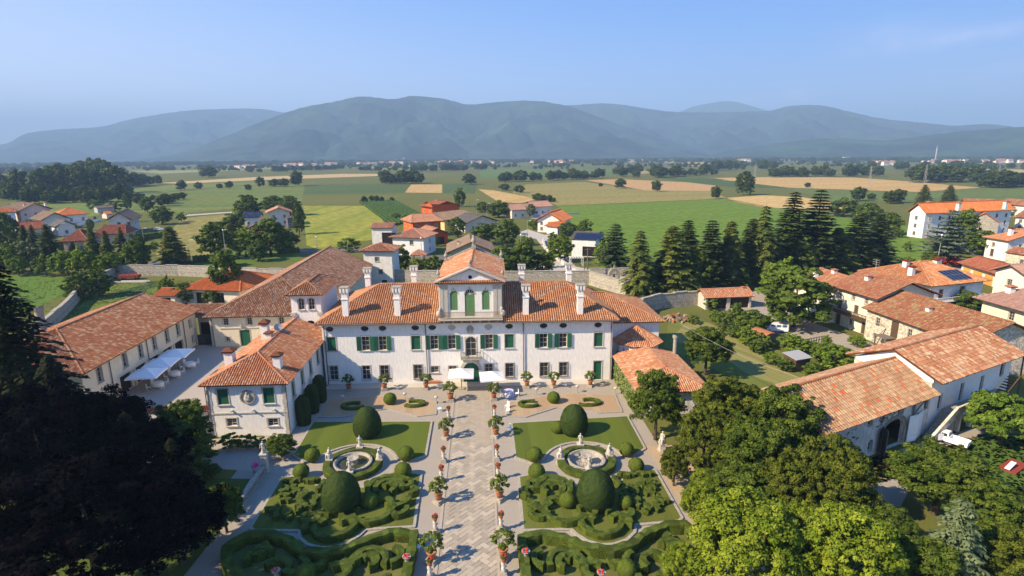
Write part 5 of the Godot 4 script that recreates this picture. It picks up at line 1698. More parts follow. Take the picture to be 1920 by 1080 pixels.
func village_houses() -> void:
	# --- outbuilding tower behind the villa
	var t := house("outbuilding_tower", "tall white outbuilding with hipped tile roof between barn and boundary wall", "tower", Vector3(-29.6, 0, -142.5), Vector3(-22.4, 0, -141.6), 6.5, 8.9, 10.4, "z", [3.9, 3.9], Color(0.8, 0.77, 0.7), vspec(TILE_OLD, 0.2, 0.34, 0.44), [[[3.4, 6.2, 1.0, 1.1, "glass"], [4.2, 3.0, 1.0, 1.2, "glass"], [5.0, 0.1, 1.4, 1.3, "void"]], 0, 0, 0], 0.8)
	# --- central cluster
	house("tall_annex", "tall narrow white annex with terracotta roof and open brown loft left of hip house", "house", Vector3(-35.9, 0.0, -188.4), Vector3(-29.3, 0.0, -187.8), 7, 9.0, 10.2, "x", [0.0, 0.0], Color(0.78, 0.75, 0.7), vspec(TILE_SALMON), [[[5.6, 1.0, 4.6, 6.5, "void"]], 0, 0, 0], 0.5, {"trim": 0.0})
	house("hip_house", "white house with salmon hipped roof just behind the tall outbuilding", "house", Vector3(-29.1, 0.0, -187.7), Vector3(-18.7, 0.0, -184.7), 11, 6.0, 8.4, "z", [6.2, 6.2], Color(0.82, 0.8, 0.78), vspec(TILE_SALMON), [[[6.6, 3.6, 1.2, 1.4, "glass"]], 1, 0, 1], 0.9)
	house("orange_garage", "low bright orange garage with gabled terracotta roof beside orange house", "garage", Vector3(-20.7, 0.0, -207.6), Vector3(-12.3, 0.0, -212.0), 9, 3.6, 6.0, "z", [0.0, 0.0], Color(0.66, 0.10, 0.025), vspec(TILE_SALMON), [[[6.0, 0.05, 4.0, 2.5, "void"]], 0, 0, 0], 1.0, {"trim": 0.0})
	house("orange_house", "bright orange two storey house with pink tiled roof behind hip house", "house", Vector3(-27.0, 0.0, -227.7), Vector3(-16.3, 0.0, -232.8), 12, 6.2, 8.8, "x", [3.0, 3.0], Color(0.72, 0.14, 0.03), vspec(TILE_SALMON), [3, 2, 0, [[3, 3.6, 1.0, 1.3, "glass"], [8, 3.6, 1.0, 1.3, "glass"]]], 1.0, {"sash": "white_paint"})
	var oh := house("orange_house", "tall bright orange house with two stepped roofs, rearmost of the orange group", "house", Vector3(-23.2, 0.0, -279.1), Vector3(-10.4, 0.0, -287.0), 12, 7.6, 10.2, "z", [0.0, 0.0], Color(0.70, 0.12, 0.02), vspec(TILE_RED), [2, 2, 0, 2], 1.1)
	house("orange_house", "narrow orange wing with its own stepped roof on rear orange house", "house", Vector3(-27.3, 0.0, -286.6), Vector3(-23.5, 0.0, -279.2), 10, 9.0, 10.2, "z", [0.0, 0.0], Color(0.70, 0.12, 0.02), vspec(TILE_RED), [1, 0, 0, 2], 0.8)
	chimney(oh, Vector3(5, 9.0, -5), 0.8, 1.8)
	house("yellow_house", "yellow house with wide grey brown roof right of orange houses", "house", Vector3(-15.8, 0.0, -249.8), Vector3(-2.7, 0.0, -263.9), 13, 4.6, 7.4, "x", [2.0, 2.0], Color(0.78, 0.62, 0.26), vspec(TILE_BROWN), [3, 2, 0, 2], 1.2)
	house("grey_roof_house", "low house under dark grey roof half hidden by garden trees", "house", Vector3(-6.6, 0.0, -241.7), Vector3(7.3, 0.0, -251.0), 12, 3.6, 6.8, "z", [0.0, 0.0], Color(0.7, 0.66, 0.55), vspec(TILE_GREY), [2, 1, 0, 0], 1.2)
	var bh := house("beige_house", "beige bungalow with broad taupe gable roof right behind villa pediment", "house", Vector3(-8.8, 0.0, -163.8), Vector3(2.9, 0.0, -164.3), 15, 4.6, 7.6, "z", [0.0, 0.0], Color(0.76, 0.67, 0.44), vspec(TILE_BROWN), [[[3.2, 1.4, 2.4, 1.3, "glass"], [11.5, 1.2, 2.6, 1.6, "shut"]], 0, 0, [[3, 1.2, 1.0, 1.4, "glass"], [7, 1.2, 1.0, 1.4, "glass"], [11, 1.2, 1.0, 1.4, "glass"]]], 1.3)
	chimney(bh, Vector3(2.2, 5.6, -5.0), 0.7, 1.6)
	var rh := house("red_roof_house", "white house with bright red gable roof and low carport roof", "house", Vector3(24.4, 0.0, -240.1), Vector3(33.8, 0.0, -235.7), 14, 5.0, 8.6, "z", [0.0, 0.0], Color(0.82, 0.78, 0.74), vspec(TILE_ORANGE), [3, 0, 0, 2], 1.2)
	var cr := house("carport", "small carport with bright red tile roof beside red roofed house", "carport", Vector3(31.6, 0.0, -230.9), Vector3(38.6, 0.0, -236.8), 6, 3.2, 5.0, "z", [0.0, 0.0], Color(0.82, 0.78, 0.74), vspec(TILE_ORANGE), [1, 0, 0, 0], 0.8)
	house("pink_roof_house", "long house with faded pink tiled roof at village edge by green meadow", "house", Vector3(16.4, 0.0, -293.7), Vector3(27.9, 0.0, -297.5), 11, 4.4, 6.8, "x", [0.0, 0.0], Color(0.74, 0.66, 0.56), vspec(TILE_PINK), [3, 0, 0, 0], 0.8)
	house("pink_roof_house", "second faded pink roofed house, right behind the long one at village edge", "house", Vector3(29.2, 0.0, -308.3), Vector3(39.4, 0.0, -312.8), 11, 4.6, 7.2, "x", [0.0, 0.0], Color(0.74, 0.66, 0.56), vspec(TILE_PINK), [3, 0, 0, 0], 0.8)
	# modern house with a dark solar roof
	var mh := house("modern_house", "modern white house with dark solar roof above open terrace", "house", Vector3(29.4, 0.0, -180.1), Vector3(36.6, 0.0, -177.4), 12, 5.6, 7.2, "x", [0.0, 0.0], Color(0.84, 0.83, 0.82), vspec(TILE_GREY), [[[6.3, 0.1, 5.6, 3.2, "void"]], 1, 0, 1], 0.3, {"trim": 0.0})
	for i in 5:
		for j in 3:
			var sp := B.new()
			sp.box(Vector3.ZERO, Vector3(1.75, 0.05, 1.6))
			var m := part("solar_panel", sp, "solar", mh)
			m.position = Vector3(1.6 + i * 1.8, 6.0 + j * 0.41, -0.4 - j * 1.64)
			m.rotation.x = 0.25
	var tb := B.new()
	tb.box(Vector3(9.8, 2.0, 0.02), Vector3(2.2, 4.0, 0.1))
	part("terrace_wall", tb, "plaster", mh)
	var pg := thing("pergola", "white wooden pergola on lawn in front of modern house", "pergola", Vector3(26.3, 0.0, -162.2))
	var pb := B.new()
	for x in [0.0, 3.6]:
		for z in [0.0, -2.6]: pb.bar(Vector3(x, 0, z), Vector3(x, 2.5, z), 0.16, 0.16)
	for z in [0.0, -2.6]: pb.bar(Vector3(-0.3, 2.55, z), Vector3(3.9, 2.55, z), 0.14, 0.16)
	for k in 6: pb.bar(Vector3(k * 0.72, 2.68, 0.3), Vector3(k * 0.72, 2.68, -2.9), 0.1, 0.1)
	part("frame", pb, "white_paint", pg)
	var gz := thing("garden_pavilion", "small garden pavilion with pink pyramid roof below hip house", "pavilion", Vector3(-19.3, 0.0, -175.1))
	var gb := B.new()
	for x in [-1.6, 1.6]:
		for z in [-1.6, 1.6]: gb.bar(Vector3(x, 0, z), Vector3(x, 2.3, z), 0.18, 0.18)
	part("post", gb, "wood", gz)
	roof(gz, -2.4, 2.4, 2.4, -2.4, 2.3, 3.6, "z", [2.4, 2.4], vspec(TILE_SALMON))
	# --- cluster in the trees, left of centre
	house("blue_roof_house", "small house with blue solar roof among trees left of centre", "house", Vector3(-111.2, 0.0, -274.0), Vector3(-104.8, 0.0, -275.4), 10, 4.2, 6.2, "x", [0.0, 0.0], Color(0.7, 0.68, 0.66), spec(Color(0.03, 0.05, 0.12), Color(0.05, 0.08, 0.17), Color(0.1, 0.12, 0.2), 0.1, 0.6, 1.2), [2, 0, 0, 0], 0.6)
	house("stepped_roof_house", "house with two stepped pinkish roofs among trees left of centre", "house", Vector3(-100.4, 0.0, -274.9), Vector3(-91.4, 0.0, -278.1), 11, 6.2, 8.6, "z", [0.0, 0.0], Color(0.76, 0.68, 0.6), vspec(TILE_SALMON), [2, 1, 0, 0], 1.2)
	house("orange_roof_house", "low house with vivid orange roof almost buried in trees left of centre", "house", Vector3(-92.4, 0.0, -231.5), Vector3(-85.9, 0.0, -230.8), 9, 4.0, 6.2, "z", [0.0, 0.0], Color(0.6, 0.3, 0.18), vspec(TILE_RED), [1, 0, 0, 0], 0.9)
	house("dark_glass_house", "small dark flat fronted building at right edge of tree cluster", "house", Vector3(-88.4, 0.0, -265.4), Vector3(-85.2, 0.0, -267.0), 6, 4.6, 5.2, "x", [0.0, 0.0], Color(0.12, 0.12, 0.16), vspec(TILE_GREY), [2, 0, 0, 0], 0.3)
	# --- left village
	house("white_house", "tall white house cut by left picture edge, orange roof", "house", Vector3(-235.5, 0.0, -281.8), Vector3(-226.0, 0.0, -289.0), 14, 7.0, 9.0, "x", [5.0, 5.0], Color(0.78, 0.77, 0.8), vspec(TILE_ORANGE), [3, 2, 0, 0], 0.8)
	var lh := house("brown_roof_house", "big house with grey brown roof and five white chimneys in left village", "house", Vector3(-230.6, 0.0, -298.4), Vector3(-224.0, 0.0, -309.6), 20, 6.4, 10.0, "z", [0.0, 5.0], Color(0.66, 0.56, 0.48), vspec(TILE_BROWN), [3, 2, 0, 0], 1.2)
	for q in [[4, -4], [9, -3], [14, -6], [6, -14], [12, -14]]: chimney(lh, Vector3(q[0], 7.6, q[1]), 0.9, 2.0)
	house("brown_roof_house", "white house with plain brown gable roof in front of five chimney house", "house", Vector3(-199.3, 0.0, -269.9), Vector3(-193.4, 0.0, -277.1), 14, 4.6, 7.8, "z", [0.0, 0.0], Color(0.76, 0.72, 0.66), vspec(TILE_BROWN), [2, 1, 0, 0], 1.2)
	house("orange_hip_house", "white bungalow with orange hipped roof behind white fence in left village", "house", Vector3(-211.0, 0.0, -296.2), Vector3(-202.5, 0.0, -304.6), 14, 4.2, 7.2, "x", [6.5, 6.5], Color(0.82, 0.82, 0.84), vspec(TILE_ORANGE), [[[5, 0.9, 1.2, 1.6, "glass"], [10, 0.9, 1.2, 1.6, "glass"], [15, 0.9, 1.2, 1.6, "glass"]], 0, 0, 0], 0.9)
	house("small_grey_house", "small white house with dark slate grey gable below orange bungalow", "house", Vector3(-178.2, 0.0, -248.3), Vector3(-174.1, 0.0, -252.8), 9, 4.0, 6.4, "z", [0.0, 0.0], Color(0.76, 0.74, 0.72), vspec(TILE_GREY), [1, 1, 0, 0], 0.9)
	house("red_roof_bungalow", "bungalow with dull red roof behind left village conifers", "house", Vector3(-185.7, 0.0, -238.2), Vector3(-180.2, 0.0, -243.7), 12, 4.0, 6.6, "x", [0.0, 0.0], Color(0.7, 0.64, 0.58), vspec(TILE_RED), [2, 1, 0, 0], 0.9)
	house("red_hip_house", "house with bright red hipped roof peeking between dark conifers", "house", Vector3(-144.8, 0.0, -203.2), Vector3(-137.9, 0.0, -204.8), 12, 4.0, 7.4, "x", [5.0, 5.0], Color(0.6, 0.45, 0.32), vspec(TILE_RED), [2, 0, 0, 0], 1.0)
	house("red_roof_bungalow", "red roofed bungalow right of red hip house, behind thin spruces", "house", Vector3(-146.1, 0.0, -222.8), Vector3(-136.9, 0.0, -224.6), 11, 3.8, 6.6, "x", [2.0, 2.0], Color(0.66, 0.5, 0.4), vspec(TILE_RED), [2, 0, 0, 0], 0.9)
	var ch := house("chalet", "large chalet with layered brown gable roofs and wooden balcony in left village", "house", Vector3(-158.7, 0.0, -251.2), Vector3(-151.3, 0.0, -253.8), 17, 6.0, 9.4, "z", [0.0, 0.0], Color(0.76, 0.70, 0.68), vspec(TILE_BROWN), [[[3.6, 3.3, 1.2, 1.8, "shut"], [7.2, 3.3, 1.2, 1.8, "glass"], [3.6, 0.8, 1.2, 1.6, "glass"]], [[4, 3.3, 1.0, 1.6, "glass"], [9, 3.3, 1.0, 1.6, "glass"], [13, 3.3, 1.0, 1.6, "glass"], [6, 0.6, 1.0, 1.8, "glass"]], 0, 0], 1.4)
	balcony_rail(ch, Vector3(0, 2.6, 0), Vector3(9.0, 2.6, 0), 1.0, "wood", 1.3)
	house("grey_shed", "long low grey shed beyond chalet at edge of fields", "shed", Vector3(-227.8, 0.0, -352.3), Vector3(-222.1, 0.0, -358.1), 8, 3.0, 4.0, "x", [0.0, 0.0], Color(0.45, 0.45, 0.47), vspec(TILE_GREY, 0.1, 0.6, 0.8), [0, 0, 0, 0], 0.4)
	house("orange_hut", "tiny hut with vivid orange roof left of chalet", "hut", Vector3(-202.6, 0.0, -319.9), Vector3(-201.0, 0.0, -322.4), 5, 2.4, 3.8, "x", [0.0, 0.0], Color(0.7, 0.66, 0.6), vspec(TILE_ORANGE), [0, 0, 0, 0], 0.5)
	# orange hip barn in the walled orchard
	var ob := house("orange_barn", "low open barn with vivid plain orange hipped roof inside walled orchard", "barn", Vector3(-66.5, 0, -127.5), Vector3(-53.5, 0, -124.5), 15, 3.4, 6.2, "x", [6.0, 5.0], Color(0.74, 0.68, 0.58), spec(Color(0.60, 0.155, 0.045), Color(0.66, 0.20, 0.065), Color(0.55, 0.25, 0.12), 0.1, 0.34, 0.44, 97), [[[4.0, 0.05, 3.0, 2.6, "void"], [8.0, 0.05, 3.0, 2.6, "void"]], 0, 0, 0], 0.8, {"trim": 0.0})
	house("orange_barn_porch", "pale lean-to porch with orange roof left of orchard barn", "lean-to", Vector3(-71.5, 0, -124.5), Vector3(-67.2, 0, -124.0), 6, 2.6, 3.6, "x", [0.0, 0.0], Color(0.78, 0.73, 0.64), spec(Color(0.60, 0.155, 0.045), Color(0.66, 0.20, 0.065), Color(0.55, 0.25, 0.12), 0.1, 0.34, 0.44, 98), [[[2.1, 0.05, 2.6, 2.1, "void"]], 0, 0, 0], 0.4, {"trim": 0.0})
	# --- right village
	var bw := house("long_white_house", "long three storey white house with bright orange red gable roof", "house", Vector3(167.2, 0.0, -211.9), Vector3(168.5, 0.0, -205.8), 44, 9.6, 13.0, "z", [0.0, 0.0], Color(0.84, 0.83, 0.82), vspec(TILE_ORANGE, 0.05), [row_of(2, 11, 3, 9.4, "glass", 1.0, 1.4), row_of(9, 44, 3, 9.4, "shut", 1.0, 1.4), 0, 0], 0.8)
	for q in [[2.0, -6.0], [9.0, -12.0], [9.0, -36.0]]: chimney(bw, Vector3(q[0], 10.6, q[1]), 1.1, 3.0)
	house("stone_barn", "grey stone barn with red tile roof, gable to the viewer, behind cedar", "barn", Vector3(191.7, 0.0, -212.3), Vector3(199.6, 0.0, -207.0), 20, 5.4, 9.0, "z", [0.0, 0.0], Color(1, 1, 1), vspec(TILE_ORANGE, 0.1), [[], 0, 0, 0], 0.4, {}, "rubble")
	house("brown_house", "white house with brown roof at far right behind red roofs", "house", Vector3(266.9, 0.0, -279.1), Vector3(269.4, 0.0, -263.5), 12, 6.0, 8.4, "x", [0.0, 0.0], Color(0.8, 0.76, 0.68), vspec(TILE_OLD), [3, 0, 0, 0], 0.7)
	house("brown_house", "brown roofed house just right of long white house", "house", Vector3(250.7, 0.0, -281.1), Vector3(260.4, 0.0, -274.6), 12, 5.6, 8.2, "x", [0.0, 0.0], Color(0.78, 0.72, 0.62), vspec(TILE_OLD), [3, 0, 0, 0], 0.7)
	house("brown_house", "brown roofed house at right edge above salmon roof", "house", Vector3(222.7, 0.0, -223.7), Vector3(226.2, 0.0, -213.4), 12, 5.6, 8.2, "x", [0.0, 0.0], Color(0.78, 0.72, 0.66), vspec(TILE_OLD), [3, 0, 0, 0], 0.7)
	var sh := house("salmon_roof_house", "white house with salmon hipped roof, skylight and two brick chimneys", "house", Vector3(157.1, 0.0, -166.0), Vector3(157.1, 0.0, -158.6), 16, 6.2, 9.0, "x", [5.0, 0.0], Color(0.84, 0.82, 0.78), vspec([Color(0.56, 0.22, 0.10), Color(0.64, 0.30, 0.15), Color(0.6, 0.38, 0.2)]), [[[2.6, 3.8, 1.0, 1.2, "glass"], [2.6, 0.8, 1.1, 2.2, "shut"]], 2, 0, 0], 0.8)
	house("salmon_roof_house", "rear wing of salmon roofed house running out of the frame", "house", Vector3(161.9, 0.0, -163.6), Vector3(167.2, 0.0, -155.9), 12, 6.0, 8.6, "x", [0.0, 0.0], Color(0.84, 0.80, 0.74), vspec([Color(0.56, 0.22, 0.10), Color(0.64, 0.30, 0.15), Color(0.6, 0.38, 0.2)]), [4, 0, 0, 0], 0.6)
	chimney(sh, Vector3(4.5, 7.4, -3.0), 1.0, 2.4, false, "terracotta")
	house("stone_annex", "low rubble stone annex with brown roof and climbing plants at right edge", "house", Vector3(152.6, 0.0, -153.9), Vector3(154.4, 0.0, -145.8), 6, 3.6, 5.0, "x", [0.0, 0.0], Color(1, 1, 1), vspec(TILE_OLD), [1, 0, 0, 0], 0.4, {}, "rubble_pale")
	var gr := house("garage_row", "long garage row with ochre doors under dull orange roof", "garage", Vector3(127.2, 0.0, -140.3), Vector3(122.4, 0.0, -117.9), 8, 3.4, 5.2, "x", [0.0, 0.0], Color(0.80, 0.74, 0.64), vspec(TILE_RED, 0.1), [], 0.9)
	for k in 4:
		var gd := B.new()
		gd.box(Vector3(2.4 + k * 4.4, 1.35, 0.06), Vector3(2.9 if k % 2 == 0 else 3.4, 2.6, 0.08))
		for j in 4: gd.box(Vector3(2.4 + k * 4.4, 0.5 + j * 0.6, 0.11), Vector3(2.7, 0.05, 0.03))
		part("garage_door", gd, "ochre", gr)
	var ph := house("pink_villa", "cream house with wide dusty pink roof at right edge", "house", Vector3(93.3, 0.0, -97.0), Vector3(93.4, 0.0, -84.1), 14, 5.4, 8.2, "x", [4.0, 0.0], Color(0.84, 0.76, 0.56), vspec(TILE_PINK, 0.1, 0.4, 0.5), [[[6.0, 3.0, 1.1, 1.5, "glass"], [5.8, 0.6, 1.1, 0.8, "glass"], [9.6, 0.6, 1.6, 0.9, "glass"]], 0, 0, 1], 1.1)
	chimney(ph, Vector3(1.8, 5.9, -3.2), 1.0, 2.4)
	house("pink_villa_loft", "raised upper block with small dusty pink roof behind cream house", "house", Vector3(113.9, 0.0, -116.6), Vector3(114.7, 0.0, -110.1), 9, 6.4, 8.4, "z", [0.0, 0.0], Color(0.84, 0.78, 0.66), vspec(TILE_PINK, 0.1, 0.4, 0.5), [1, 0, 0, 1], 0.9)

# ---------------------------------------------------------------- boundary walls
func wall_run(called: String, pts: Array, h: float, t: float, m: String, label: String, cap := "", sd := 1) -> void:
	var c := Vector3.ZERO
	for p in pts: c += p / pts.size()
	var o := thing(called, label, "wall", c)
	rng.seed = sd
	var g := B.new()
	var cp := B.new()
	for i in pts.size() - 1:
		var a: Vector3 = pts[i] - c
		var b: Vector3 = pts[i + 1] - c
		var k := maxi(1, int(a.distance_to(b) / 3.0))
		for j in k:
			var p := a.lerp(b, j / float(k))
			var q := a.lerp(b, (j + 1.0) / k)
			var hh := h * rng.randf_range(0.96, 1.03)
			g.bar(p + Vector3.UP * hh * 0.5, q + (q - p).normalized() * 0.02 + Vector3.UP * hh * 0.5, t * rng.randf_range(0.97, 1.03), hh)
			cp.bar(p + Vector3.UP * (hh + 0.06), q + Vector3.UP * (hh + 0.06), t * 1.25, 0.13)
	part("masonry", g, m, o)
	if cap != "": part("coping", cp, cap, o)

func walls_and_gates() -> void:
	wall_run("boundary_wall", [Vector3(-22, 0, -143.5), Vector3(-8, 0, -140.5), Vector3(14, 0, -139), Vector3(27, 0, -138)], 3.6, 0.6, "rubble", "tall old stone boundary wall behind villa ridge", "stone", 3)
	wall_run("boundary_wall", [Vector3(27.2, 0, -138), Vector3(32, 0, -129), Vector3(36, 0, -121)], 3.4, 0.6, "rubble", "slanting stone wall piece turning from boundary wall to conifers", "stone", 4)
	wall_run("boundary_wall", [Vector3(29, 0, -147), Vector3(45, 0, -146), Vector3(57, 0, -142)], 2.4, 0.5, "rubble", "low stone wall across the lane behind bell niche", "stone", 5)
	wall_run("boundary_wall", [Vector3(29.8, 0, -104), Vector3(33, 0, -111), Vector3(38, 0, -114.5), Vector3(47, 0, -116.5)], 3.2, 0.6, "rubble", "curved grey stone wall between villa garden and farmyard shed", "stone", 6)
	wall_run("boundary_wall", [Vector3(-101, 0, -160), Vector3(-84, 0, -159), Vector3(-60, 0, -152), Vector3(-46, 0, -150)], 3.0, 0.6, "rubble", "long orchard wall of grey stone along the lane", "stone", 7)
	wall_run("boundary_wall", [Vector3(-101.5, 0, -160), Vector3(-99, 0, -147), Vector3(-94, 0, -134), Vector3(-88, 0, -121), Vector3(-83, 0, -109), Vector3(-79, 0, -98)], 2.6, 0.6, "rubble", "shaded stone wall between bright meadow and orchard", "stone", 8)
	wall_run("roadside_wall", [Vector3(23.7, 0.0, -213.7), Vector3(22.3, 0.0, -193.7), Vector3(23.7, 0.0, -178.6), Vector3(24.6, 0.0, -164.0), Vector3(27.0, 0.0, -147.1)], 1.2, 0.4, "plaster_old", "low pale wall curving down along village road", "stone_pale", 9)
	wall_run("garden_wall", [Vector3(29.4, 0.0, -314.0), Vector3(41.9, 0.0, -306.7), Vector3(54.8, 0.0, -313.8)], 0.9, 0.3, "plaster_old", "low pale garden wall in front of pink roofed houses", "stone_pale", 10)
	wall_run("garden_wall", [Vector3(76.5, 0, -66.5), Vector3(80, 0, -64.2), Vector3(86, 0, -61)], 1.6, 0.4, "plaster_old", "white wall with orange tile coping right of farm barn", "terracotta", 11)
	wall_run("garden_wall", [Vector3(73.7, 0.0, -89.7), Vector3(87.2, 0.0, -86.4), Vector3(87.4, 0.0, -78.3)], 1.3, 0.35, "rubble", "grey low wall behind farm barn at right edge", "stone", 12)
	# courtyard wall with tiled top and gate openings
	var o := thing("courtyard_wall", "white courtyard wall with red tiled coping and square gate piers", "wall", Vector3(-49.5, 0, -63.6))
	var g := B.new()
	wall_face(g, Vector3.ZERO, Vector3.RIGHT, Vector3.BACK, 17.5, 3.0, [[11.2, 0.0, 2.8, 2.6, "void"], [15.6, 0.0, 1.0, 2.1, "void"]], 0.4)
	wall_face(g, Vector3(17.5, 0, -0.4), Vector3.LEFT, Vector3.FORWARD, 17.5, 3.0, [[6.3, 0.0, 2.8, 2.6, "void"], [1.9, 0.0, 1.0, 2.1, "void"]], 0.0)
	part("masonry", g, "plaster", o)
	var pr := B.new()
	for x in [9.5, 12.9]: pr.box(Vector3(x, 1.5, 0.1), Vector3(0.5, 3.0, 0.7))
	for x in [14.9, 16.3]: pr.box(Vector3(x, 1.1, 0.05), Vector3(0.22, 2.2, 0.6))
	part("gate_pier", pr, "stone_pale", o)
	roof_planes(o, [[Vector3(-0.2, 3.0, 0.35), Vector3(17.6, 3.0, 0.35), Vector3(17.6, 3.3, -0.2), Vector3(-0.2, 3.3, -0.2)], [Vector3(17.6, 3.0, -0.75), Vector3(-0.2, 3.0, -0.75), Vector3(-0.2, 3.3, -0.2), Vector3(17.6, 3.3, -0.2)]], [[Vector3(-0.2, 3.32, -0.2), Vector3(17.6, 3.32, -0.2)]], spec(Color(0.56, 0.14, 0.06), Color(0.64, 0.22, 0.10), Color(0.6, 0.35, 0.22), 0.2, 0.27, 0.4, 14))
	var st := thing("gate_pot", "small terracotta pot beside courtyard gate pier", "pot", Vector3(-36.0, 0, -62.6))
	var pb := B.new()
	pb.lathe(Vector3.ZERO, [Vector2(0.01, 0), Vector2(0.22, 0), Vector2(0.32, 0.5), Vector2(0.35, 0.5), Vector2(0.35, 0.58), Vector2(0.01, 0.5)], 10)
	part("pot", pb, "terracotta", st)
	# bell niche by the conifers
	var bn := thing("bell_niche", "small stone bell niche with bronze bell between wall and conifers", "bell gable", Vector3(32.3, 0.0, -133.5))
	var bg := B.new()
	for s in [-1, 1]:
		bg.box(Vector3(s * 1.1, 1.8, 0), Vector3(0.6, 3.6, 0.8)); bg.box(Vector3(s * 1.6, 0.9, 0), Vector3(0.7, 1.8, 0.7), Basis.IDENTITY, 0.6)
	for k in 8:
		var a := PI * (k + 0.5) / 8
		bg.box(Vector3(cos(a) * 1.1, 3.6 + sin(a) * 1.1, 0), Vector3(0.62, 0.48, 0.8), Basis(Vector3.BACK, a))
	bg.box(Vector3(0, 5.0, 0), Vector3(1.6, 0.3, 0.9)); bg.box(Vector3(0, 5.5, 0), Vector3(0.3, 0.8, 0.3))
	part("arch", bg, "stone", bn)
	var be := B.new()
	be.lathe(Vector3(0, 2.6, 0), [Vector2(0.5, 0), Vector2(0.38, 0.3), Vector2(0.3, 0.7), Vector2(0.12, 0.9), Vector2(0.0, 0.95)], 12)
	be.bar(Vector3(-0.9, 3.6, 0), Vector3(0.9, 3.6, 0), 0.1, 0.1)
	part("bell", be, "metal", bn)
	# rubble heap
	rng.seed = 19
	var rp := thing("rubble_heap", "heap of broken bricks and stones beside curved stone wall", "rubble", Vector3(38.8, 0.0, -105.7))
	for k in 60:
		var q := B.new()
		q.col = Color(1, 0.85, 0.75) * rng.randf_range(0.6, 1.1)
		var a := rng.randf() * TAU
		var r := sqrt(rng.randf()) * 3.2
		q.box(Vector3(cos(a) * r, maxf(0.15, 1.3 - r * 0.38 + rng.randf_range(-0.2, 0.2)), sin(a) * r * 0.7), Vector3(rng.randf_range(0.3, 0.8), 0.3, 0.4), Basis(rdir(), rng.randf() * 2))
		part("stone", q, "terracotta" if k % 3 == 0 else "stone", rp)

# ---------------------------------------------------------------- the formal garden
const AXIS := -1.6

func mir(p: PackedVector2Array, side: float) -> PackedVector2Array:
	# beds are laid out right of the avenue; the left garden mirrors them and lies a little farther back
	var r := PackedVector2Array()
	for q in p:
		r.append(Vector2(AXIS + side * (q.x - AXIS), q.y + (0.25 if side > 0 else -0.9)))
	return r

func mp(x: float, z: float, side: float) -> Vector3:
	var q := mir(PackedVector2Array([Vector2(x, z)]), side)[0]
	return Vector3(q.x, 0, q.y)

func arc(c: Vector2, r: float, a0: float, a1: float, n: int) -> PackedVector2Array:
	var p := PackedVector2Array()
	for k in n + 1:
		var a := deg_to_rad(lerpf(a0, a1, k / float(n)))
		p.append(c + Vector2(cos(a), -sin(a)) * r)
	return p

func bed(called: String, poly: PackedVector2Array, col: Color, m: String, y := 0.16) -> void:
	var rim: PackedVector2Array = Geometry2D.offset_polygon(poly, 0.16)[0]
	var inner: PackedVector2Array = Geometry2D.offset_polygon(poly, -0.12)[0]
	var g := B.new()
	g.poly(rim, y)
	if Geometry2D.is_polygon_clockwise(rim): rim.reverse()
	var rv := rim.duplicate()
	rv.reverse()
	g.skirt(rv, 0, y)
	struct(called + "_kerb", g, "stone")
	var t := B.new()
	# the turf is laid in mown strips
	var lo := 1e9
	var hi := -1e9
	for p in inner:
		lo = minf(lo, p.x); hi = maxf(hi, p.x)
	rng.seed = int(absf(lo) * 100)
	var k := lo
	while k < hi:
		t.col = col * rng.randf_range(0.88, 1.1)
		for pc in Geometry2D.intersect_polygons(inner, PackedVector2Array([Vector2(k, -120), Vector2(k + 0.9, -120), Vector2(k + 0.9, 0), Vector2(k, 0)])): t.poly(pc, y + 0.012)
		k += 0.9
	struct(called, t, m)

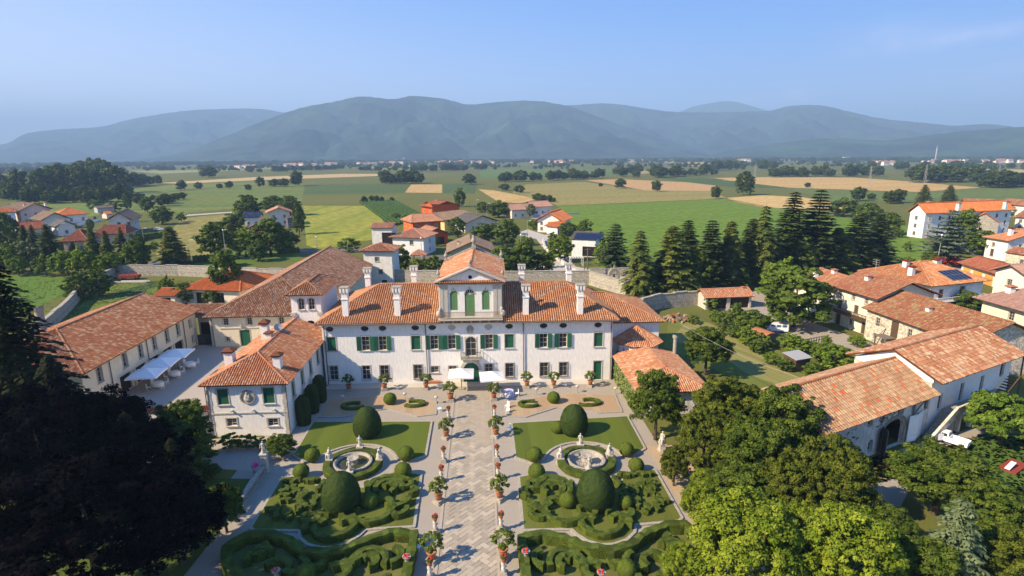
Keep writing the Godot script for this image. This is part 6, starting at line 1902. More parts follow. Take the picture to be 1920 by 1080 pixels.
func garden() -> void:
	var fc := Vector2(10.75, -54.0)
	for s in [1.0, -1.0]:
		var A := PackedVector2Array([Vector2(3.2, -69.6), Vector2(3.0, -65.8), Vector2(5.2, -65.4), Vector2(6.9, -66.4), Vector2(9.4, -67.9), Vector2(12.2, -67.0), Vector2(14.5, -65.9), Vector2(17.5, -66.0), Vector2(17.8, -71.0), Vector2(12.0, -72.0), Vector2(8.0, -71.4), Vector2(4.6, -70.2)])
		bed("soil_bed", mir(A, s), Color(1.0, 0.93, 0.86), "earth", 0.13)
		var Bp := PackedVector2Array([Vector2(3.3, -63.7), Vector2(17.9, -64.6), Vector2(17.8, -56.6), Vector2(16.2, -55.2)])
		Bp.append_array(arc(fc, 4.55, 17, 163, 22))
		Bp.append_array(PackedVector2Array([Vector2(5.0, -54.4), Vector2(3.3, -55.6)]))
		bed("lawn", mir(Bp, s), Color(0.125, 0.165, 0.022), "grass")
		var Cp := PackedVector2Array([Vector2(17.6, -52.2), Vector2(17.6, -44.2), Vector2(17.2, -43.8), Vector2(13.2, -43.5), Vector2(12.8, -42.5), Vector2(11.9, -41.6), Vector2(10.6, -41.1), Vector2(9.6, -41.1), Vector2(8.6, -41.6), Vector2(7.8, -42.5), Vector2(7.4, -43.3), Vector2(3.2, -43.4), Vector2(3.4, -51.8), Vector2(5.4, -52.4)])
		Cp.append_array(arc(fc, 4.55, 201, 339, 22))
		bed("parterre_lawn", mir(Cp, s), Color(0.145, 0.165, 0.03), "grass")
	# paving of the avenue: stones laid diagonally
	var n := Node3D.new()
	n.name = "avenue_paving"
	n.set_meta("kind", "structure")
	add_child(n)
	var bed_m := B.new()
	bed_m.poly(PackedVector2Array([Vector2(-4.02, -72.6), Vector2(0.92, -72.6), Vector2(0.92, -32), Vector2(-4.02, -32)]), 0.02)
	part("mortar_bed", bed_m, "gravel", n)
	rng.seed = 31
	var W := 0.44
	var spots := []
	for i in range(-60, 61):
		for j in range(-60, 61):
			var m := posmod(i - j, 4)
			if m != 0 and m != 3: continue
			var c := Vector2(i + 1.0, j + 0.5) if m == 0 else Vector2(i + 0.5, j + 1.0)
			c *= W
			var w := Vector2(c.x - c.y, c.x + c.y) * 0.70711 + Vector2(-1.55, -52.5)
			if w.x < -3.85 or w.x > 0.72 or w.y < -72.2 or w.y > -32.5: continue
			spots.append([w, m == 0])
	spots.sort_custom(func(p, q): return p[0].y > q[0].y)
	var stone := B.new()
	stone.box(Vector3(0, 0, 0), Vector3(W * 2 - 0.02, 0.07, W - 0.02), Basis.IDENTITY, 0.97)
	var sm := stone.mesh()
	var tones := []
	for k in 7:
		var t: StandardMaterial3D = M.paver.duplicate()
		t.albedo_color = Color(0.49, 0.42, 0.325).lerp(Color(0.41, 0.355, 0.275), k / 6.0).linear_to_srgb() * [1.0, 1.06, 0.96, 1.02, 0.94, 1.0, 0.97][k]
		tones.append(t)
	var xf := []
	var cols := PackedColorArray()
	var made := 0
	for q in spots:
		var bs := Basis(Vector3.UP, (-0.25 if q[1] else 0.25) * PI + (PI * 0.0))
		bs = Basis(Vector3.UP, -PI * 0.25) if q[1] else Basis(Vector3.UP, PI * 0.25)
		var at := Vector3(q[0].x, 0.018 + rng.randf_range(-0.006, 0.006), q[0].y)
		var k := int(clampf(rng.randfn(3, 1.7), 0, 6))
		if q[0].y < -38.6 + 0.9 and made < 300 or (q[0].y > -46.5 and made < 300):
			var o := part("paver", sm, tones[k], n)
			o.transform = Transform3D(bs, at)
			made += 1
		else:
			xf.append(Transform3D(bs, at))
			var t := lerpf(1.0, 0.86, k / 6.0) * rng.randf_range(0.95, 1.05)
			cols.append(Color(t, t * 0.99, t * 0.97))
	multi("paver_field", sm, "paver", xf, cols, n)
	var edge := B.new()
	for x in [-4.02, 0.92]: edge.box(Vector3(x, 0.03, -52.3), Vector3(0.2, 0.07, 40.4))
	part("edge_stone", edge, "paver", n)
	# fountains
	for s in [1.0, -1.0]:
		var c := mp(fc.x, fc.y, s)
		var f := thing("fountain", ["", "dry round stone fountain basin in right parterre", "water filled round stone fountain basin in left parterre"][1 if s > 0 else 2], "fountain", c)
		var b := B.new()
		b.lathe(Vector3.ZERO, [Vector2(1.95, 0), Vector2(1.9, 0.5), Vector2(2.0, 0.52), Vector2(2.0, 0.64), Vector2(1.68, 0.64), Vector2(1.66, 0.1), Vector2(0.01, 0.08)], 40)
		part("basin", b, "stone", f)
		var w := B.new()
		var ring := arc(Vector2.ZERO, 1.66, 0, 352, 44)
		if s < 0:
			w.poly(ring, 0.4)
			part("water", w, "water", f)
		var p := B.new()
		p.lathe(Vector3.ZERO, [Vector2(0.55, 0.08), Vector2(0.5, 0.5), Vector2(0.38, 0.6), Vector2(0.36, 0.85), Vector2(0.62, 0.95), Vector2(0.62, 1.05), Vector2(0.3, 1.0), Vector2(0.22, 0.9), Vector2(0.01, 0.9)], 9, 0.12, 3)
		part("pedestal", p, "stone", f)
		var fl := B.new()
		for k in 26:
			var a := TAU * k / 26
			var d := Vector3(cos(a), 0, sin(a)) * 1.85
			fl.bar(d + Vector3(0, 0.62, 0), d + Vector3(0, 1.2, 0), 0.02, 0.02)
		for k in 26:
			var a := TAU * k / 26
			var e := TAU * (k + 1) / 26
			fl.bar(Vector3(cos(a) * 1.85, 1.2, sin(a) * 1.85), Vector3(cos(e) * 1.85, 1.2, sin(e) * 1.85), 0.02, 0.02)
		part("railing", fl, "metal", f)

func ring_path(c: Vector3, r: float, n := 30) -> PackedVector2Array:
	var p := PackedVector2Array()
	for k in n: p.append(Vector2(c.x + cos(TAU * k / n) * r, c.z + sin(TAU * k / n) * r))
	return p

func swirl(c: Vector2, r0: float, r1: float, a0: float, a1: float, n := 12, sq := 1.0) -> PackedVector2Array:
	var p := PackedVector2Array()
	for k in n + 1:
		var t := k / float(n)
		var a := deg_to_rad(lerpf(a0, a1, t))
		p.append(c + Vector2(cos(a), -sin(a) * sq) * lerpf(r0, r1, t))
	return p

func egg(h: float, r: float) -> Array:
	var p := [Vector2(r * 0.62, 0)]
	for k in 15:
		var y := h * (0.05 + 0.95 * k / 14.0)
		var yc := h * 0.36
		var q := (y - yc) / (h - yc) if y > yc else (y - yc) / (yc * 1.35)
		p.append(Vector2(r * pow(maxf(1.0 - pow(absf(q), 2.1), 0.0), 0.52) + 0.001, y))
	return p

func ball(r: float) -> Array:
	var p := []
	for k in 11:
		var a := PI * k / 10
		p.append(Vector2(r * sin(a) + 0.001, r * 0.92 - r * 0.95 * cos(a)))
	return p

func garden_plants() -> void:
	for s in [1.0, -1.0]:
		var sd := "right" if s > 0 else "left"
		var av := "right of the avenue" if s > 0 else "left of the avenue"
		var dark := Color(0.035, 0.06, 0.012)
		topiary("egg_topiary", mp(10.5, -60.7, s), egg(3.7, 1.62), "big dark clipped egg on rear lawn " + av, "egg shaped topiaries", dark, Color(0.055, 0.085, 0.018))
		topiary("egg_topiary", mp(10.2, -46.5, s), egg(3.8, 1.75), "big dark clipped egg among box scrolls, front " + av, "egg shaped topiaries", dark, Color(0.055, 0.085, 0.018))
		for q in [[5.3, -54.9, 0.85, "rear inner"], [15.4, -55.4, 0.8, "rear outer"], [5.2, -51.6, 0.85, "front inner"], [15.6, -52.2, 0.8, "front outer"]]:
			topiary("box_ball", mp(q[0], q[1], s), ball(q[2]), "clipped box ball at %s corner of %s fountain circle" % [q[3], sd], "box balls round the fountains")
		topiary("box_ball", mp(9.2, -69.3, s), ball(0.85), "clipped box ball in %s sandy bed before the facade" % sd, "box balls in the sandy beds")
		topiary("box_ball", mp(7.6, -46.6, s), ball(0.78), "olive green box ball just inside front egg, %s parterre" % sd, "box balls beside the front eggs")
		topiary("box_ball", mp(10.8, -37.4, s), ball(0.78), "box ball in middle of nearest box parterre, %s side" % sd, "box balls in the nearest parterres")
		if s > 0:
			topiary("box_ball", mp(8.6, -61.0, s), ball(0.8), "small box ball touching rear egg on right lawn", "box balls on the lawn")
			topiary("box_ball", mp(12.9, -46.0, s), ball(0.7), "small box ball in shade just right of front right egg", "box balls beside the front eggs")
		var fc := mp(10.75, -54.0, s)
		hedge("ring_hedge", ring_path(fc, 2.7), 0.85, 0.65, true, "low round box hedge circling the %s fountain" % sd, "ring hedges")
		# scrolls of the middle parterre
		var gr := "box scrolls of the middle parterres"
		var c1 := Vector2(6.2, -48.9)
		var list := [swirl(c1, 0.55, 0.7, 20, 250, 8), swirl(c1, 1.35, 1.25, -35, 190, 10), swirl(c1, 2.05, 1.9, -40, 150, 12), swirl(Vector2(5.2, -50.7), 0.7, 0.8, 200, 420, 8),
			swirl(Vector2(5.0, -47.0), 0.9, 1.2, 170, 330, 8), swirl(Vector2(7.4, -45.4), 2.1, 1.6, 175, 330, 11), swirl(Vector2(4.9, -45.3), 0.9, 0.7, 160, 350, 8), swirl(Vector2(6.6, -46.2), 0.8, 1.1, 30, 190, 8),
			swirl(Vector2(9.1, -44.9), 0.7, 0.9, -60, 140, 8), swirl(Vector2(10.2, -43.5), 1.9, 1.6, 170, 355, 12), swirl(Vector2(9.0, -43.4), 0.75, 0.7, 30, 230, 8), swirl(Vector2(11.8, -43.4), 0.8, 0.9, -40, 150, 8), swirl(Vector2(10.6, -44.6), 0.6, 0.9, 20, 160, 6),
			swirl(Vector2(3.9, -48.3), 0.35, 0.5, 60, 300, 6), swirl(Vector2(8.3, -47.2), 0.6, 0.8, 200, 380, 7), swirl(Vector2(12.4, -44.7), 0.7, 0.8, 190, 380, 7), swirl(Vector2(8.0, -50.2), 0.5, 0.7, 150, 330, 6), swirl(Vector2(4.6, -49.6), 0.5, 0.6, 120, 300, 6)]
		var wh := ["innermost curl of the ring cluster", "middle arc of the ring cluster", "outer arc of the ring cluster", "hook behind ring cluster, nearest the fountain", "cup shaped piece under the ring cluster", "long low bow between ring cluster and kerb", "bow at the inner front corner", "short arch beside the bow under ring cluster", "curl touching front egg's shade", "big half round bow in the kerb's bulge", "small ring inside the kerb's bulge", "hook at outer side of the bulge", "arch between front egg and bulge", "tiny comma at the avenue side", "short bow inward of front egg", "short bow outward of the bulge", "short bow behind front egg toward fountain", "short bow at rear avenue corner"]
		for k in list.size(): hedge("box_scroll", mir(list[k], s), 0.6, 0.66, false, "clipped box scroll, %s, %s middle parterre" % [wh[k], sd], gr, 0.15)
		var lr := "small box tuft of the %s outer parterre, in broken rows" % sd
		rng.seed = 70
		var tufts := []
		for i in 34: tufts.append([rng.randf_range(13.3, 17.0), rng.randf_range(-50.6, -44.9), rng.randf() * 180.0, rng.randf_range(0.35, 0.7)])
		for t in tufts: hedge("box_tuft", mir(swirl(Vector2(t[0], t[1]), t[3], t[3], t[2], t[2] + 100, 4), s), 0.5, 0.52, false, lr, "box tufts of the outer parterres", 0.15)
		# nearest parterre with its thick edge
		var D := PackedVector2Array([Vector2(2.9, -41.5), Vector2(4.7, -41.9), Vector2(6.5, -41.3), Vector2(8.5, -39.9), Vector2(10.2, -39.6), Vector2(11.8, -40.0), Vector2(13.6, -41.5), Vector2(15.6, -42.4), Vector2(17.2, -42.3), Vector2(18.2, -40.8), Vector2(17.3, -38.7), Vector2(15.4, -37.0), Vector2(13.0, -35.4), Vector2(9.5, -34.6), Vector2(5.5, -34.8), Vector2(3.0, -35.6)])
		bed("nearest_lawn", mir(Geometry2D.offset_polygon(D, -0.2)[0], s), Color(0.17, 0.175, 0.05), "grass", 0.05)
		hedge("edge_hedge", mir(D, s), 0.85, 1.0, true, "thick wavy box hedge edging nearest %s parterre" % sd, "edge hedges")
		var l2 := [swirl(Vector2(6.2, -38.6), 0.6, 0.6, 30, 260, 8), swirl(Vector2(6.2, -38.6), 1.4, 1.3, -20, 200, 10), swirl(Vector2(4.6, -39.2), 0.9, 0.9, 100, 260, 6), swirl(Vector2(8.4, -37.6), 0.8, 0.9, 40, 250, 8), swirl(Vector2(9.0, -36.6), 1.2, 0.9, 180, 340, 8),
			swirl(Vector2(11.9, -38.4), 0.9, 0.8, 100, 330, 8), swirl(Vector2(13.2, -38.2), 1.1, 0.8, 20, 190, 8), swirl(Vector2(15.2, -39.8), 0.9, 0.9, -40, 150, 8), swirl(Vector2(15.6, -40.6), 0.7, 0.7, 100, 300, 8), swirl(Vector2(14.2, -37.3), 1.2, 1.4, 200, 330, 8), swirl(Vector2(5.4, -37.0), 1.0, 1.0, 180, 330, 8), swirl(Vector2(10.4, -38.9), 0.7, 0.7, 190, 350, 6), swirl(Vector2(7.7, -39.2), 0.6, 0.7, 150, 330, 6), swirl(Vector2(12.4, -36.8), 0.9, 0.8, 180, 340, 7)]
		var w2 := ["innermost curl at inner end", "arc round the innermost curl", "bracket at inner hedge corner", "curl left of the middle ball", "bow below the middle ball", "curl right of the middle ball", "arch beside right curl", "hook near outer end", "small curl at outermost end", "bow along outer front hedge", "bow along inner front hedge", "small bow above the middle ball", "small bow inward of it under the wavy edge", "small bow outward of the middle ball"]
		for k in l2.size(): hedge("box_scroll", mir(l2[k], s), 0.62, 0.78, false, "box scroll of nearest %s parterre, %s" % [sd, w2[k].replace("left of the middle", "inward of the middle").replace("right of the middle", "outward of the middle").replace("right curl", "outer curl")], "box scrolls of the nearest parterres", 0.05)
		# little hedges in the sandy beds
		for q in [swirl(Vector2(6.0, -68.6), 1.5, 1.2, 60, 330, 12, 0.6), swirl(Vector2(13.8, -68.6), 1.6, 1.3, 210, 480, 12, 0.6)]:
			hedge("low_box_hedge", mir(q, s), 0.5, 0.4, false, "low box hedge curling through %s sandy bed, %s half" % [sd, "inner" if q[0].x < 10 else "outer"], "low hedges of the sandy beds", 0.13)
	# clipped columns along the front wing
	for q in [[-22.1, -65.3, "nearest"], [-22.0, -68.6, "middle"], [-21.9, -71.8, "farthest"]]:
		topiary("clipped_column", Vector3(q[0], 0, q[1]), [Vector2(0.75, 0), Vector2(0.85, 0.8), Vector2(0.85, 2.4), Vector2(0.75, 3.2), Vector2(0.4, 3.7), Vector2(0.001, 3.8)], "dark clipped column against front wing, %s of three" % q[2], "clipped columns on the wing wall", Color(0.03, 0.05, 0.012), Color(0.05, 0.075, 0.018))
	# citrus trees in terracotta pots
	var c := thing("citrus_pot", "potted citrus tree", "potted tree")
	var pl := B.new()
	pl.box(Vector3(0, 0.1, 0), Vector3(1.05, 0.2, 1.05)); pl.box(Vector3(0, 0.29, 0), Vector3(0.85, 0.18, 0.85))
	part("plinth", pl, "stone", c)
	var pt := B.new()
	pt.lathe(Vector3(0, 0.38, 0), [Vector2(0.01, 0), Vector2(0.28, 0), Vector2(0.36, 0.35), Vector2(0.42, 0.6), Vector2(0.46, 0.6), Vector2(0.46, 0.7), Vector2(0.4, 0.7), Vector2(0.01, 0.62)], 14)
	part("pot", pt, "terracotta", c)
	part("crown", kinds.citrus[0], "leaf", c)
	part("trunk", kinds.citrus[1], "bark", c)
	var first := true
	var rows := [[-70.6, "rearmost"], [-60.4, "second"], [-47.9, "third"], [-39.8, "nearest"]]
	for q in rows:
		for x in [-4.45, 1.32]:
			var lab := "citrus tree in terracotta pot, %s on the avenue's %s side" % [q[0 + 1], "left" if x < 0 else "right"]
			var sc := Vector3.ONE * (0.9 + 0.06 * sin(q[0] * 3 + x))
			if first:
				c.position = Vector3(x, 0, q[0]); tag(c, lab, "potted tree", "citrus pots along the avenue"); first = false
			else: dup(c, Vector3(x, 0, q[0]), q[0], sc, lab, "citrus pots along the avenue")
	var i := 0
	for x in [-18.9, -13.9, -8.1, 6.1, 9.9, 15.1]:
		dup(c, Vector3(x, 0, -74.6 + 0.03 * x), x, Vector3(0.86, 0.86, 0.86), "potted citrus against villa facade, %s from the left" % ["first", "second", "third", "fourth", "fifth", "sixth"][i], "citrus pots along the facade")
		i += 1
	# urns on spiral pedestals
	var u := thing("flower_urn", "flower urn", "urn")
	var ub := B.new()
	ub.box(Vector3(0, 0.15, 0), Vector3(0.62, 0.3, 0.62)); ub.box(Vector3(0, 0.36, 0), Vector3(0.5, 0.12, 0.5))
	part("base", ub, "stone", u)
	var us := B.new()
	for k in 22:
		var a := k * 0.55
		us.blob(Vector3(cos(a) * 0.07, 0.46 + k * 0.036, sin(a) * 0.07), Vector3(0.17, 0.07, 0.17), 8, 4)
	part("spiral_column", us, "stone_pale", u)
	var uc := B.new()
	uc.lathe(Vector3(0, 1.24, 0), [Vector2(0.16, 0), Vector2(0.12, 0.06), Vector2(0.26, 0.3), Vector2(0.29, 0.36), Vector2(0.01, 0.33)], 12)
	part("bowl", uc, "terracotta", u)
	rng.seed = 8
	var lf := B.new()
	var fl := B.new()
	for k in 70:
		var d := rdir()
		d.y = absf(d.y)
		lf.col = Color(0.05, 0.085, 0.02)
		lf.leaf(Vector3(0, 1.6, 0) + d * 0.26, d, d.cross(rdir()).normalized(), 0.16, 0.12, d)
		if k < 14: fl.blob(Vector3(0, 1.64, 0) + d * 0.28, Vector3.ONE * 0.05, 5, 3)
	part("leaves", lf, "leaf", u)
	part("blossom", fl, "red_flower", u)
	first = true
	for q in [[-65.1, "rearmost"], [-55.1, "second"], [-51.4, "third"], [-43.4, "fourth"], [-37.9, "nearest"]]:
		for x in [-4.42, 1.3]:
			var lab := "red flowered urn on white spiral pedestal, %s on avenue's %s side" % [q[1], "left" if x < 0 else "right"]
			if first:
				u.position = Vector3(x, 0, q[0]); tag(u, lab, "urn", "flower urns along the avenue"); first = false
			else: dup(u, Vector3(x, 0, q[0]), q[0], Vector3.ONE, lab, "flower urns along the avenue")
	# low bowls with red flowers in the nearest hedges
	var bw := thing("flower_bowl", "flower bowl", "flower bowl")
	var bb := B.new()
	bb.lathe(Vector3.ZERO, [Vector2(0.22, 0), Vector2(0.14, 0.3), Vector2(0.32, 0.55), Vector2(0.36, 0.62), Vector2(0.32, 0.62), Vector2(0.01, 0.55)], 14)
	part("bowl", bb, "stone", bw)
	var b2 := B.new()
	for k in 14: b2.blob(Vector3(rng.randf_range(-0.24, 0.24), rng.randf_range(0.62, 0.76), rng.randf_range(-0.24, 0.24)), Vector3.ONE * 0.07, 5, 3)
	part("blossom", b2, "red_flower", bw)
	first = true
	for q in [[3.1, -38.9, "inner edge of nearest right hedge"], [8.6, -36.2, "bottom middle of nearest right parterre"], [14.6, -37.4, "outer bottom of nearest right hedge"], [-6.3, -38.9, "inner edge of nearest left hedge"], [-16.1, -38.0, "bottom of nearest left parterre"]]:
		var lab := "stone bowl of red flowers at " + String(q[2])
		if first:
			bw.position = Vector3(q[0], 0.75, q[1]); tag(bw, lab, "flower bowl", "stone bowls of red flowers"); first = false
		else: dup(bw, Vector3(q[0], 0.75, q[1]), 0, Vector3.ONE, lab, "stone bowls of red flowers")

func foliage_kinds() -> void:
	kind_broad("citrus", 3, 2.75, 2.35, 40, 28, 0.2, Color(0.078, 0.120, 0.020), Color(0.168, 0.204, 0.036), -0.6, 0.32, 0.36)
	kind_broad("oak", 11, 9.0, 8.0, 120, 60, 0.5, Color(0.053, 0.091, 0.015), Color(0.113, 0.161, 0.026), -0.92, 0.27, 0.02)
	kind_broad("lime", 12, 9.0, 8.0, 110, 60, 0.48, Color(0.095, 0.156, 0.017), Color(0.176, 0.244, 0.030), -0.92, 0.27, 0.02)
	kind_broad("grey", 13, 9.0, 6.5, 100, 60, 0.45, Color(0.124, 0.149, 0.068), Color(0.199, 0.213, 0.098), -0.92, 0.25, 0.02)
	kind_broad("bush", 14, 3.0, 3.6, 50, 45, 0.3, Color(0.068, 0.112, 0.017), Color(0.144, 0.196, 0.031), -0.75, 0.3, 0.02)
	kind_broad("far", 15, 9.0, 9.0, 80, 24, 1.0, Color(0.041, 0.065, 0.015), Color(0.074, 0.106, 0.021), -0.92, 0.42, 0.02)
	kind_broad("far_tall", 16, 12.0, 8.0, 90, 24, 1.0, Color(0.043, 0.069, 0.015), Color(0.081, 0.112, 0.021), -0.92, 0.42, 0.02)
	kind_broad("near_lime", 21, 11.0, 9.5, 420, 130, 0.25, Color(0.096, 0.147, 0.011), Color(0.227, 0.278, 0.027), -0.5, 0.2, 0.12)
	kind_broad("near_oak", 22, 9.5, 8.5, 360, 125, 0.235, Color(0.047, 0.08, 0.011), Color(0.115, 0.155, 0.022), -0.6, 0.2, 0.1)
	kind_broad("near_yew", 23, 9.5, 8.5, 380, 125, 0.215, Color(0.053, 0.075, 0.010), Color(0.128, 0.15, 0.019), -0.65, 0.19, 0.08)
	kind_broad("near_fig", 24, 6.0, 8.5, 200, 100, 0.36, Color(0.071, 0.126, 0.014), Color(0.143, 0.216, 0.031), -0.5, 0.22, 0.05)
	kind_broad("purple", 25, 14.0, 13.0, 400, 120, 0.3, Color(0.0024, 0.0024, 0.0026), Color(0.0085, 0.0072, 0.0085), -0.6, 0.2, 0.1, "leaf_dark")
	kind_conifer("spruce", 31, 17.0, 7.0, 34, Color(0.06, 0.085, 0.016), Color(0.125, 0.145, 0.028), 0.42, 0.02, 0.9)
	kind_conifer("spruce_thin", 41, 17.0, 7.0, 25, Color(0.055, 0.08, 0.018), Color(0.12, 0.14, 0.03), 0.5, 0.06, 0.8)
	kind_conifer("fir_wide", 42, 19.0, 9.0, 28, Color(0.024, 0.042, 0.014), Color(0.06, 0.082, 0.024), 0.12, 0.04, 1.05)
	kind_conifer("fir", 32, 19.0, 7.6, 36, Color(0.028, 0.048, 0.015), Color(0.066, 0.09, 0.026), 0.22, 0.02, 0.95)
	kind_conifer("cedar", 33, 14.0, 13.0, 15, Color(0.075, 0.105, 0.07), Color(0.12, 0.155, 0.105), 0.06, 0.03, 1.0)
	kind_conifer("pine", 36, 14.0, 13.0, 16, Color(0.03, 0.055, 0.018), Color(0.065, 0.095, 0.028), 0.06, 0.1, 1.0)
	kind_conifer("near_cedar", 34, 13.0, 8.0, 34, Color(0.09, 0.125, 0.055), Color(0.145, 0.18, 0.085), 0.32, 0.03, 0.6)
	kind_conifer("near_dark", 35, 20.0, 10.0, 40, Color(0.007, 0.011, 0.004), Color(0.018, 0.025, 0.007), 0.5, 0.03, 0.62)

# ---------------------------------------------------------------- trees
func near_trees() -> void:
	# foreground, bottom right
	crown_tree("near_lime", [18.5, -33.9, 5.5, 4.3, 3.6], "lime_tree", "bright yellow green leafy tree at bottom edge, left of the two brightest")
	crown_tree("near_lime", [25.1, -32.3, 5.5, 3.9, 3.3], "lime_tree", "bright yellow green leafy tree at bottom edge, right of the two brightest")
	crown_tree("near_lime", [18.3, -42.3, 2.6, 1.6, 2.2], "shrub", "fresh green shrub beside earth path at parterre's outer corner", "shrub")
	crown_tree("near_lime", [14.3, -35.0, 2.6, 1.6, 1.8], "shrub", "fresh green shrub at bottom edge beside nearest right hedge", "shrub")
	crown_tree("near_lime", [24.6, -37.7, 3.5, 1.9, 1.9], "shrub", "green shrub wedged between the two bright leafy trees", "shrub")
	crown_tree("near_cedar", [33.1, -32.9, 5.5, 3.0, 3.2], "cedar", "grey green feathery conifer at bottom right, lighter than its neighbours")
	crown_tree("near_oak", [30.3, -32.3, 4.0, 2.8, 2.2], "tree_mass", "dark leafy tree at bottom edge left of feathery conifer")
	crown_tree("near_yew", [29.9, -42.2, 5.0, 3.6, 3.7], "yew_tree", "olive dark dense tree in front of the cart arch")
	crown_tree("near_yew", [26.0, -53.7, 5.5, 4.6, 3.9], "yew_tree", "broad dark olive tree right of ivy outbuilding's roof corner")
	crown_tree("near_yew", [21.9, -49.8, 4.5, 3.2, 3.2], "yew_tree", "dark olive tree beside outer edge of rear right lawn")
	crown_tree("near_oak", [25.1, -47.0, 4.5, 3.8, 3.8], "yew_tree", "dark tree in the middle of the thicket, bare grey branch showing")
	crown_tree("near_yew", [26.3, -43.2, 4.0, 3.3, 3.1], "yew_tree", "dark olive tree between thicket middle and arch side tree")
	crown_tree("near_oak", [22.6, -43.4, 3.0, 3.1, 2.4], "yew_tree", "low dark tree just above the left bright leafy tree")
	crown_tree("near_oak", [30.5, -52.2, 5.0, 4.7, 4.1], "yew_tree", "dark tree covering left gable of lower stone barn")
	crown_tree("near_yew", [36.6, -53.9, 3.0, 3.2, 2.3], "yew_tree", "dark tree under eave of lower barn, left of cart arch")
	crown_tree("near_oak", [19.6, -58.4, 4.6, 3.3, 4.2], "laurel_tree", "dark green rounded tree against right end of ivy outbuilding")
	crown_tree("near_oak", [32.9, -77.3, 4.0, 3.7, 3.7], "holm_oak", "dusky grey green tree alone on grass behind ivy outbuilding")
	crown_tree("near_oak", [40.6, -43.1, 4.0, 4.5, 2.9], "walnut_tree", "broad green tree right of barn track, before pickup")
	crown_tree("near_fig", [57.7, -54.6, 3.2, 4.0, 3.3], "fig_tree", "large leaved bright green tree by farm barn gallery")
	crown_tree("near_oak", [41.3, -39.0, 3.5, 3.3, 2.6], "oak_tree", "dark olive tree at right edge below white panel")
	crown_tree("near_yew", [37.9, -32.9, 3.5, 2.9, 2.5], "oak_tree", "dark olive tree in bottom right corner")
	crown_tree("near_oak", [32.5, -38.7, 2.4, 2.2, 1.7], "shrub", "dark shrub in shade beside gravel track", "shrub")
	crown_tree("near_lime", [20.6, -46.5, 1.6, 1.5, 1.8], "shrub", "yellowish green shrub under the dark trees by earth path", "shrub")
	crown_tree("near_yew", [18.6, -49.1, 2.4, 1.6, 2.1], "shrub", "dark shrub behind statue at garden's right edge", "shrub")
	# farmyard
	crown_tree("oak", [58.7, -99.5, 5.5, 7.0, 6.0], "walnut_tree", "big walnut tree shading the farmyard")
	crown_tree("lime", [66.2, -118.0, 5.5, 5.3, 4.7], "walnut_tree", "lighter green tree behind the big walnut")
	crown_tree("lime", [52.7, -77.4, 2.0, 3.3, 2.5], "shrub", "round green shrub in front of stone farmhouse yard", "shrub")
	crown_tree("lime", [50.8, -84.6, 1.6, 2.6, 1.7], "shrub", "green shrub between van shed and yard", "shrub")
	crown_tree("oak", [48.5, -94.7, 2.0, 3.0, 2.9], "shrub", "dark green shrub row end left of white van", "shrub")
	crown_tree("oak", [47.9, -100.3, 2.4, 1.7, 2.5], "shrub", "small upright tree beside low orange shed", "shrub")
	crown_tree("bush", [47.1, -88.2, 1.2, 2.0, 1.5], "shrub", "green shrub against rust roofed garden shed", "shrub")
	crown_tree("bush", [48.4, -112.8, 1.2, 2.2, 1.7], "shrub", "low green shrub at left end of orange shed", "shrub")
	crown_tree("bush", [53.4, -98.7, 1.2, 2.0, 1.5], "shrub", "green shrub behind the white van", "shrub")
	var ys := [[45.3, -90.3, 1.3, 2.0, 1.8], [45.2, -86.2, 1.0, 1.6, 1.3], [47.4, -96.4, 1.5, 2.1, 2.2], [45.0, -80.9, 0.9, 1.4, 1.1], [45.6, -78.1, 0.9, 1.4, 1.0], [45.5, -100.3, 1.2, 1.9, 1.7], [45.5, -104.3, 0.9, 1.6, 1.3], [48.0, -75.0, 1.2, 1.6, 1.3], [51.5, -87.9, 1.2, 1.8, 1.5], [53.4, -83.7, 1.2, 1.9, 1.5], [44.9, -94.3, 1.0, 1.5, 1.2], [40.8, -103.1, 0.7, 1.6, 1.0]]
	for k in ys.size(): crown_tree(["lime", "oak", "bush"][k % 3], ys[k], "shrub", "one of the shrubs massed between the grass lane and farmyard", "shrub", "shrubs between the lane and the farmyard")
	crown_tree("lime", [63.5, -87.8, 0.9, 1.6, 1.0], "shrub", "potted greenery in middle of farmyard", "shrub")
	crown_tree("lime", [57.9, -87.7, 1.1, 0.9, 1.2], "shrub", "little bright green sapling at yard fence", "shrub")
	# foreground, bottom left
	crown_tree("near_dark", [-50.1, -59.6, 8.5, 8.3, 13.7], "dark_conifer", "dark drooping conifer at left picture edge")
	crown_tree("purple", [-27.8, -36.3, 6.0, 7.5, 6.4], "copper_beech", "huge nearly black purple leaved tree filling bottom left corner")
	crown_tree("purple", [-31.8, -49.2, 4.5, 4.4, 4.4], "copper_beech", "dark purple leaved tree in front of courtyard wall")
	crown_tree("purple", [-38.3, -46.0, 7.0, 5.9, 6.8], "copper_beech", "dark purple leaved tree at left edge under the conifer")
	crown_tree("purple", [-24.5, -41.0, 3.5, 3.6, 4.2], "copper_beech", "dark purple leaved tree at lower left, nearest the garden")
	crown_tree("purple", [-36.6, -51.6, 6.0, 4.8, 4.6], "copper_beech", "dark purple leaved tree rising before end of courtyard wing")
	crown_tree("near_dark", [-41.0, -53.1, 6.5, 3.9, 7.8], "dark_conifer", "second dark drooping conifer, just right of the one at left edge")
	crown_tree("near_dark", [-27.8, -47.7, 3.5, 2.2, 4.4], "dark_conifer", "small dark conifer at right border of the purple trees")
	crown_tree("near_dark", [-32.7, -49.0, 4.0, 3.0, 5.9], "dark_conifer", "dark narrow conifer among the purple trees")
	crown_tree("near_oak", [-32.1, -56.4, 4.5, 3.1, 3.1], "holly_tree", "sunlit green tree top before courtyard wall")
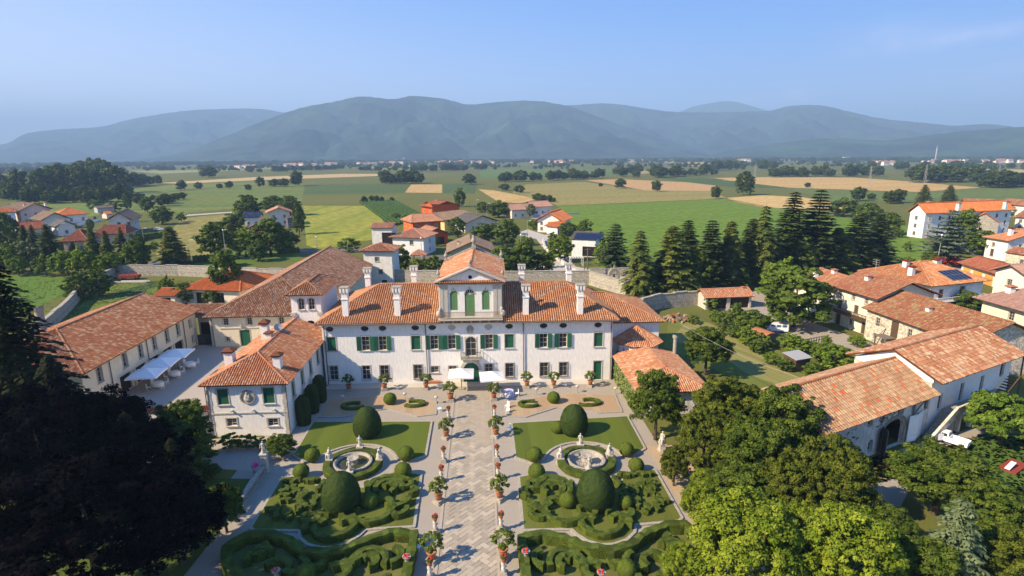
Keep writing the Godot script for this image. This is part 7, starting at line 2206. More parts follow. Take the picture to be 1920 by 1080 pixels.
	crown_tree("near_oak", [-30.1, -53.6, 3.2, 3.0, 2.7], "holly_tree", "dark green tree left of courtyard gate")
	crown_tree("near_oak", [-22.7, -44.7, 2.0, 1.9, 2.5], "shrub", "dark green shrub in shade left of balustrade", "shrub")
	crown_tree("near_oak", [-27.9, -53.5, 0.8, 1.0, 0.8], "shrub", "round shrub at edge of grey side path", "shrub")
	crown_tree("near_oak", [-22.2, -57.3, 1.3, 1.8, 1.4], "shrub", "dark glossy shrub at corner of front wing", "shrub")
	for q in [[[-28.7, -59.8, 0.8, 1.5, 1.0], "leftmost"], [[-26.8, -59.7, 0.8, 1.2, 0.9], "second"], [[-25.0, -59.3, 0.7, 1.0, 0.7], "rightmost"]]:
		crown_tree("bush", q[0], "shrub", "wild yellowish shrub along foot of front wing gable, " + String(q[1]), "shrub")

func park_trees() -> void:
	var con := [["pine", [37.9, -157.1, 13.8, 9.5], "flat layered conifer on lawn left of the spruce row"], ["spruce_thin", [35.5, -121.7, 16.3, 8.4], "leftmost spruce of the row, standing right behind bell niche"], ["spruce", [43.6, -124.5, 16.8, 11.3], "wide spruce, second from left in the row"], ["fir", [49.8, -132.6, 17.0, 9.2], "dark fir behind second spruce"],
		["fir_wide", [54.1, -127.8, 17.6, 9.1], "dark fir right of wide spruce"], ["spruce", [60.1, -131.7, 16.9, 9.2], "spruce in middle of the row above the open shed"], ["fir", [66.7, -135.9, 16.8, 8.9], "dark fir left of thin pale spruce"], ["spruce_thin", [69.7, -134.4, 20.4, 8.8], "slim pale spruce rising before the two tallest firs"],
		["fir", [80.3, -142.4, 22.9, 11.9], "tallest fir pair, left one"], ["fir_wide", [88.8, -144.4, 23.4, 13.2], "tallest fir pair, right one with broad crown"], ["spruce", [96.4, -146.6, 12.9, 10.2], "lower spruce right of the tallest firs"], ["fir_wide", [103.8, -148.9, 16.6, 11.0], "dark fir behind farmhouse antenna"], ["fir", [112.4, -152.7, 15.8, 9.8], "rightmost dark fir of the row"]]
	for c in con: ground_tree(c[0], [c[1][0], c[1][1], c[1][2], c[1][3] * 1.22], "conifer", c[2], "tree", "conifers behind the villa")
	var low := [[40.1, -123.7, 9.0, 7.6], [50.3, -125.4, 10.5, 8.2], [56.6, -128.7, 10.8, 7.4], [62.5, -131.5, 9.3, 7.3], [73.8, -136.5, 12.3, 8.4], [82.9, -140.9, 11.6, 9.3], [90.9, -142.8, 11.2, 8.5], [99.1, -146.3, 11.2, 8.8], [107.7, -150.0, 10.0, 8.4]]
	for k in low.size(): ground_tree(["fir_wide", "oak", "fir", "spruce"][k % 4], low[k], "conifer" if k % 4 != 1 else "tree", "lower dark tree filling gap in the conifer row, %s from the left" % ["first", "second", "third", "fourth", "fifth", "sixth", "seventh", "eighth", "ninth"][k], "tree", "lower trees of the conifer row")
	ground_tree("cedar", [134.5, -154.7, 16.9, 15.6], "cedar", "large blue grey cedar before the long white house")
	ground_tree("oak", [160.1, -177.9, 13.9, 9.8], "tree", "dark tree behind right side of blue cedar")
	ground_tree("oak", [160.0, -169.6, 7.9, 11.9], "tree", "green tree below grey stone barn")
	ground_tree("oak", [97.2, -104.8, 5.0, 6.5], "tree", "round dark green tree beside pink roofed villa")
	ground_tree("bush", [128.5, -131.7, 3.6, 7.0], "shrub", "round shrub in front of garage row", "shrub")
	ground_tree("bush", [129.2, -136.8, 1.4, 2.8], "shrub", "small clipped shrub before ochre garage doors", "shrub")
	ground_tree("lime", [267.7, -276.3, 7.3, 13.7], "tree", "green tree between brown roofs at far right")
	ground_tree("oak", [187.4, -283.5, 9.6, 16.6], "tree", "leafy tree just right of the tallest firs")
	ground_tree("oak", [171.8, -242.2, 10.6, 14.3], "tree", "leafy tree behind rightmost fir")
	ground_tree("oak", [163.2, -216.9, 9.0, 9.8], "tree", "leafy tree left of long white house")
	ground_tree("bush", [160.1, -209.6, 4.4, 8.3], "shrub", "bright bush at foot of leafy tree left of long white house", "shrub")
	# central village gardens
	var v := [["oak", [-13.1, -366.8, 12.2, 8.9], "tall tree behind rear orange house"], ["oak", [9.7, -299.7, 9.0, 13.5], "dark tree mass beside wheat wedge"], ["oak", [1.4, -329.8, 6.1, 9.9], "dark tree by the village lamp"], ["oak", [-9.5, -227.4, 8.4, 7.7], "dark tree right of orange house"], ["oak", [-19.8, -278.7, 5.2, 5.8], "small tree between orange houses"], ["oak", [0.9, -208.0, 7.9, 10.7], "dark tree in front of grey roof house"], ["oak", [9.3, -202.1, 10.0, 10.4], "largest dark tree among central gardens"], ["grey", [26.2, -297.7, 7.5, 7.3], "tree between the two pink roofed houses"],
		["oak", [35.3, -227.3, 5.6, 8.7], "dark tree right of the carport"], ["bush", [43.3, -233.0, 6.2, 8.9], "bush at edge of green meadow above modern house"], ["lime", [24.3, -171.0, 8.6, 9.2], "light green tree left of modern house"], ["oak", [6.1, -149.0, 8.7, 8.6], "dark tree behind right slope of pediment"], ["oak", [10.9, -149.9, 9.6, 8.7], "dark tree beside tall lamp post behind villa"], ["oak", [16.7, -151.5, 6.7, 7.0], "dark tree above boundary wall by village road"], ["oak", [-22.8, -158.8, 7.9, 6.4], "green tree right of tall outbuilding"], ["bush", [-17.6, -153.9, 4.8, 6.5], "shrub tree behind boundary wall, under garden pavilion"], ["bush", [-12.9, -153.5, 5.7, 6.5], "shrub tree behind boundary wall, below beige house"], ["bush", [-10.3, -159.2, 2.8, 4.6], "low shrub at foot of beige house"], ["lime", [23.4, -249.2, 4.7, 5.7], "light green tree on lawn left of red roofed house"], ["bush", [-45.4, -195.8, 5.0, 8.5], "round green tree over ridge of long barn"],
		["bush", [-43.7, -295.8, 3.8, 6.1], "bush at vineyard's right end"], ["bush", [-36.9, -280.7, 4.2, 5.8], "bush beside orange house at vineyard"]]
	for c in v: ground_tree(c[0], c[1], "tree" if c[0] != "bush" else "shrub", c[2], "tree" if c[0] != "bush" else "shrub")
	# left village
	var l := [["oak", [-166.6, -207.6, 13.9, 9.4], "dark pine at left edge before brown roof house"], ["fir", [-153.0, -197.5, 10.8, 6.5], "dark conifer before red bungalow"], ["fir", [-148.4, -195.0, 11.0, 5.3], "slim dark conifer right of red bungalow"], ["fir", [-131.6, -178.4, 13.1, 8.8], "big dark conifer left of red hip house"], ["fir", [-135.2, -193.8, 5.4, 4.3], "small dark conifer in front of red hip house"], ["spruce", [-113.6, -170.9, 12.8, 6.6], "thin spruce right of red hip house"], ["spruce", [-109.4, -170.5, 11.8, 6.0], "thin spruce left of cypress"], ["fir", [-107.4, -174.5, 12.3, 4.5], "narrow dark cypress near chalet"],
		["oak", [-99.3, -167.2, 10.9, 8.4], "dark broad tree at end of orchard wall"], ["grey", [-131.5, -170.1, 9.4, 7.5], "silvery grey green willow in left gardens"], ["lime", [-135.3, -167.4, 8.8, 8.0], "green tree below pine at left edge"], ["lime", [-115.1, -161.1, 7.8, 8.3], "bright green tree beside bright meadow, left"], ["lime", [-109.0, -159.2, 8.9, 8.0], "bright green tree beside bright meadow, middle"], ["lime", [-102.7, -160.0, 7.2, 8.0], "round bright green tree before cypress"], ["oak", [-93.3, -132.9, 6.3, 6.9], "orchard tree in front of shaded wall, left"], ["oak", [-90.6, -135.7, 6.8, 7.1], "orchard tree in front of shaded wall, right"],
		["spruce", [-93.7, -175.8, 12.2, 10.8], "lone spruce beside the lane"], ["oak", [-156.4, -287.7, 9.1, 12.6], "round dark tree right of chalet"], ["bush", [-152.7, -298.8, 4.9, 6.0], "grey bush beside round dark tree"], ["oak", [-85.7, -185.1, 12.2, 11.4], "left tree of the grove by the mown field"], ["lime", [-77.2, -188.2, 10.2, 10.2], "light green tree in front of stepped roof house"], ["oak", [-69.7, -189.6, 12.7, 13.1], "large tree in middle of the grove"], ["oak", [-67.2, -197.9, 8.1, 10.0], "right tree of the grove by yellow meadow"], ["oak", [-104.9, -245.5, 9.0, 11.3], "tree behind left of blue roofed house"],
		["oak", [-115.3, -289.8, 14.2, 14.4], "dark tree behind blue roofed house"], ["oak", [-122.2, -345.4, 10.0, 16.5], "dark tree behind stepped roof house"], ["oak", [-106.3, -325.0, 11.2, 13.2], "tree at back right of grove"], ["oak", [-76.3, -242.4, 13.4, 5.9], "hedge tree at grove's right border"], ["oak", [-58.5, -130.0, 11.7, 8.1], "tall brownish green tree beside orange barn"], ["lime", [-72.6, -131.2, 5.8, 4.2], "small olive tree left of orange barn"], ["oak", [-67.2, -127.8, 4.7, 6.5], "dark tree hiding left corner of orange barn"], ["oak", [-60.0, -127.2, 4.1, 6.0], "shrubby tree hiding right corner of orange barn"],
		["bush", [-243.2, -374.7, 6.7, 11.5], "bush group behind left village, left"], ["bush", [-225.9, -365.4, 5.9, 11.2], "bush group behind left village, right"], ["oak", [-200.8, -355.4, 9.6, 9.0], "tree beyond chalet, at field edge"], ["oak", [-221.7, -371.9, 10.6, 6.1], "slim tree beyond the long grey shed"], ["fir", [-288.7, -366.6, 5.2, 3.3], "tiny conifer behind white house"], ["oak", [-77.3, -171.7, 4.9, 8.0], "leafy tree at lane before grove"], ["oak", [-70.1, -179.8, 6.8, 7.7], "leafy tree at front of grove, over the clipped hedge"]]
	for c in l: ground_tree(c[0], c[1], "tree" if c[0] != "bush" else "shrub", c[2], "tree" if c[0] != "bush" else "shrub")
	for reg in [["central", [[-16.2, -204.7, 3.3, 3.1], [-9.9, -194.6, 3.4, 3.7], [-6.0, -185.5, 3.2, 3.9], [-3.1, -193.9, 4.8, 5.2], [5.2, -230.5, 5.2, 5.7], [15.1, -189.9, 5.8, 5.8], [26.7, -208.0, 4.4, 4.4], [36.6, -207.0, 5.6, 5.6], [39.4, -187.5, 6.9, 6.1], [37.0, -168.0, 6.6, 6.2], [19.8, -161.2, 5.0, 4.0], [-1.9, -158.4, 4.3, 4.0], [-29.4, -165.7, 3.5, 3.1], [-30.1, -156.5, 3.6, 3.9], [13.0, -232.9, 5.7, 6.6], [-17.2, -332.1, 5.5, 5.0]]],
		["left", [[-143.6, -176.1, 6.8, 7.1], [-129.8, -163.2, 5.9, 6.0], [-121.8, -162.4, 6.2, 6.9], [-148.4, -205.8, 4.2, 4.1], [-156.7, -229.4, 5.0, 3.8], [-131.5, -197.6, 4.7, 4.7], [-116.0, -191.9, 5.3, 4.6], [-177.6, -267.5, 5.3, 3.9], [-177.0, -301.6, 4.9, 4.9], [-114.1, -202.5, 3.8, 3.4], [-171.2, -228.1, 4.2, 3.3], [-197.5, -244.0, 6.4, 6.2], [-205.5, -261.4, 4.0, 3.8], [-202.8, -280.1, 3.8, 3.0], [-134.2, -216.4, 4.4, 4.4], [-211.7, -279.1, 4.0, 3.0], [-123.3, -175.9, 4.9, 4.9]]],
		["right", [[127.2, -151.4, 4.9, 5.2], [163.1, -175.5, 5.0, 4.9], [180.4, -212.0, 6.7, 5.9], [220.4, -251.0, 6.4, 7.9], [218.0, -231.4, 5.5, 6.4], [189.5, -189.0, 4.2, 5.3], [141.0, -177.6, 3.6, 3.5], [104.5, -116.4, 2.7, 3.1], [90.7, -87.9, 2.1, 2.2], [119.6, -149.7, 3.8, 4.5]]]]:
		for k in reg[1].size(): ground_tree(["oak", "lime", "bush", "oak"][k % 4], reg[1][k], "garden_tree", "small garden tree among houses of the %s village" % reg[0], "tree", "garden trees of the %s village" % reg[0])
	hedge("clipped_hedge", PackedVector2Array([Vector2(-90.2, -179.9), Vector2(-83.7, -182.1), Vector2(-85.2, -187.0)]), 1.6, 2.2, false, "dark clipped hedge along the lane left of grove", "", 0.0, 25)
	hedge("clipped_hedge", PackedVector2Array([Vector2(-69.0, -193.7), Vector2(-62.4, -196.3)]), 1.6, 1.8, false, "low clipped hedge right of grove", "", 0.0, 25)
	hedge("clipped_hedge", PackedVector2Array([Vector2(-136.5, -233.1), Vector2(-131.5, -238.6), Vector2(-134.6, -252.0)]), 2.5, 2.4, false, "dark shaded hedge right of chalet", "", 0.0, 20)

var far_mesh_pick := 0

func far_tree(x: float, z: float, h: float, w: float, label: String, group: String, called := "field_tree") -> void:
	far_mesh_pick += 1
	ground_tree("far" if far_mesh_pick % 3 != 0 else "far_tall", [x, z, h, w], called, label, "tree", group, false)

func tree_row(a: Vector2, b: Vector2, n: int, h: float, wob: float, label: String, group: String, sd: int) -> void:
	var r := RandomNumberGenerator.new()
	r.seed = sd
	for k in n:
		var p := a.lerp(b, (k + r.randf_range(0.1, 0.9)) / n) + Vector2(r.randf_range(-wob, wob), r.randf_range(-wob, wob))
		var hh := h * r.randf_range(0.65, 1.3)
		far_tree(p.x, p.y, hh, hh * r.randf_range(0.9, 1.6), label, group, "hedgerow_tree")

func plain_trees() -> void:
	# the wood at the far left
	var r := RandomNumberGenerator.new()
	r.seed = 99
	for row in [[Vector2(-393.7, -498.4), Vector2(-334.8, -446.2), 6, 13.0], [Vector2(-332.9, -441.0), Vector2(-277.0, -442.9), 22, 11.0], [Vector2(-442.8, -531.5), Vector2(-391.8, -523.6), 8, 16.0], [Vector2(-403.2, -539.1), Vector2(-343.4, -559.2), 16, 22.0], [Vector2(-484.8, -698.5), Vector2(-423.8, -687.1), 10, 30.0], [Vector2(-393.6, -628.7), Vector2(-400.4, -732.1), 12, 14.0]]:
		for k in int(row[2]):
			var p: Vector2 = row[0].lerp(row[1], (k + r.randf()) / row[2]) + Vector2(r.randf_range(-8, 8), r.randf_range(-8, 8))
			var h: float = row[3] * r.randf_range(0.75, 1.25)
			far_tree(p.x, p.y, h, h * r.randf_range(0.75, 1.1), "tree of the dense wood at far left of plain", "trees of the far left wood", "wood_tree")
	# single trees on the plain
	for t in [[[-299.0, -593.6, 10.5, 10.7], "round tree alone at left edge of pale wheat strip"], [[-290.3, -610.5, 7.6, 9.4], "second round tree along left green pasture"], [[-272.1, -617.0, 5.5, 7.3], "small faint tree in middle of left pasture row"], [[-266.0, -625.9, 7.8, 9.1], "round tree beside small faint one on left pasture"], [[-229.4, -581.6, 6.2, 7.4], "small round tree standing apart on left pasture"], [[-239.1, -641.8, 11.4, 9.9], "tree at left end of pasture clump"], [[-227.9, -650.7, 8.7, 13.0], "bushy tree in pasture clump, left"], [[-216.7, -648.6, 9.3, 14.2], "bushy tree in pasture clump, middle"], [[-205.0, -657.6, 17.0, 15.6], "tall tree at right end of pasture clump"], [[-326.8, -556.5, 6.4, 6.0], "slim tree right of dense wood"], [[-265.0, -446.3, 6.4, 6.4], "tree behind left village on pasture edge"], [[-229.9, -431.3, 6.2, 7.8], "left tree of the slanting field hedge"], [[-234.0, -452.2, 5.7, 8.2], "middle tree of the slanting field hedge"], [[-234.2, -463.1, 5.8, 7.6], "right tree of the slanting field hedge"],
		[[-441.9, -968.5, 17.9, 31.4], "dark round copse between pale fields"], [[-11.8, -656.0, 12.5, 17.0], "leafy tree above wheat trapezoid's right"], [[23.2, -538.2, 6.4, 11.0], "small tree pair by fallow field, left"], [[34.5, -497.4, 6.9, 10.2], "small tree pair by fallow field, right"], [[137.1, -553.4, 9.7, 12.5], "dark tree at wheat field's left part"], [[155.9, -499.5, 9.8, 9.5], "round dark tree on wheat field edge"], [[171.7, -408.3, 9.6, 7.8], "small sparse tree at corner of green meadow"], [[209.2, -442.5, 19.1, 15.2], "tall dark tree on dark crop field"], [[312.7, -531.0, 5.0, 6.1], "small round tree before large wheat field"], [[258.1, -375.8, 9.7, 10.2], "round tree on pasture right of firs"], [[275.8, -387.7, 4.5, 6.0], "small tree right of round pasture tree"], [[263.7, -353.0, 8.5, 10.3], "left tree of a merged pair on right pasture"], [[274.6, -360.0, 9.0, 9.8], "right tree of a merged pair on right pasture"], [[222.9, -808.8, 11.2, 13.7], "grey green tree left of first wheat field"], [[124.3, -585.1, 3.8, 4.9], "little bush below hedgerow on fallow field"]]:
		far_tree(t[0][0], t[0][1], t[0][2], t[0][3], t[1], "")
	ground_tree("spruce", [275.4, -339.3, 13.1, 11.3], "conifer", "spruce on pasture, left of two near right village")
	ground_tree("spruce", [305.4, -355.6, 11.7, 12.5], "conifer", "spruce on pasture, right of two near right village")
	for q in [683, 697, 706, 716, 735]:
		var t: Array = {683: [-81.2, -405.7, 5.2, 4.9], 697: [-77.7, -414.5, 4.9, 4.2], 706: [-73.3, -409.2, 5.2, 4.9], 716: [-70.3, -413.5, 4.2, 3.4], 735: [-62.9, -412.4, 3.8, 3.8]}[q]
		far_tree(t[0], t[1], t[2], t[3], "small round tree in row at head of vineyard", "trees at the head of the vineyard")
	# hedgerows
	tree_row(Vector2(-482.0, -1246.2), Vector2(-348.2, -1481.0), 16, 13, 14, "tree of hedgerow above long pale wheat strip", "hedgerow above the pale wheat strip", 1)
	tree_row(Vector2(-115.9, -689.1), Vector2(-72.4, -693.6), 10, 13, 5, "tree of dark copse left of wheat trapezoid", "copse left of the wheat trapezoid", 2)
	tree_row(Vector2(-150.2, -1225.4), Vector2(8.6, -1307.3), 18, 14, 20, "tree of long hedgerow in front of church village", "hedgerow before the church village", 3)
	tree_row(Vector2(23.8, -701.5), Vector2(169.3, -801.9), 18, 12, 7, "tree of dark hedgerow above fallow field", "hedgerow above the fallow field", 4)
	tree_row(Vector2(38.7, -412.5), Vector2(52.8, -395.9), 7, 4.2, 2, "small bush along wheat wedge by pink roofs", "bushes along the wheat wedge", 5)
	tree_row(Vector2(181.2, -839.7), Vector2(329.5, -1077.9), 8, 12, 18, "scattered tree on green crops left of centre right wheat", "trees on the green crops", 6)
	tree_row(Vector2(245.9, -803.3), Vector2(360.7, -886.7), 12, 14, 9, "tree of hedgerow behind dark crop field", "hedgerow behind the dark crops", 7)
	tree_row(Vector2(453.3, -1115.9), Vector2(655.0, -1231.1), 14, 16, 24, "tree in scattered row beyond wheat on right plain", "scattered row beyond the wheat", 8)
	tree_row(Vector2(409.0, -783.9), Vector2(560.6, -788.0), 22, 13, 12, "tree of long hedgerow behind large wheat field", "hedgerow behind the large wheat field", 9)
	tree_row(Vector2(481.5, -606.8), Vector2(568.9, -614.7), 16, 15, 14, "tree of hedgerow at right end of large wheat field", "hedgerow right of the large wheat field", 10)
	tree_row(Vector2(462.2, -503.8), Vector2(514.9, -512.5), 10, 13, 7, "tree of hedgerow above right village roofs", "hedgerow above the right village", 11)
	tree_row(Vector2(775.2, -1092.2), Vector2(1013.1, -1009.9), 20, 14, 50, "distant tree on right plain below wooded hill", "distant trees on the right plain", 12)
	tree_row(Vector2(-1056.5, -1334.1), Vector2(-654.8, -1587.1), 16, 13, 80, "distant tree on hazy left plain", "distant trees on the left plain", 13)
	tree_row(Vector2(-304.9, -485.1), Vector2(-209.7, -405.7), 9, 6, 14, "bush on pasture behind left village", "bushes behind the left village", 14)
	tree_row(Vector2(-1104.4, -2626.8), Vector2(257.9, -2755.4), 40, 17, 180, "faint tree in far belt at foot of mountain", "far tree belt, left", 15)
	tree_row(Vector2(223.2, -2384.7), Vector2(1828.8, -1847.3), 44, 16, 180, "faint tree in far belt at foot of right hills", "far tree belt, right", 16)

	# the woods that close the plain, too far to tell the trees apart
	r.seed = 12
	var xf := []
	var cols := PackedColorArray()
	for b in [[Vector2(-2169.0, -2582.7), Vector2(3.8, -2928.2), 650], [Vector2(3.8, -2928.2), Vector2(2253.6, -2144.4), 750]]:
		for k in int(b[2]):
			var p: Vector2 = b[0].lerp(b[1], r.randf()) + Vector2(r.randf_range(-60, 60), r.randfn(0, 170))
			var s := r.randf_range(0.9, 2.0)
			xf.append(Transform3D(Basis(Vector3.UP, r.randf() * TAU).scaled(Vector3(s * 1.5, s, s * 1.5)), Vector3(p.x, 0, p.y)))
			cols.append(Color.WHITE * r.randf_range(0.8, 1.3))
	for k in 520:
		var c := Vector2(r.randf_range(-2400, 3000), -r.randf_range(1300, 3300))
		var d := Vector2(1, r.randf_range(-0.5, 0.3))
		var m := 1 + r.randi() % 7
		for j in m:
			var s := r.randf_range(0.5, 1.4)
			var p := c + d * j * r.randf_range(8, 16)
			xf.append(Transform3D(Basis(Vector3.UP, r.randf() * TAU).scaled(Vector3(s * 1.3, s, s * 1.3)), Vector3(p.x, 0, p.y)))
			cols.append(Color.WHITE * r.randf_range(0.8, 1.5))
	multi("far_woods", kinds.far[0], "leaf", xf, cols, self)

func far_villages() -> void:
	var proto := []
	for k in 3:
		var o := thing("far_house", "far house", "house")
		var g := B.new()
		g.col = [Color(0.86, 0.84, 0.8), Color(0.8, 0.72, 0.6), Color(0.86, 0.85, 0.84)][k]
		g.box(Vector3(0, 3, 0), Vector3(13, 6, 9))
		g.tri(Vector3(-6.5, 6, 4.5), Vector3(-6.5, 8.4, 0), Vector3(-6.5, 6, -4.5)); g.tri(Vector3(6.5, 6, 4.5), Vector3(6.5, 6, -4.5), Vector3(6.5, 8.4, 0))
		part("wall", g, "paint", o)
		var r := B.new()
		r.col = [Color(0.45, 0.2, 0.12), Color(0.36, 0.2, 0.14), Color(0.5, 0.22, 0.12)][k]
		r.quad(Vector3(-7, 5.8, 5.2), Vector3(7, 5.8, 5.2), Vector3(7, 8.6, 0), Vector3(-7, 8.6, 0)); r.quad(Vector3(7, 5.8, -5.2), Vector3(-7, 5.8, -5.2), Vector3(-7, 8.6, 0), Vector3(7, 8.6, 0))
		part("roof", r, "paint", o)
		proto.append(o)
	var r := RandomNumberGenerator.new()
	r.seed = 4
	var n := 0
	# [left end, right end, how many, label, group]
	for v in [[Vector2(-735.2, -1745.6), Vector2(-551.5, -2351.3), 16, "pale house of hazy village at foot of left mountain", "houses below the left mountain"], [Vector2(-551.5, -2495.1), Vector2(-223.1, -2474.9), 14, "pale house left of far church tower", "houses left of the far church"], [Vector2(-164.1, -2614.0), Vector2(71.4, -2474.5), 22, "house of far village around church tower", "houses of the church village"], [Vector2(216.8, -2570.9), Vector2(390.7, -2460.8), 9, "white house of far hamlet right of church village", "houses of the far hamlet"],
		[Vector2(570.6, -2542.6), Vector2(864.4, -2557.0), 14, "white building of long far village under middle ridge", "houses under the middle ridge"], [Vector2(1118.7, -2900.3), Vector2(1238.8, -2794.1), 18, "white house of town at valley mouth", "houses of the valley mouth town"], [Vector2(1085.1, -2394.5), Vector2(1281.9, -2249.8), 16, "white house at foot of low wooded hill", "houses under the wooded hill"], [Vector2(1040.7, -1468.6), Vector2(1206.6, -1570.7), 10, "white house of near hamlet on right plain", "hamlet on the right plain"], [Vector2(1293.3, -1630.7), Vector2(1562.6, -1719.3), 16, "white house of village by far tall chimney", "houses by the far chimney"], [Vector2(1498.1, -1629.8), Vector2(1744.8, -1744.1), 16, "white house of village at right picture edge", "houses at the right edge"]]:
		for k in int(v[2]):
			var p: Vector2 = v[0].lerp(v[1], r.randf()) + Vector2(r.randf_range(-30, 30), r.randf_range(-90, 90))
			var q: Node3D
			var big := r.randf_range(0.8, 1.9)
			if n < 3:
				q = proto[n]
				q.position = Vector3(p.x, 0, p.y); q.rotation.y = r.randf_range(-0.6, 0.6)
				q.set_meta("label", v[3]); q.set_meta("group", v[4])
			else: q = dup(proto[r.randi() % 3], Vector3(p.x, 0, p.y), r.randf_range(-0.6, 0.6), Vector3(big, r.randf_range(0.9, 1.5), 1.0), v[3], v[4])
			n += 1
	var big := thing("far_house", "single white block shining right of the valley town", "house", Vector3(1732.6, 0.0, -2657.7), 0.2)
	var bg := B.new()
	bg.col = Color(0.9, 0.9, 0.9)
	bg.box(Vector3(0, 7, 0), Vector3(30, 14, 16))
	part("wall", bg, "paint", big)
	for t in [[Vector3(-89.2, 0.0, -3968.1), 46.0, 7.0, "far church tower with pointed spire above village", "church tower"], [Vector3(-455.0, 0.0, -3528.1), 26.0, 9.0, "pale far water tower left of church village", "water tower"], [Vector3(1633.7, 0.0, -1990.8), 58.0, 2.6, "thin tall far factory chimney on right plain", "chimney"], [Vector3(1714.8, 0.0, -4278.6), 40.0, 9.0, "far church tower in valley mouth town", "church tower"]]:
		var o := thing("far_tower", t[3], t[4], t[0])
		var g := B.new()
		g.col = Color(0.6, 0.57, 0.53)
		g.box(Vector3(0, t[1] * 0.4, 0), Vector3(t[2], t[1] * 0.8, t[2]))
		part("shaft", g, "paint", o)
		var s := B.new()
		s.col = Color(0.4, 0.3, 0.25)
		s.box(Vector3(0, t[1] * 0.9, 0), Vector3(t[2] * 1.1, t[1] * 0.2, t[2] * 1.1), Basis.IDENTITY, 0.1)
		part("spire", s, "paint", o)

# rough grass that breaks up the mown ground near the houses
func meadow_tufts() -> void:
	var g := B.new()
	rng.seed = 41
	for k in 9:
		var a := rng.randf() * TAU
		var d := Vector3(cos(a), 0, sin(a))
		var p := d * rng.randf_range(0.0, 0.16)
		g.col = Color.WHITE * rng.randf_range(0.75, 1.2)
		g.leaf(p + Vector3(0, 0.05, 0), (d - Vector3.UP * 0.2).normalized(), (Vector3.UP * 0.7 + d).normalized(), rng.randf_range(0.14, 0.24), 0.07, Vector3.UP)
	var m := g.mesh()
	var xf := []
	var cols := PackedColorArray()
	var nz := FastNoiseLite.new()
	nz.seed = 3; nz.frequency = 0.11
	for reg in [[PackedVector2Array([Vector2(-81.0, -101.6), Vector2(-91.6, -116.1), Vector2(-95.8, -153.2), Vector2(-71.2, -151.1), Vector2(-73.8, -132.3), Vector2(-81.3, -132.9)]), 4500, Color(0.18, 0.25, 0.04), Color(0.36, 0.38, 0.10)],
		[PackedVector2Array([Vector2(46.0, -53.5), Vector2(58.6, -57.3), Vector2(62.9, -56.6), Vector2(51.8, -45.2), Vector2(45.3, -45.6)]), 3500, Color(0.14, 0.22, 0.03), Color(0.2, 0.28, 0.045)],
		[PackedVector2Array([Vector2(38.0, -51.3), Vector2(44.0, -53.7), Vector2(42.8, -50.0), Vector2(38.1, -47.4), Vector2(35.5, -47.6)]), 2500, Color(0.14, 0.18, 0.03), Color(0.28, 0.27, 0.08)],
		[PackedVector2Array([Vector2(-101.6, -120.9), Vector2(-130.6, -157.6), Vector2(-112.8, -158.1), Vector2(-95.3, -134.1), Vector2(-91.6, -116.1)]), 3000, Color(0.15, 0.24, 0.03), Color(0.22, 0.30, 0.05)]]:
		var poly: PackedVector2Array = reg[0]
		var lo := poly[0]
		var hi := poly[0]
		for p in poly:
			lo = lo.min(p); hi = hi.max(p)
		var n := 0
		while n < int(reg[1]):
			var p := Vector2(rng.randf_range(lo.x, hi.x), rng.randf_range(lo.y, hi.y))
			n += 1
			if not Geometry2D.is_point_in_polygon(p, poly): continue
			var q := nz.get_noise_2d(p.x, p.y) * 0.5 + 0.5
			if rng.randf() > q * 1.4: continue
			var s := rng.randf_range(0.6, 1.5)
			xf.append(Transform3D(Basis(Vector3.UP, rng.randf() * TAU).scaled(Vector3(s, s * rng.randf_range(0.4, 0.8), s)), Vector3(p.x, 0.01, p.y)))
			cols.append(reg[2].lerp(reg[3], clampf(q * 0.9 + rng.randf_range(-0.35, 0.35), 0, 1)))
	multi("rough_grass", m, "leaf", xf, cols, self)

# ---------------------------------------------------------------- statues, furniture, vehicles
func figure(g: B, at: Vector3, h: float, turn: float, pose: int) -> void:
	# a draped standing or seated stone figure, one mesh
	var b := Basis(Vector3.UP, turn)
	var q := func(x: float, y: float, z: float) -> Vector3: return at + b * Vector3(x, y, z) * h
	if pose == 0:
		g.lathe(at, [Vector2(0.17, 0) * h, Vector2(0.15, 0.2) * h, Vector2(0.12, 0.45) * h, Vector2(0.13, 0.55) * h, Vector2(0.10, 0.62) * h, Vector2(0.135, 0.74) * h, Vector2(0.12, 0.8) * h, Vector2(0.045, 0.84) * h, Vector2(0.04, 0.87) * h], 10, 0.12, 3)
	else:
		g.lathe(at, [Vector2(0.26, 0) * h, Vector2(0.25, 0.3) * h, Vector2(0.2, 0.42) * h, Vector2(0.14, 0.55) * h, Vector2(0.16, 0.7) * h, Vector2(0.13, 0.78) * h, Vector2(0.05, 0.83) * h, Vector2(0.045, 0.86) * h], 10, 0.12, 4)
		g.ring([q.call(0.08, 0.34, 0.05), q.call(0.1, 0.36, 0.26), q.call(0.1, 0.08, 0.3)], [0.09 * h, 0.085 * h, 0.06 * h], 7)
		g.ring([q.call(-0.08, 0.34, 0.05), q.call(-0.1, 0.35, 0.25), q.call(-0.12, 0.06, 0.26)], [0.09 * h, 0.085 * h, 0.06 * h], 7)
	g.blob(q.call(0, 0.925, 0.01), Vector3(0.062, 0.08, 0.07) * h, 9, 7)
	g.ring([q.call(0.13, 0.77, 0), q.call(0.2, 0.6, 0.06), q.call(0.1, 0.52, 0.16)], [0.05 * h, 0.042 * h, 0.03 * h], 6)
	g.ring([q.call(-0.13, 0.77, 0), q.call(-0.19, 0.62, -0.02), q.call(-0.2, 0.46, 0.05)], [0.05 * h, 0.042 * h, 0.03 * h], 6)
	g.ring([q.call(-0.15, 0.7, -0.06), q.call(0.05, 0.5, 0.12), q.call(0.17, 0.2, 0.08)], [0.04 * h, 0.05 * h, 0.06 * h], 6)

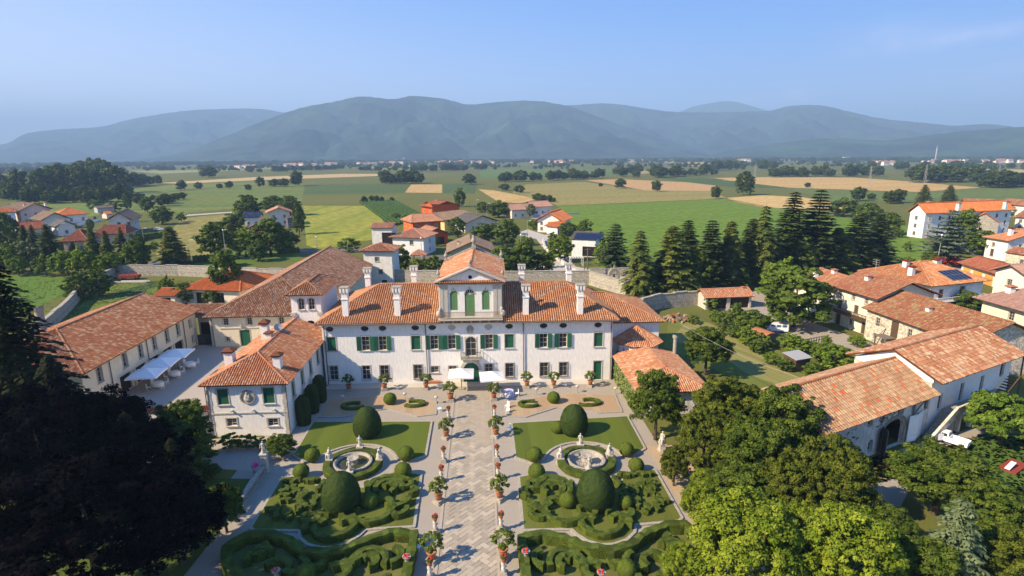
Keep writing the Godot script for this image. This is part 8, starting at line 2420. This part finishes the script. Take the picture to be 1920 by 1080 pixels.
func statue(called: String, at: Vector3, base: float, h: float, turn: float, pose: int, label: String, group := "") -> void:
	var o := thing(called, label, "statue", at, 0.0, group)
	var p := B.new()
	p.box(Vector3(0, 0.1, 0), Vector3(0.8, 0.2, 0.8)); p.box(Vector3(0, base * 0.5 + 0.1, 0), Vector3(0.6, base - 0.2, 0.6)); p.box(Vector3(0, base, 0), Vector3(0.74, 0.14, 0.74))
	part("pedestal", p, "stone_pale", o)
	var g := B.new()
	figure(g, Vector3(0, base + 0.07, 0), h, turn, pose)
	part("figure", g, "stone_pale", o)

func parasol(at: Vector3, w: float, h: float, label: String, group: String, turn := 0.0) -> Node3D:
	var o := thing("parasol", label, "parasol", at, turn, group)
	var c := B.new()
	var s := w * 0.5
	var top := Vector3(0, h + 0.75, 0)
	var cn := [Vector3(-s, h, s), Vector3(s, h, s), Vector3(s, h, -s), Vector3(-s, h, -s)]
	for k in 4:
		var a: Vector3 = cn[k]
		var b: Vector3 = cn[(k + 1) % 4]
		var m := (a + b) * 0.5 + Vector3(0, 0.06, 0)
		var mid := m.lerp(top, 0.5) - Vector3(0, 0.06, 0)
		c.tri(a, m, mid); c.tri(m, b, mid); c.tri(a, mid, top); c.tri(mid, b, top)
		c.quad(a - Vector3(0, 0.2, 0), m - Vector3(0, 0.2, 0), m, a); c.quad(m - Vector3(0, 0.2, 0), b - Vector3(0, 0.2, 0), b, m)
	part("canopy", c, "cloth", o)
	var p := B.new()
	p.ring([Vector3(0, 0, 0), Vector3(0, h + 0.7, 0)], [0.05, 0.05], 8)
	part("pole", p, "wood", o)
	var r := B.new()
	for k in 4: r.bar(cn[k] - Vector3(0, 0.05, 0), top - Vector3(0, 0.08, 0), 0.04, 0.05)
	part("rib", r, "wood", o)
	var bs := B.new()
	bs.box(Vector3(0, 0.08, 0), Vector3(0.8, 0.16, 0.8))
	part("base", bs, "stone", o)
	return o

func chair_proto(label: String, group: String) -> Node3D:
	var o := thing("garden_chair", label, "chair", Vector3.ZERO, 0.0, group)
	var s := B.new()
	s.box(Vector3(0, 0.45, 0), Vector3(0.46, 0.05, 0.46))
	part("seat", s, "white_paint", o)
	var b := B.new()
	for k in 5: b.box(Vector3(-0.18 + k * 0.09, 0.72, -0.22), Vector3(0.06, 0.5, 0.03))
	b.box(Vector3(0, 0.96, -0.22), Vector3(0.46, 0.07, 0.04))
	part("backrest", b, "white_paint", o)
	for x in [-0.2, 0.2]:
		for z in [-0.2, 0.2]:
			var l := B.new()
			l.bar(Vector3(x, 0, z * 1.1), Vector3(x, 0.44, z), 0.035, 0.035)
			part("leg", l, "white_paint", o)
	return o

func lamp_post(at: Vector3, h: float, label: String, arm := 1.2) -> void:
	var o := thing("street_lamp", label, "street lamp", at)
	var g := B.new()
	g.ring([Vector3.ZERO, Vector3(0, h, 0)], [0.12, 0.06], 7)
	part("pole", g, "metal_grey", o)
	var l := B.new()
	if arm > 0:
		l.bar(Vector3(0, h, 0), Vector3(arm, h + 0.15, 0), 0.07, 0.07)
		l.box(Vector3(arm + 0.2, h + 0.12, 0), Vector3(0.7, 0.16, 0.3))
	else: l.blob(Vector3(0, h + 0.15, 0), Vector3(0.25, 0.28, 0.25), 8, 6)
	part("lamp_head", l, "white_paint", o)

func furniture() -> void:
	# statues on the fountain rings
	for s in [1.0, -1.0]:
		var sd := "right" if s > 0 else "left"
		for q in [[10.6, -56.9, "rear", 0], [8.0, -54.2, "inner", 1], [13.3, -54.5, "outer", 1], [10.6, -51.9, "front", 0]]:
			var d := mp(q[0], q[1], s)
			statue("fountain_statue", d, 0.75, 1.25, atan2(d.x - AXIS - s * 12.3, 1.0), int(q[3]), "white stone putto on %s side of %s fountain hedge" % [q[2], sd], "statues round the fountains")
	statue("garden_statue", Vector3(-22.9, 0, -54.5), 2.1, 1.35, 0.4, 0, "weathered statue on tall stone pier at end of balustrade")
	statue("garden_statue", Vector3(-22.6, 0, -57.9), 1.2, 1.3, 0.2, 0, "grey statue on pedestal at corner of front wing shrubs")
	statue("garden_statue", Vector3(19.6, 0, -55.9), 0.9, 1.4, -0.8, 1, "white seated statue at right edge of garden under dark trees")
	# balustrade
	var b := thing("balustrade", "stone balustrade along shaded left edge of garden", "balustrade", Vector3(-22.9, 0, -49.6))
	for k in 15:
		var g := B.new()
		g.lathe(Vector3(0, 0.2, -3.9 + k * 0.45), [Vector2(0.1, 0), Vector2(0.07, 0.1), Vector2(0.13, 0.3), Vector2(0.06, 0.55), Vector2(0.1, 0.65)], 8)
		part("baluster", g, "stone", b)
	var rl := B.new()
	rl.box(Vector3(0, 0.1, -0.7), Vector3(0.45, 0.2, 7.2)); rl.box(Vector3(0, 0.93, -0.7), Vector3(0.45, 0.16, 7.2))
	part("rail", rl, "stone", b)
	var pk := thing("pink_flower_pot", "pot of pink flowers beside tall statue pier", "flower pot", Vector3(-23.4, 0, -53.4))
	var pb := B.new()
	pb.lathe(Vector3.ZERO, [Vector2(0.2, 0), Vector2(0.3, 0.9), Vector2(0.35, 1.2), Vector2(0.01, 1.15)], 10)
	part("pot", pb, "stone", pk)
	var pf := B.new()
	rng.seed = 6
	for k in 30: pf.blob(Vector3(0, 1.4, 0) + rdir() * 0.3, Vector3.ONE * 0.1, 5, 3)
	part("blossom", pf, "pink_flower", pk)
	# parasols at the villa door
	parasol(Vector3(-3.1, 0, -74.6), 3.5, 2.35, "square white parasol at villa door, left of two", "parasols at the villa door")
	parasol(Vector3(1.15, 0, -73.6), 3.3, 2.2, "square white parasol at villa door, right of two", "parasols at the villa door", 0.05)
	parasol(Vector3(-47.3, 0, -77.5), 4.0, 2.5, "square white parasol in courtyard, nearest of three", "parasols in the courtyard", 0.1)
	parasol(Vector3(-47.4, 0, -81.5), 3.95, 2.6, "square white parasol in courtyard, middle of three", "parasols in the courtyard", 0.1)
	parasol(Vector3(-47.3, 0, -85.5), 4.0, 2.6, "square white parasol in courtyard, farthest of three", "parasols in the courtyard", 0.1)
	# tables and chairs
	var t := thing("round_table", "white clothed round table in courtyard, nearest of three", "table", Vector3(-46.6, 0, -78.4), 0, "courtyard tables")
	var tc := B.new()
	tc.lathe(Vector3.ZERO, [Vector2(0.78, 0.3), Vector2(0.76, 0.74), Vector2(0.74, 0.76), Vector2(0.01, 0.76)], 18, 0.03, 2)
	part("tablecloth", tc, "cloth", t)
	var tl := B.new()
	tl.ring([Vector3(0, 0, 0), Vector3(0, 0.7, 0)], [0.25, 0.05], 8)
	part("pedestal", tl, "white_paint", t)
	dup(t, Vector3(-46.3, 0, -82.4), 0.5, Vector3.ONE, "white clothed round table in courtyard, middle of three")
	dup(t, Vector3(-46.0, 0, -86.3), 0.2, Vector3.ONE, "white clothed round table in courtyard, farthest of three")
	var c := chair_proto("white chair", "")
	var first := true
	for q in [[-46.6, -78.4, "nearest"], [-46.3, -82.4, "middle"], [-46.0, -86.3, "farthest"]]:
		for k in 4:
			var a := TAU * (k + 0.4) / 4
			var at := Vector3(q[0] + cos(a) * 1.25, 0, q[1] + sin(a) * 1.25)
			var face := atan2(-cos(a), -sin(a))
			var lab := "white garden chair drawn up to %s courtyard table" % q[2]
			var gp := "chairs at the %s courtyard table" % q[2]
			if first:
				c.position = at; c.rotation.y = face; tag(c, lab, "chair", gp); first = false
			else: dup(c, at, face, Vector3.ONE, lab, gp)
	for q in [[-5.7, -67.6, 0.6, "beside red urn on avenue's left, near sandy bed"], [3.0, -67.8, -0.8, "beside right sandy bed, rear of three along avenue"], [3.0, -66.4, -0.3, "beside right sandy bed, middle of three along avenue"], [2.9, -61.5, -1.2, "by right lawn corner, beside second citrus pot"], [-5.7, -41.2, 1.2, "in front of nearest left hedge by citrus pot"], [2.9, -40.6, -1.2, "in front of nearest right hedge by citrus pot"]]:
		dup(c, Vector3(q[0], 0, q[1]), q[2], Vector3.ONE, "white garden chair " + String(q[3]), "chairs along the avenue")
	var lt := thing("clothed_table", "small table under lilac cloth right of villa parasols", "table", Vector3(3.4, 0, -71.9))
	var lc := B.new()
	lc.lathe(Vector3.ZERO, [Vector2(0.85, 0.02), Vector2(0.74, 0.4), Vector2(0.68, 0.76), Vector2(0.66, 0.78), Vector2(0.01, 0.78)], 18, 0.1, 2)
	part("tablecloth", lc, "lilac", lt)
	dup(c, Vector3(4.5, 0, -71.6), -1.4, Vector3.ONE, "white garden chair right of lilac clothed table", "chairs at the lilac table")
	dup(c, Vector3(2.5, 0, -71.6), 1.4, Vector3.ONE, "white garden chair left of lilac clothed table", "chairs at the lilac table")
	# garden lamps: little mushrooms on posts
	var g := thing("garden_lamp", "garden lamp", "lamp")
	var lp := B.new()
	lp.ring([Vector3.ZERO, Vector3(0, 0.85, 0)], [0.045, 0.045], 6)
	part("post", lp, "metal_grey", g)
	var lh := B.new()
	lh.lathe(Vector3(0, 0.85, 0), [Vector2(0.1, 0), Vector2(0.3, 0.06), Vector2(0.22, 0.2), Vector2(0.001, 0.26)], 10)
	part("lamp_shade", lh, "stone_pale", g)
	first = true
	for q in [[-6.3, -70.0, "inner rear corner of left sandy bed"], [-10.6, -71.4, "rear edge of left sandy bed"], [-18.8, -71.2, "outer rear edge of left sandy bed"], [3.0, -70.2, "inner rear corner of right sandy bed"], [7.2, -71.7, "rear edge of right sandy bed"], [12.9, -72.2, "rear middle of right sandy bed"], [18.0, -71.2, "outer corner of right sandy bed"]]:
		var lab := "small mushroom shaped lamp at " + String(q[2])
		if first:
			g.position = Vector3(q[0], 0, q[1]); tag(g, lab, "lamp", "garden lamps round the sandy beds"); first = false
		else: dup(g, Vector3(q[0], 0, q[1]), 0, Vector3.ONE, lab, "garden lamps round the sandy beds")
	# street lamps and poles
	lamp_post(Vector3(-16.7, 0.0, -158.2), 9.5, "slender grey lamp post behind boundary wall, left of pediment", -1)
	lamp_post(Vector3(10.8, 0.0, -151.4), 11.0, "tallest thin lamp post behind villa, right of pediment", -1)
	lamp_post(Vector3(-56.5, 0.0, -196.9), 5.0, "lamp post above ridge of long barn", -1)
	lamp_post(Vector3(-79.5, 0.0, -178.9), 10.0, "lamp post in front of the grove by the lane", -1)
	lamp_post(Vector3(-91.1, 0.0, -180.0), 7.0, "white headed street lamp beside lone spruce")
	lamp_post(Vector3(-133.0, 0.0, -229.8), 5.0, "white headed street lamp at corner of mown field")
	lamp_post(Vector3(-159.3, 0.0, -224.2), 8.0, "twin headed street lamp in left village", 1.0)
	lamp_post(Vector3(18.3, 0.0, -220.0), 7.0, "street lamp on bend of village road", 0.9)
	lamp_post(Vector3(-2.2, 0.0, -318.0), 8.0, "street lamp near wheat wedge, left", 0.9)
	lamp_post(Vector3(3.6, 0.0, -305.9), 7.0, "street lamp near wheat wedge, right", 0.9)
	lamp_post(Vector3(130.8, 0.0, -152.6), 9.0, "pale mast behind solar panel house", -1)
	var pole := B.new()
	pole.ring([Vector3.ZERO, Vector3(0, 8.5, 0)], [0.16, 0.11], 7)
	pole.bar(Vector3(-0.8, 8.0, 0), Vector3(0.8, 8.0, 0), 0.1, 0.1)
	solo("telegraph_pole", pole, "wood_grey", "wooden telegraph pole behind boundary wall near bell niche", "pole", Vector3(27.8, 0.0, -144.4))
	var p2 := B.new()
	p2.ring([Vector3.ZERO, Vector3(0, 4.5, 0)], [0.14, 0.11], 7)
	solo("telegraph_pole", p2, "wood_grey", "short post just left of telegraph pole", "pole", Vector3(27.0, 0.0, -144.4))
	var p3 := B.new()
	p3.ring([Vector3.ZERO, Vector3(0, 8, 0)], [0.14, 0.1], 7)
	solo("telegraph_pole", p3, "wood_grey", "thin pole before cypress at orchard wall", "pole", Vector3(-103.9, 0.0, -169.2))
	var pr := thing("power_pylon", "thin lattice pylon standing in the large wheat field", "pylon", Vector3(366.6, 0.0, -521.2))
	var pg := B.new()
	for x in [-1, 1]:
		for z in [-1, 1]: pg.bar(Vector3(x * 1.2, 0, z * 1.2), Vector3(x * 0.25, 20, z * 0.25), 0.14, 0.14)
	for k in 9:
		var w := lerpf(1.2, 0.25, k / 9.0)
		pg.bar(Vector3(-w, k * 2.2, w), Vector3(w * 0.9, k * 2.2 + 2.2, w * 0.9), 0.1, 0.1); pg.bar(Vector3(w, k * 2.2, -w), Vector3(-w * 0.9, k * 2.2 + 2.2, -w * 0.9), 0.1, 0.1)
	for y in [16.0, 18.5]: pg.bar(Vector3(-3, y, 0), Vector3(3, y, 0), 0.18, 0.18)
	part("lattice", pg, "metal_grey", pr)
	dup(pr, Vector3(455.7, 0.0, -564.5), 0.2, Vector3.ONE, "thin lattice pylon before hedgerow right of large wheat field")
	dup(pr, Vector3(474.6, 0.0, -501.6), 0.1, Vector3.ONE, "thin lattice pylon at far right above village roofs")
	dup(pr, Vector3(326.1, 0.0, -666.5), 0.1, Vector3.ONE, "thin lattice pylon beside tall dark tree on crops")
	# tidy rows of white posts by the left village
	var f := thing("white_fence", "long white panel fence below orange hipped bungalow", "fence", Vector3(-195.2, 0.0, -285.6))
	var e: Vector3 = Vector3(-198.9, 0.0, -309.1) - Vector3(-195.2, 0.0, -285.6)
	for k in 16:
		var w := B.new()
		w.bar(e * (k / 16.0) + Vector3(0, 0.7, 0), e * ((k + 0.9) / 16.0) + Vector3(0, 0.7, 0), 0.1, 1.3)
		part("panel", w, "white_paint", f)
	# yard fence and woodpile
	var yf := thing("yard_fence", "low wooden yard fence between shrub and farmyard", "fence", Vector3(54.6, 0.0, -88.9))
	var e2: Vector3 = Vector3(59.5, 0.0, -90.8) - Vector3(54.6, 0.0, -88.9)
	for k in 9:
		var w := B.new()
		w.bar(e2 * (k / 8.0), e2 * (k / 8.0) + Vector3(0, 1.1, 0), 0.1, 0.1)
		part("post", w, "wood_grey", yf)
	for y in [0.5, 1.0]:
		var w := B.new()
		w.bar(Vector3(0, y, 0), e2 + Vector3(0, y, 0), 0.05, 0.12)
		part("rail", w, "wood_grey", yf)
	# white panel on a red base at the right edge
	var wp := thing("white_board", "white board lying on red paving at right edge", "board", Vector3(54.2, 0.0, -49.7), 0.5)
	var wb := B.new()
	wb.box(Vector3(0, 0.45, 0), Vector3(1.7, 0.08, 0.45), Basis(Vector3.FORWARD, -0.15))
	part("board", wb, "white_paint", wp)
	var wr := B.new()
	wr.box(Vector3(0.8, 0.1, 0), Vector3(3.4, 0.12, 1.5))
	part("red_base", wr, "red_paint", wp)
	# planks in the orchard and a red trailer
	var tr := thing("red_trailer", "rusty red farm trailer at corner of orchard wall", "trailer", Vector3(-95.0, 0.0, -155.2), 0.1)
	var tb := B.new()
	tb.box(Vector3(0, 0.9, 0), Vector3(5.0, 0.7, 2.0))
	for k in 6: tb.bar(Vector3(-2.4 + k * 0.96, 1.2, 1.0), Vector3(-2.4 + k * 0.96, 1.9, 1.0), 0.08, 0.08)
	tb.bar(Vector3(-2.5, 1.9, 1.0), Vector3(2.5, 1.9, 1.0), 0.08, 0.1)
	part("body", tb, "red_paint", tr)
	for x in [-1.6, 1.6]:
		for z in [-0.95, 0.95]:
			var w := B.new()
			w.ring([Vector3(x, 0.4, z - 0.12), Vector3(x, 0.4, z + 0.12)], [0.4, 0.4], 12)
			part("wheel", w, "rubber", tr)
	var pk2 := thing("plank_stack", "stack of pale planks on orchard grass before red trailer", "planks", Vector3(-91.7, 0.0, -150.9), -0.05)
	rng.seed = 3
	for k in 9:
		var w := B.new()
		w.box(Vector3(rng.randf_range(-0.4, 0.4), 0.15 + 0.13 * (k / 3), -0.5 + 0.5 * (k % 3)), Vector3(rng.randf_range(6.5, 8.5), 0.11, 0.42))
		part("plank", w, "stone_pale", pk2)
	# red bush by the lane, and a wire over the garden
	var rb := crown(44, Vector3(2.6, 1.5, 2.6), 40, 40, 0.35, Color(0.22, 0.015, 0.02), Color(0.34, 0.03, 0.035), -0.4, 0.3)
	for i in rb.v.size(): rb.v[i].y += 1.7
	solo("red_maple", rb, "leaf", "low dark red maple bush behind solar panel house", "shrub", Vector3(132.8, 0.0, -150.8))
	var wi := B.new()
	var wa := Vector3(27.5, 8.6, -79.5)
	var wz := Vector3(40.5, 6.2, -56.0)
	var pts := []
	var rr := []
	for k in 9:
		var wt := k / 8.0
		pts.append(wa.lerp(wz, wt) - Vector3(0, sin(wt * PI) * 1.2, 0)); rr.append(0.02)
	wi.ring(pts, rr, 4)
	solo("overhead_wire", wi, "metal_grey", "thin overhead wire from right wing to stone barn", "wire")

func car(label: String, at: Vector3, turn: float, paint: String, category := "car", called := "parked_car", L := 4.1, sc := 1.0, cargo := "") -> void:
	var o := thing(called, label, category, at, turn)
	o.scale = Vector3.ONE * sc
	var w := 0.82
	var prof: Array
	var bed_x := 0.0
	if cargo == "pickup":
		prof = [Vector2(-2.05, 0.45), Vector2(2.0, 0.4), Vector2(2.05, 0.95), Vector2(1.75, 1.15), Vector2(1.45, 1.85), Vector2(0.55, 1.9), Vector2(0.45, 0.9), Vector2(-2.05, 0.9)]
	elif category == "van":
		prof = [Vector2(-2.5, 0.4), Vector2(2.4, 0.4), Vector2(2.45, 0.95), Vector2(1.6, 1.2), Vector2(0.95, 1.95), Vector2(-2.4, 2.05), Vector2(-2.5, 1.6)]
	else:
		prof = [Vector2(-2.0, 0.35), Vector2(2.0, 0.35), Vector2(2.05, 0.75), Vector2(1.05, 0.92), Vector2(0.5, 1.42), Vector2(-1.2, 1.45), Vector2(-1.85, 0.95), Vector2(-2.05, 0.85)]
	var g := B.new()
	var n := prof.size()
	var p2 := PackedVector2Array(prof)
	for i in n:
		var a: Vector2 = prof[i]
		var b: Vector2 = prof[(i + 1) % n]
		var na := 0.86 if a.y > 1.3 else 1.0
		var nb := 0.86 if b.y > 1.3 else 1.0
		g.quad(Vector3(a.x, a.y, w * na), Vector3(a.x, a.y, -w * na), Vector3(b.x, b.y, -w * nb), Vector3(b.x, b.y, w * nb))
	var tris := Geometry2D.triangulate_polygon(p2)
	for k in range(0, tris.size(), 3):
		for s in [1, -1]:
			var v := []
			for j in 3:
				var q := p2[tris[k + j]]
				v.append(Vector3(q.x, q.y, s * w * (0.86 if q.y > 1.3 else 1.0)))
			g.tri(v[0], v[1], v[2])
	part("body", g, paint, o)
	for x in [-1.3, 1.3]:
		for z in [-0.72, 0.72]:
			var wh := B.new()
			wh.ring([Vector3(x, 0.33, z - 0.12), Vector3(x, 0.33, z + 0.12)], [0.33, 0.33], 14)
			var tn := part("wheel", wh, "rubber", o)
			var rim := B.new()
			rim.ring([Vector3(x, 0.33, z - 0.13), Vector3(x, 0.33, z + 0.13)], [0.18, 0.18], 10)
			part("rim", rim, "metal_grey", tn)
	var gl := B.new()
	if cargo == "pickup":
		gl.quad(Vector3(1.74, 1.2, 0.68), Vector3(1.74, 1.2, -0.68), Vector3(1.49, 1.78, -0.62), Vector3(1.49, 1.78, 0.62))
		gl.quad(Vector3(0.47, 1.25, -0.6), Vector3(0.47, 1.25, 0.6), Vector3(0.53, 1.75, 0.55), Vector3(0.53, 1.75, -0.55))
		for s in [1, -1]: gl.box(Vector3(1.08, 1.5, s * 0.755), Vector3(0.75, 0.5, 0.05))
	elif category == "van":
		gl.quad(Vector3(1.6, 1.235, 0.7), Vector3(1.6, 1.235, -0.7), Vector3(1.0, 1.93, -0.6), Vector3(1.0, 1.93, 0.6))
		for s in [1, -1]:
			for x in [0.6, -0.5, -1.7]: gl.box(Vector3(x, 1.55, s * 0.765), Vector3(0.85, 0.45, 0.05))
	else:
		gl.quad(Vector3(1.0, 0.955, 0.7), Vector3(1.0, 0.955, -0.7), Vector3(0.52, 1.41, -0.6), Vector3(0.52, 1.41, 0.6))
		for s in [1, -1]:
			for x in [0.05, -0.85]: gl.box(Vector3(x, 1.17, s * 0.765), Vector3(0.75, 0.36, 0.05))
		gl.quad(Vector3(-1.84, 0.98, -0.68), Vector3(-1.84, 0.98, 0.68), Vector3(-1.22, 1.44, 0.6), Vector3(-1.22, 1.44, -0.6))
	part("window", gl, "glass_blue" if category == "van" else "glass", o)
	for s in [-1, 1]:
		var hl := B.new()
		hl.box(Vector3(2.04, 0.72, s * 0.62), Vector3(0.06, 0.16, 0.26))
		part("headlight", hl, "metal_grey", o)
		var tl := B.new()
		tl.box(Vector3(-2.06 if category != "van" else -2.5, 0.75, s * 0.7), Vector3(0.05, 0.2, 0.14))
		part("taillight", tl, "red_paint", o)
	if cargo == "pickup":
		var bd := B.new()
		for s in [-1, 1]: bd.box(Vector3(-0.85, 1.08, s * 0.82), Vector3(2.5, 0.38, 0.05))
		bd.box(Vector3(-2.09, 1.08, 0), Vector3(0.05, 0.38, 1.68)); bd.box(Vector3(0.38, 1.15, 0), Vector3(0.05, 0.5, 1.68))
		part("cargo_side", bd, paint, o)
		var dr := B.new()
		dr.box(Vector3(0, 0, 0), Vector3(0.85, 1.1, 0.06))
		var d := part("open_door", dr, paint, o)
		d.position = Vector3(1.35, 1.05, -1.15); d.rotation.y = 1.0

func vehicles() -> void:
	car("small white pickup truck with open cargo bed parked beside barn stairs", Vector3(52.6, 0.0, -55.1), 2.15, "car_white", "pickup truck", "pickup_truck", 4.1, 0.7, "pickup")
	car("white van with blue windows parked under walnut tree", Vector3(53.8, 0.0, -96.8), 2.9, "car_white", "van", "parked_van", 4.5, 0.85)
	car("grey car parked in front of orange garage", Vector3(-17.0, 0.0, -212.5), 0.4, "car_grey")
	car("pale car parked beside chalet in left village", Vector3(-145.5, 0.0, -264.0), 0.2, "car_white")
	car("white car half hidden under conifers in left village", Vector3(-131.3, 0.0, -176.6), 0.3, "car_white")
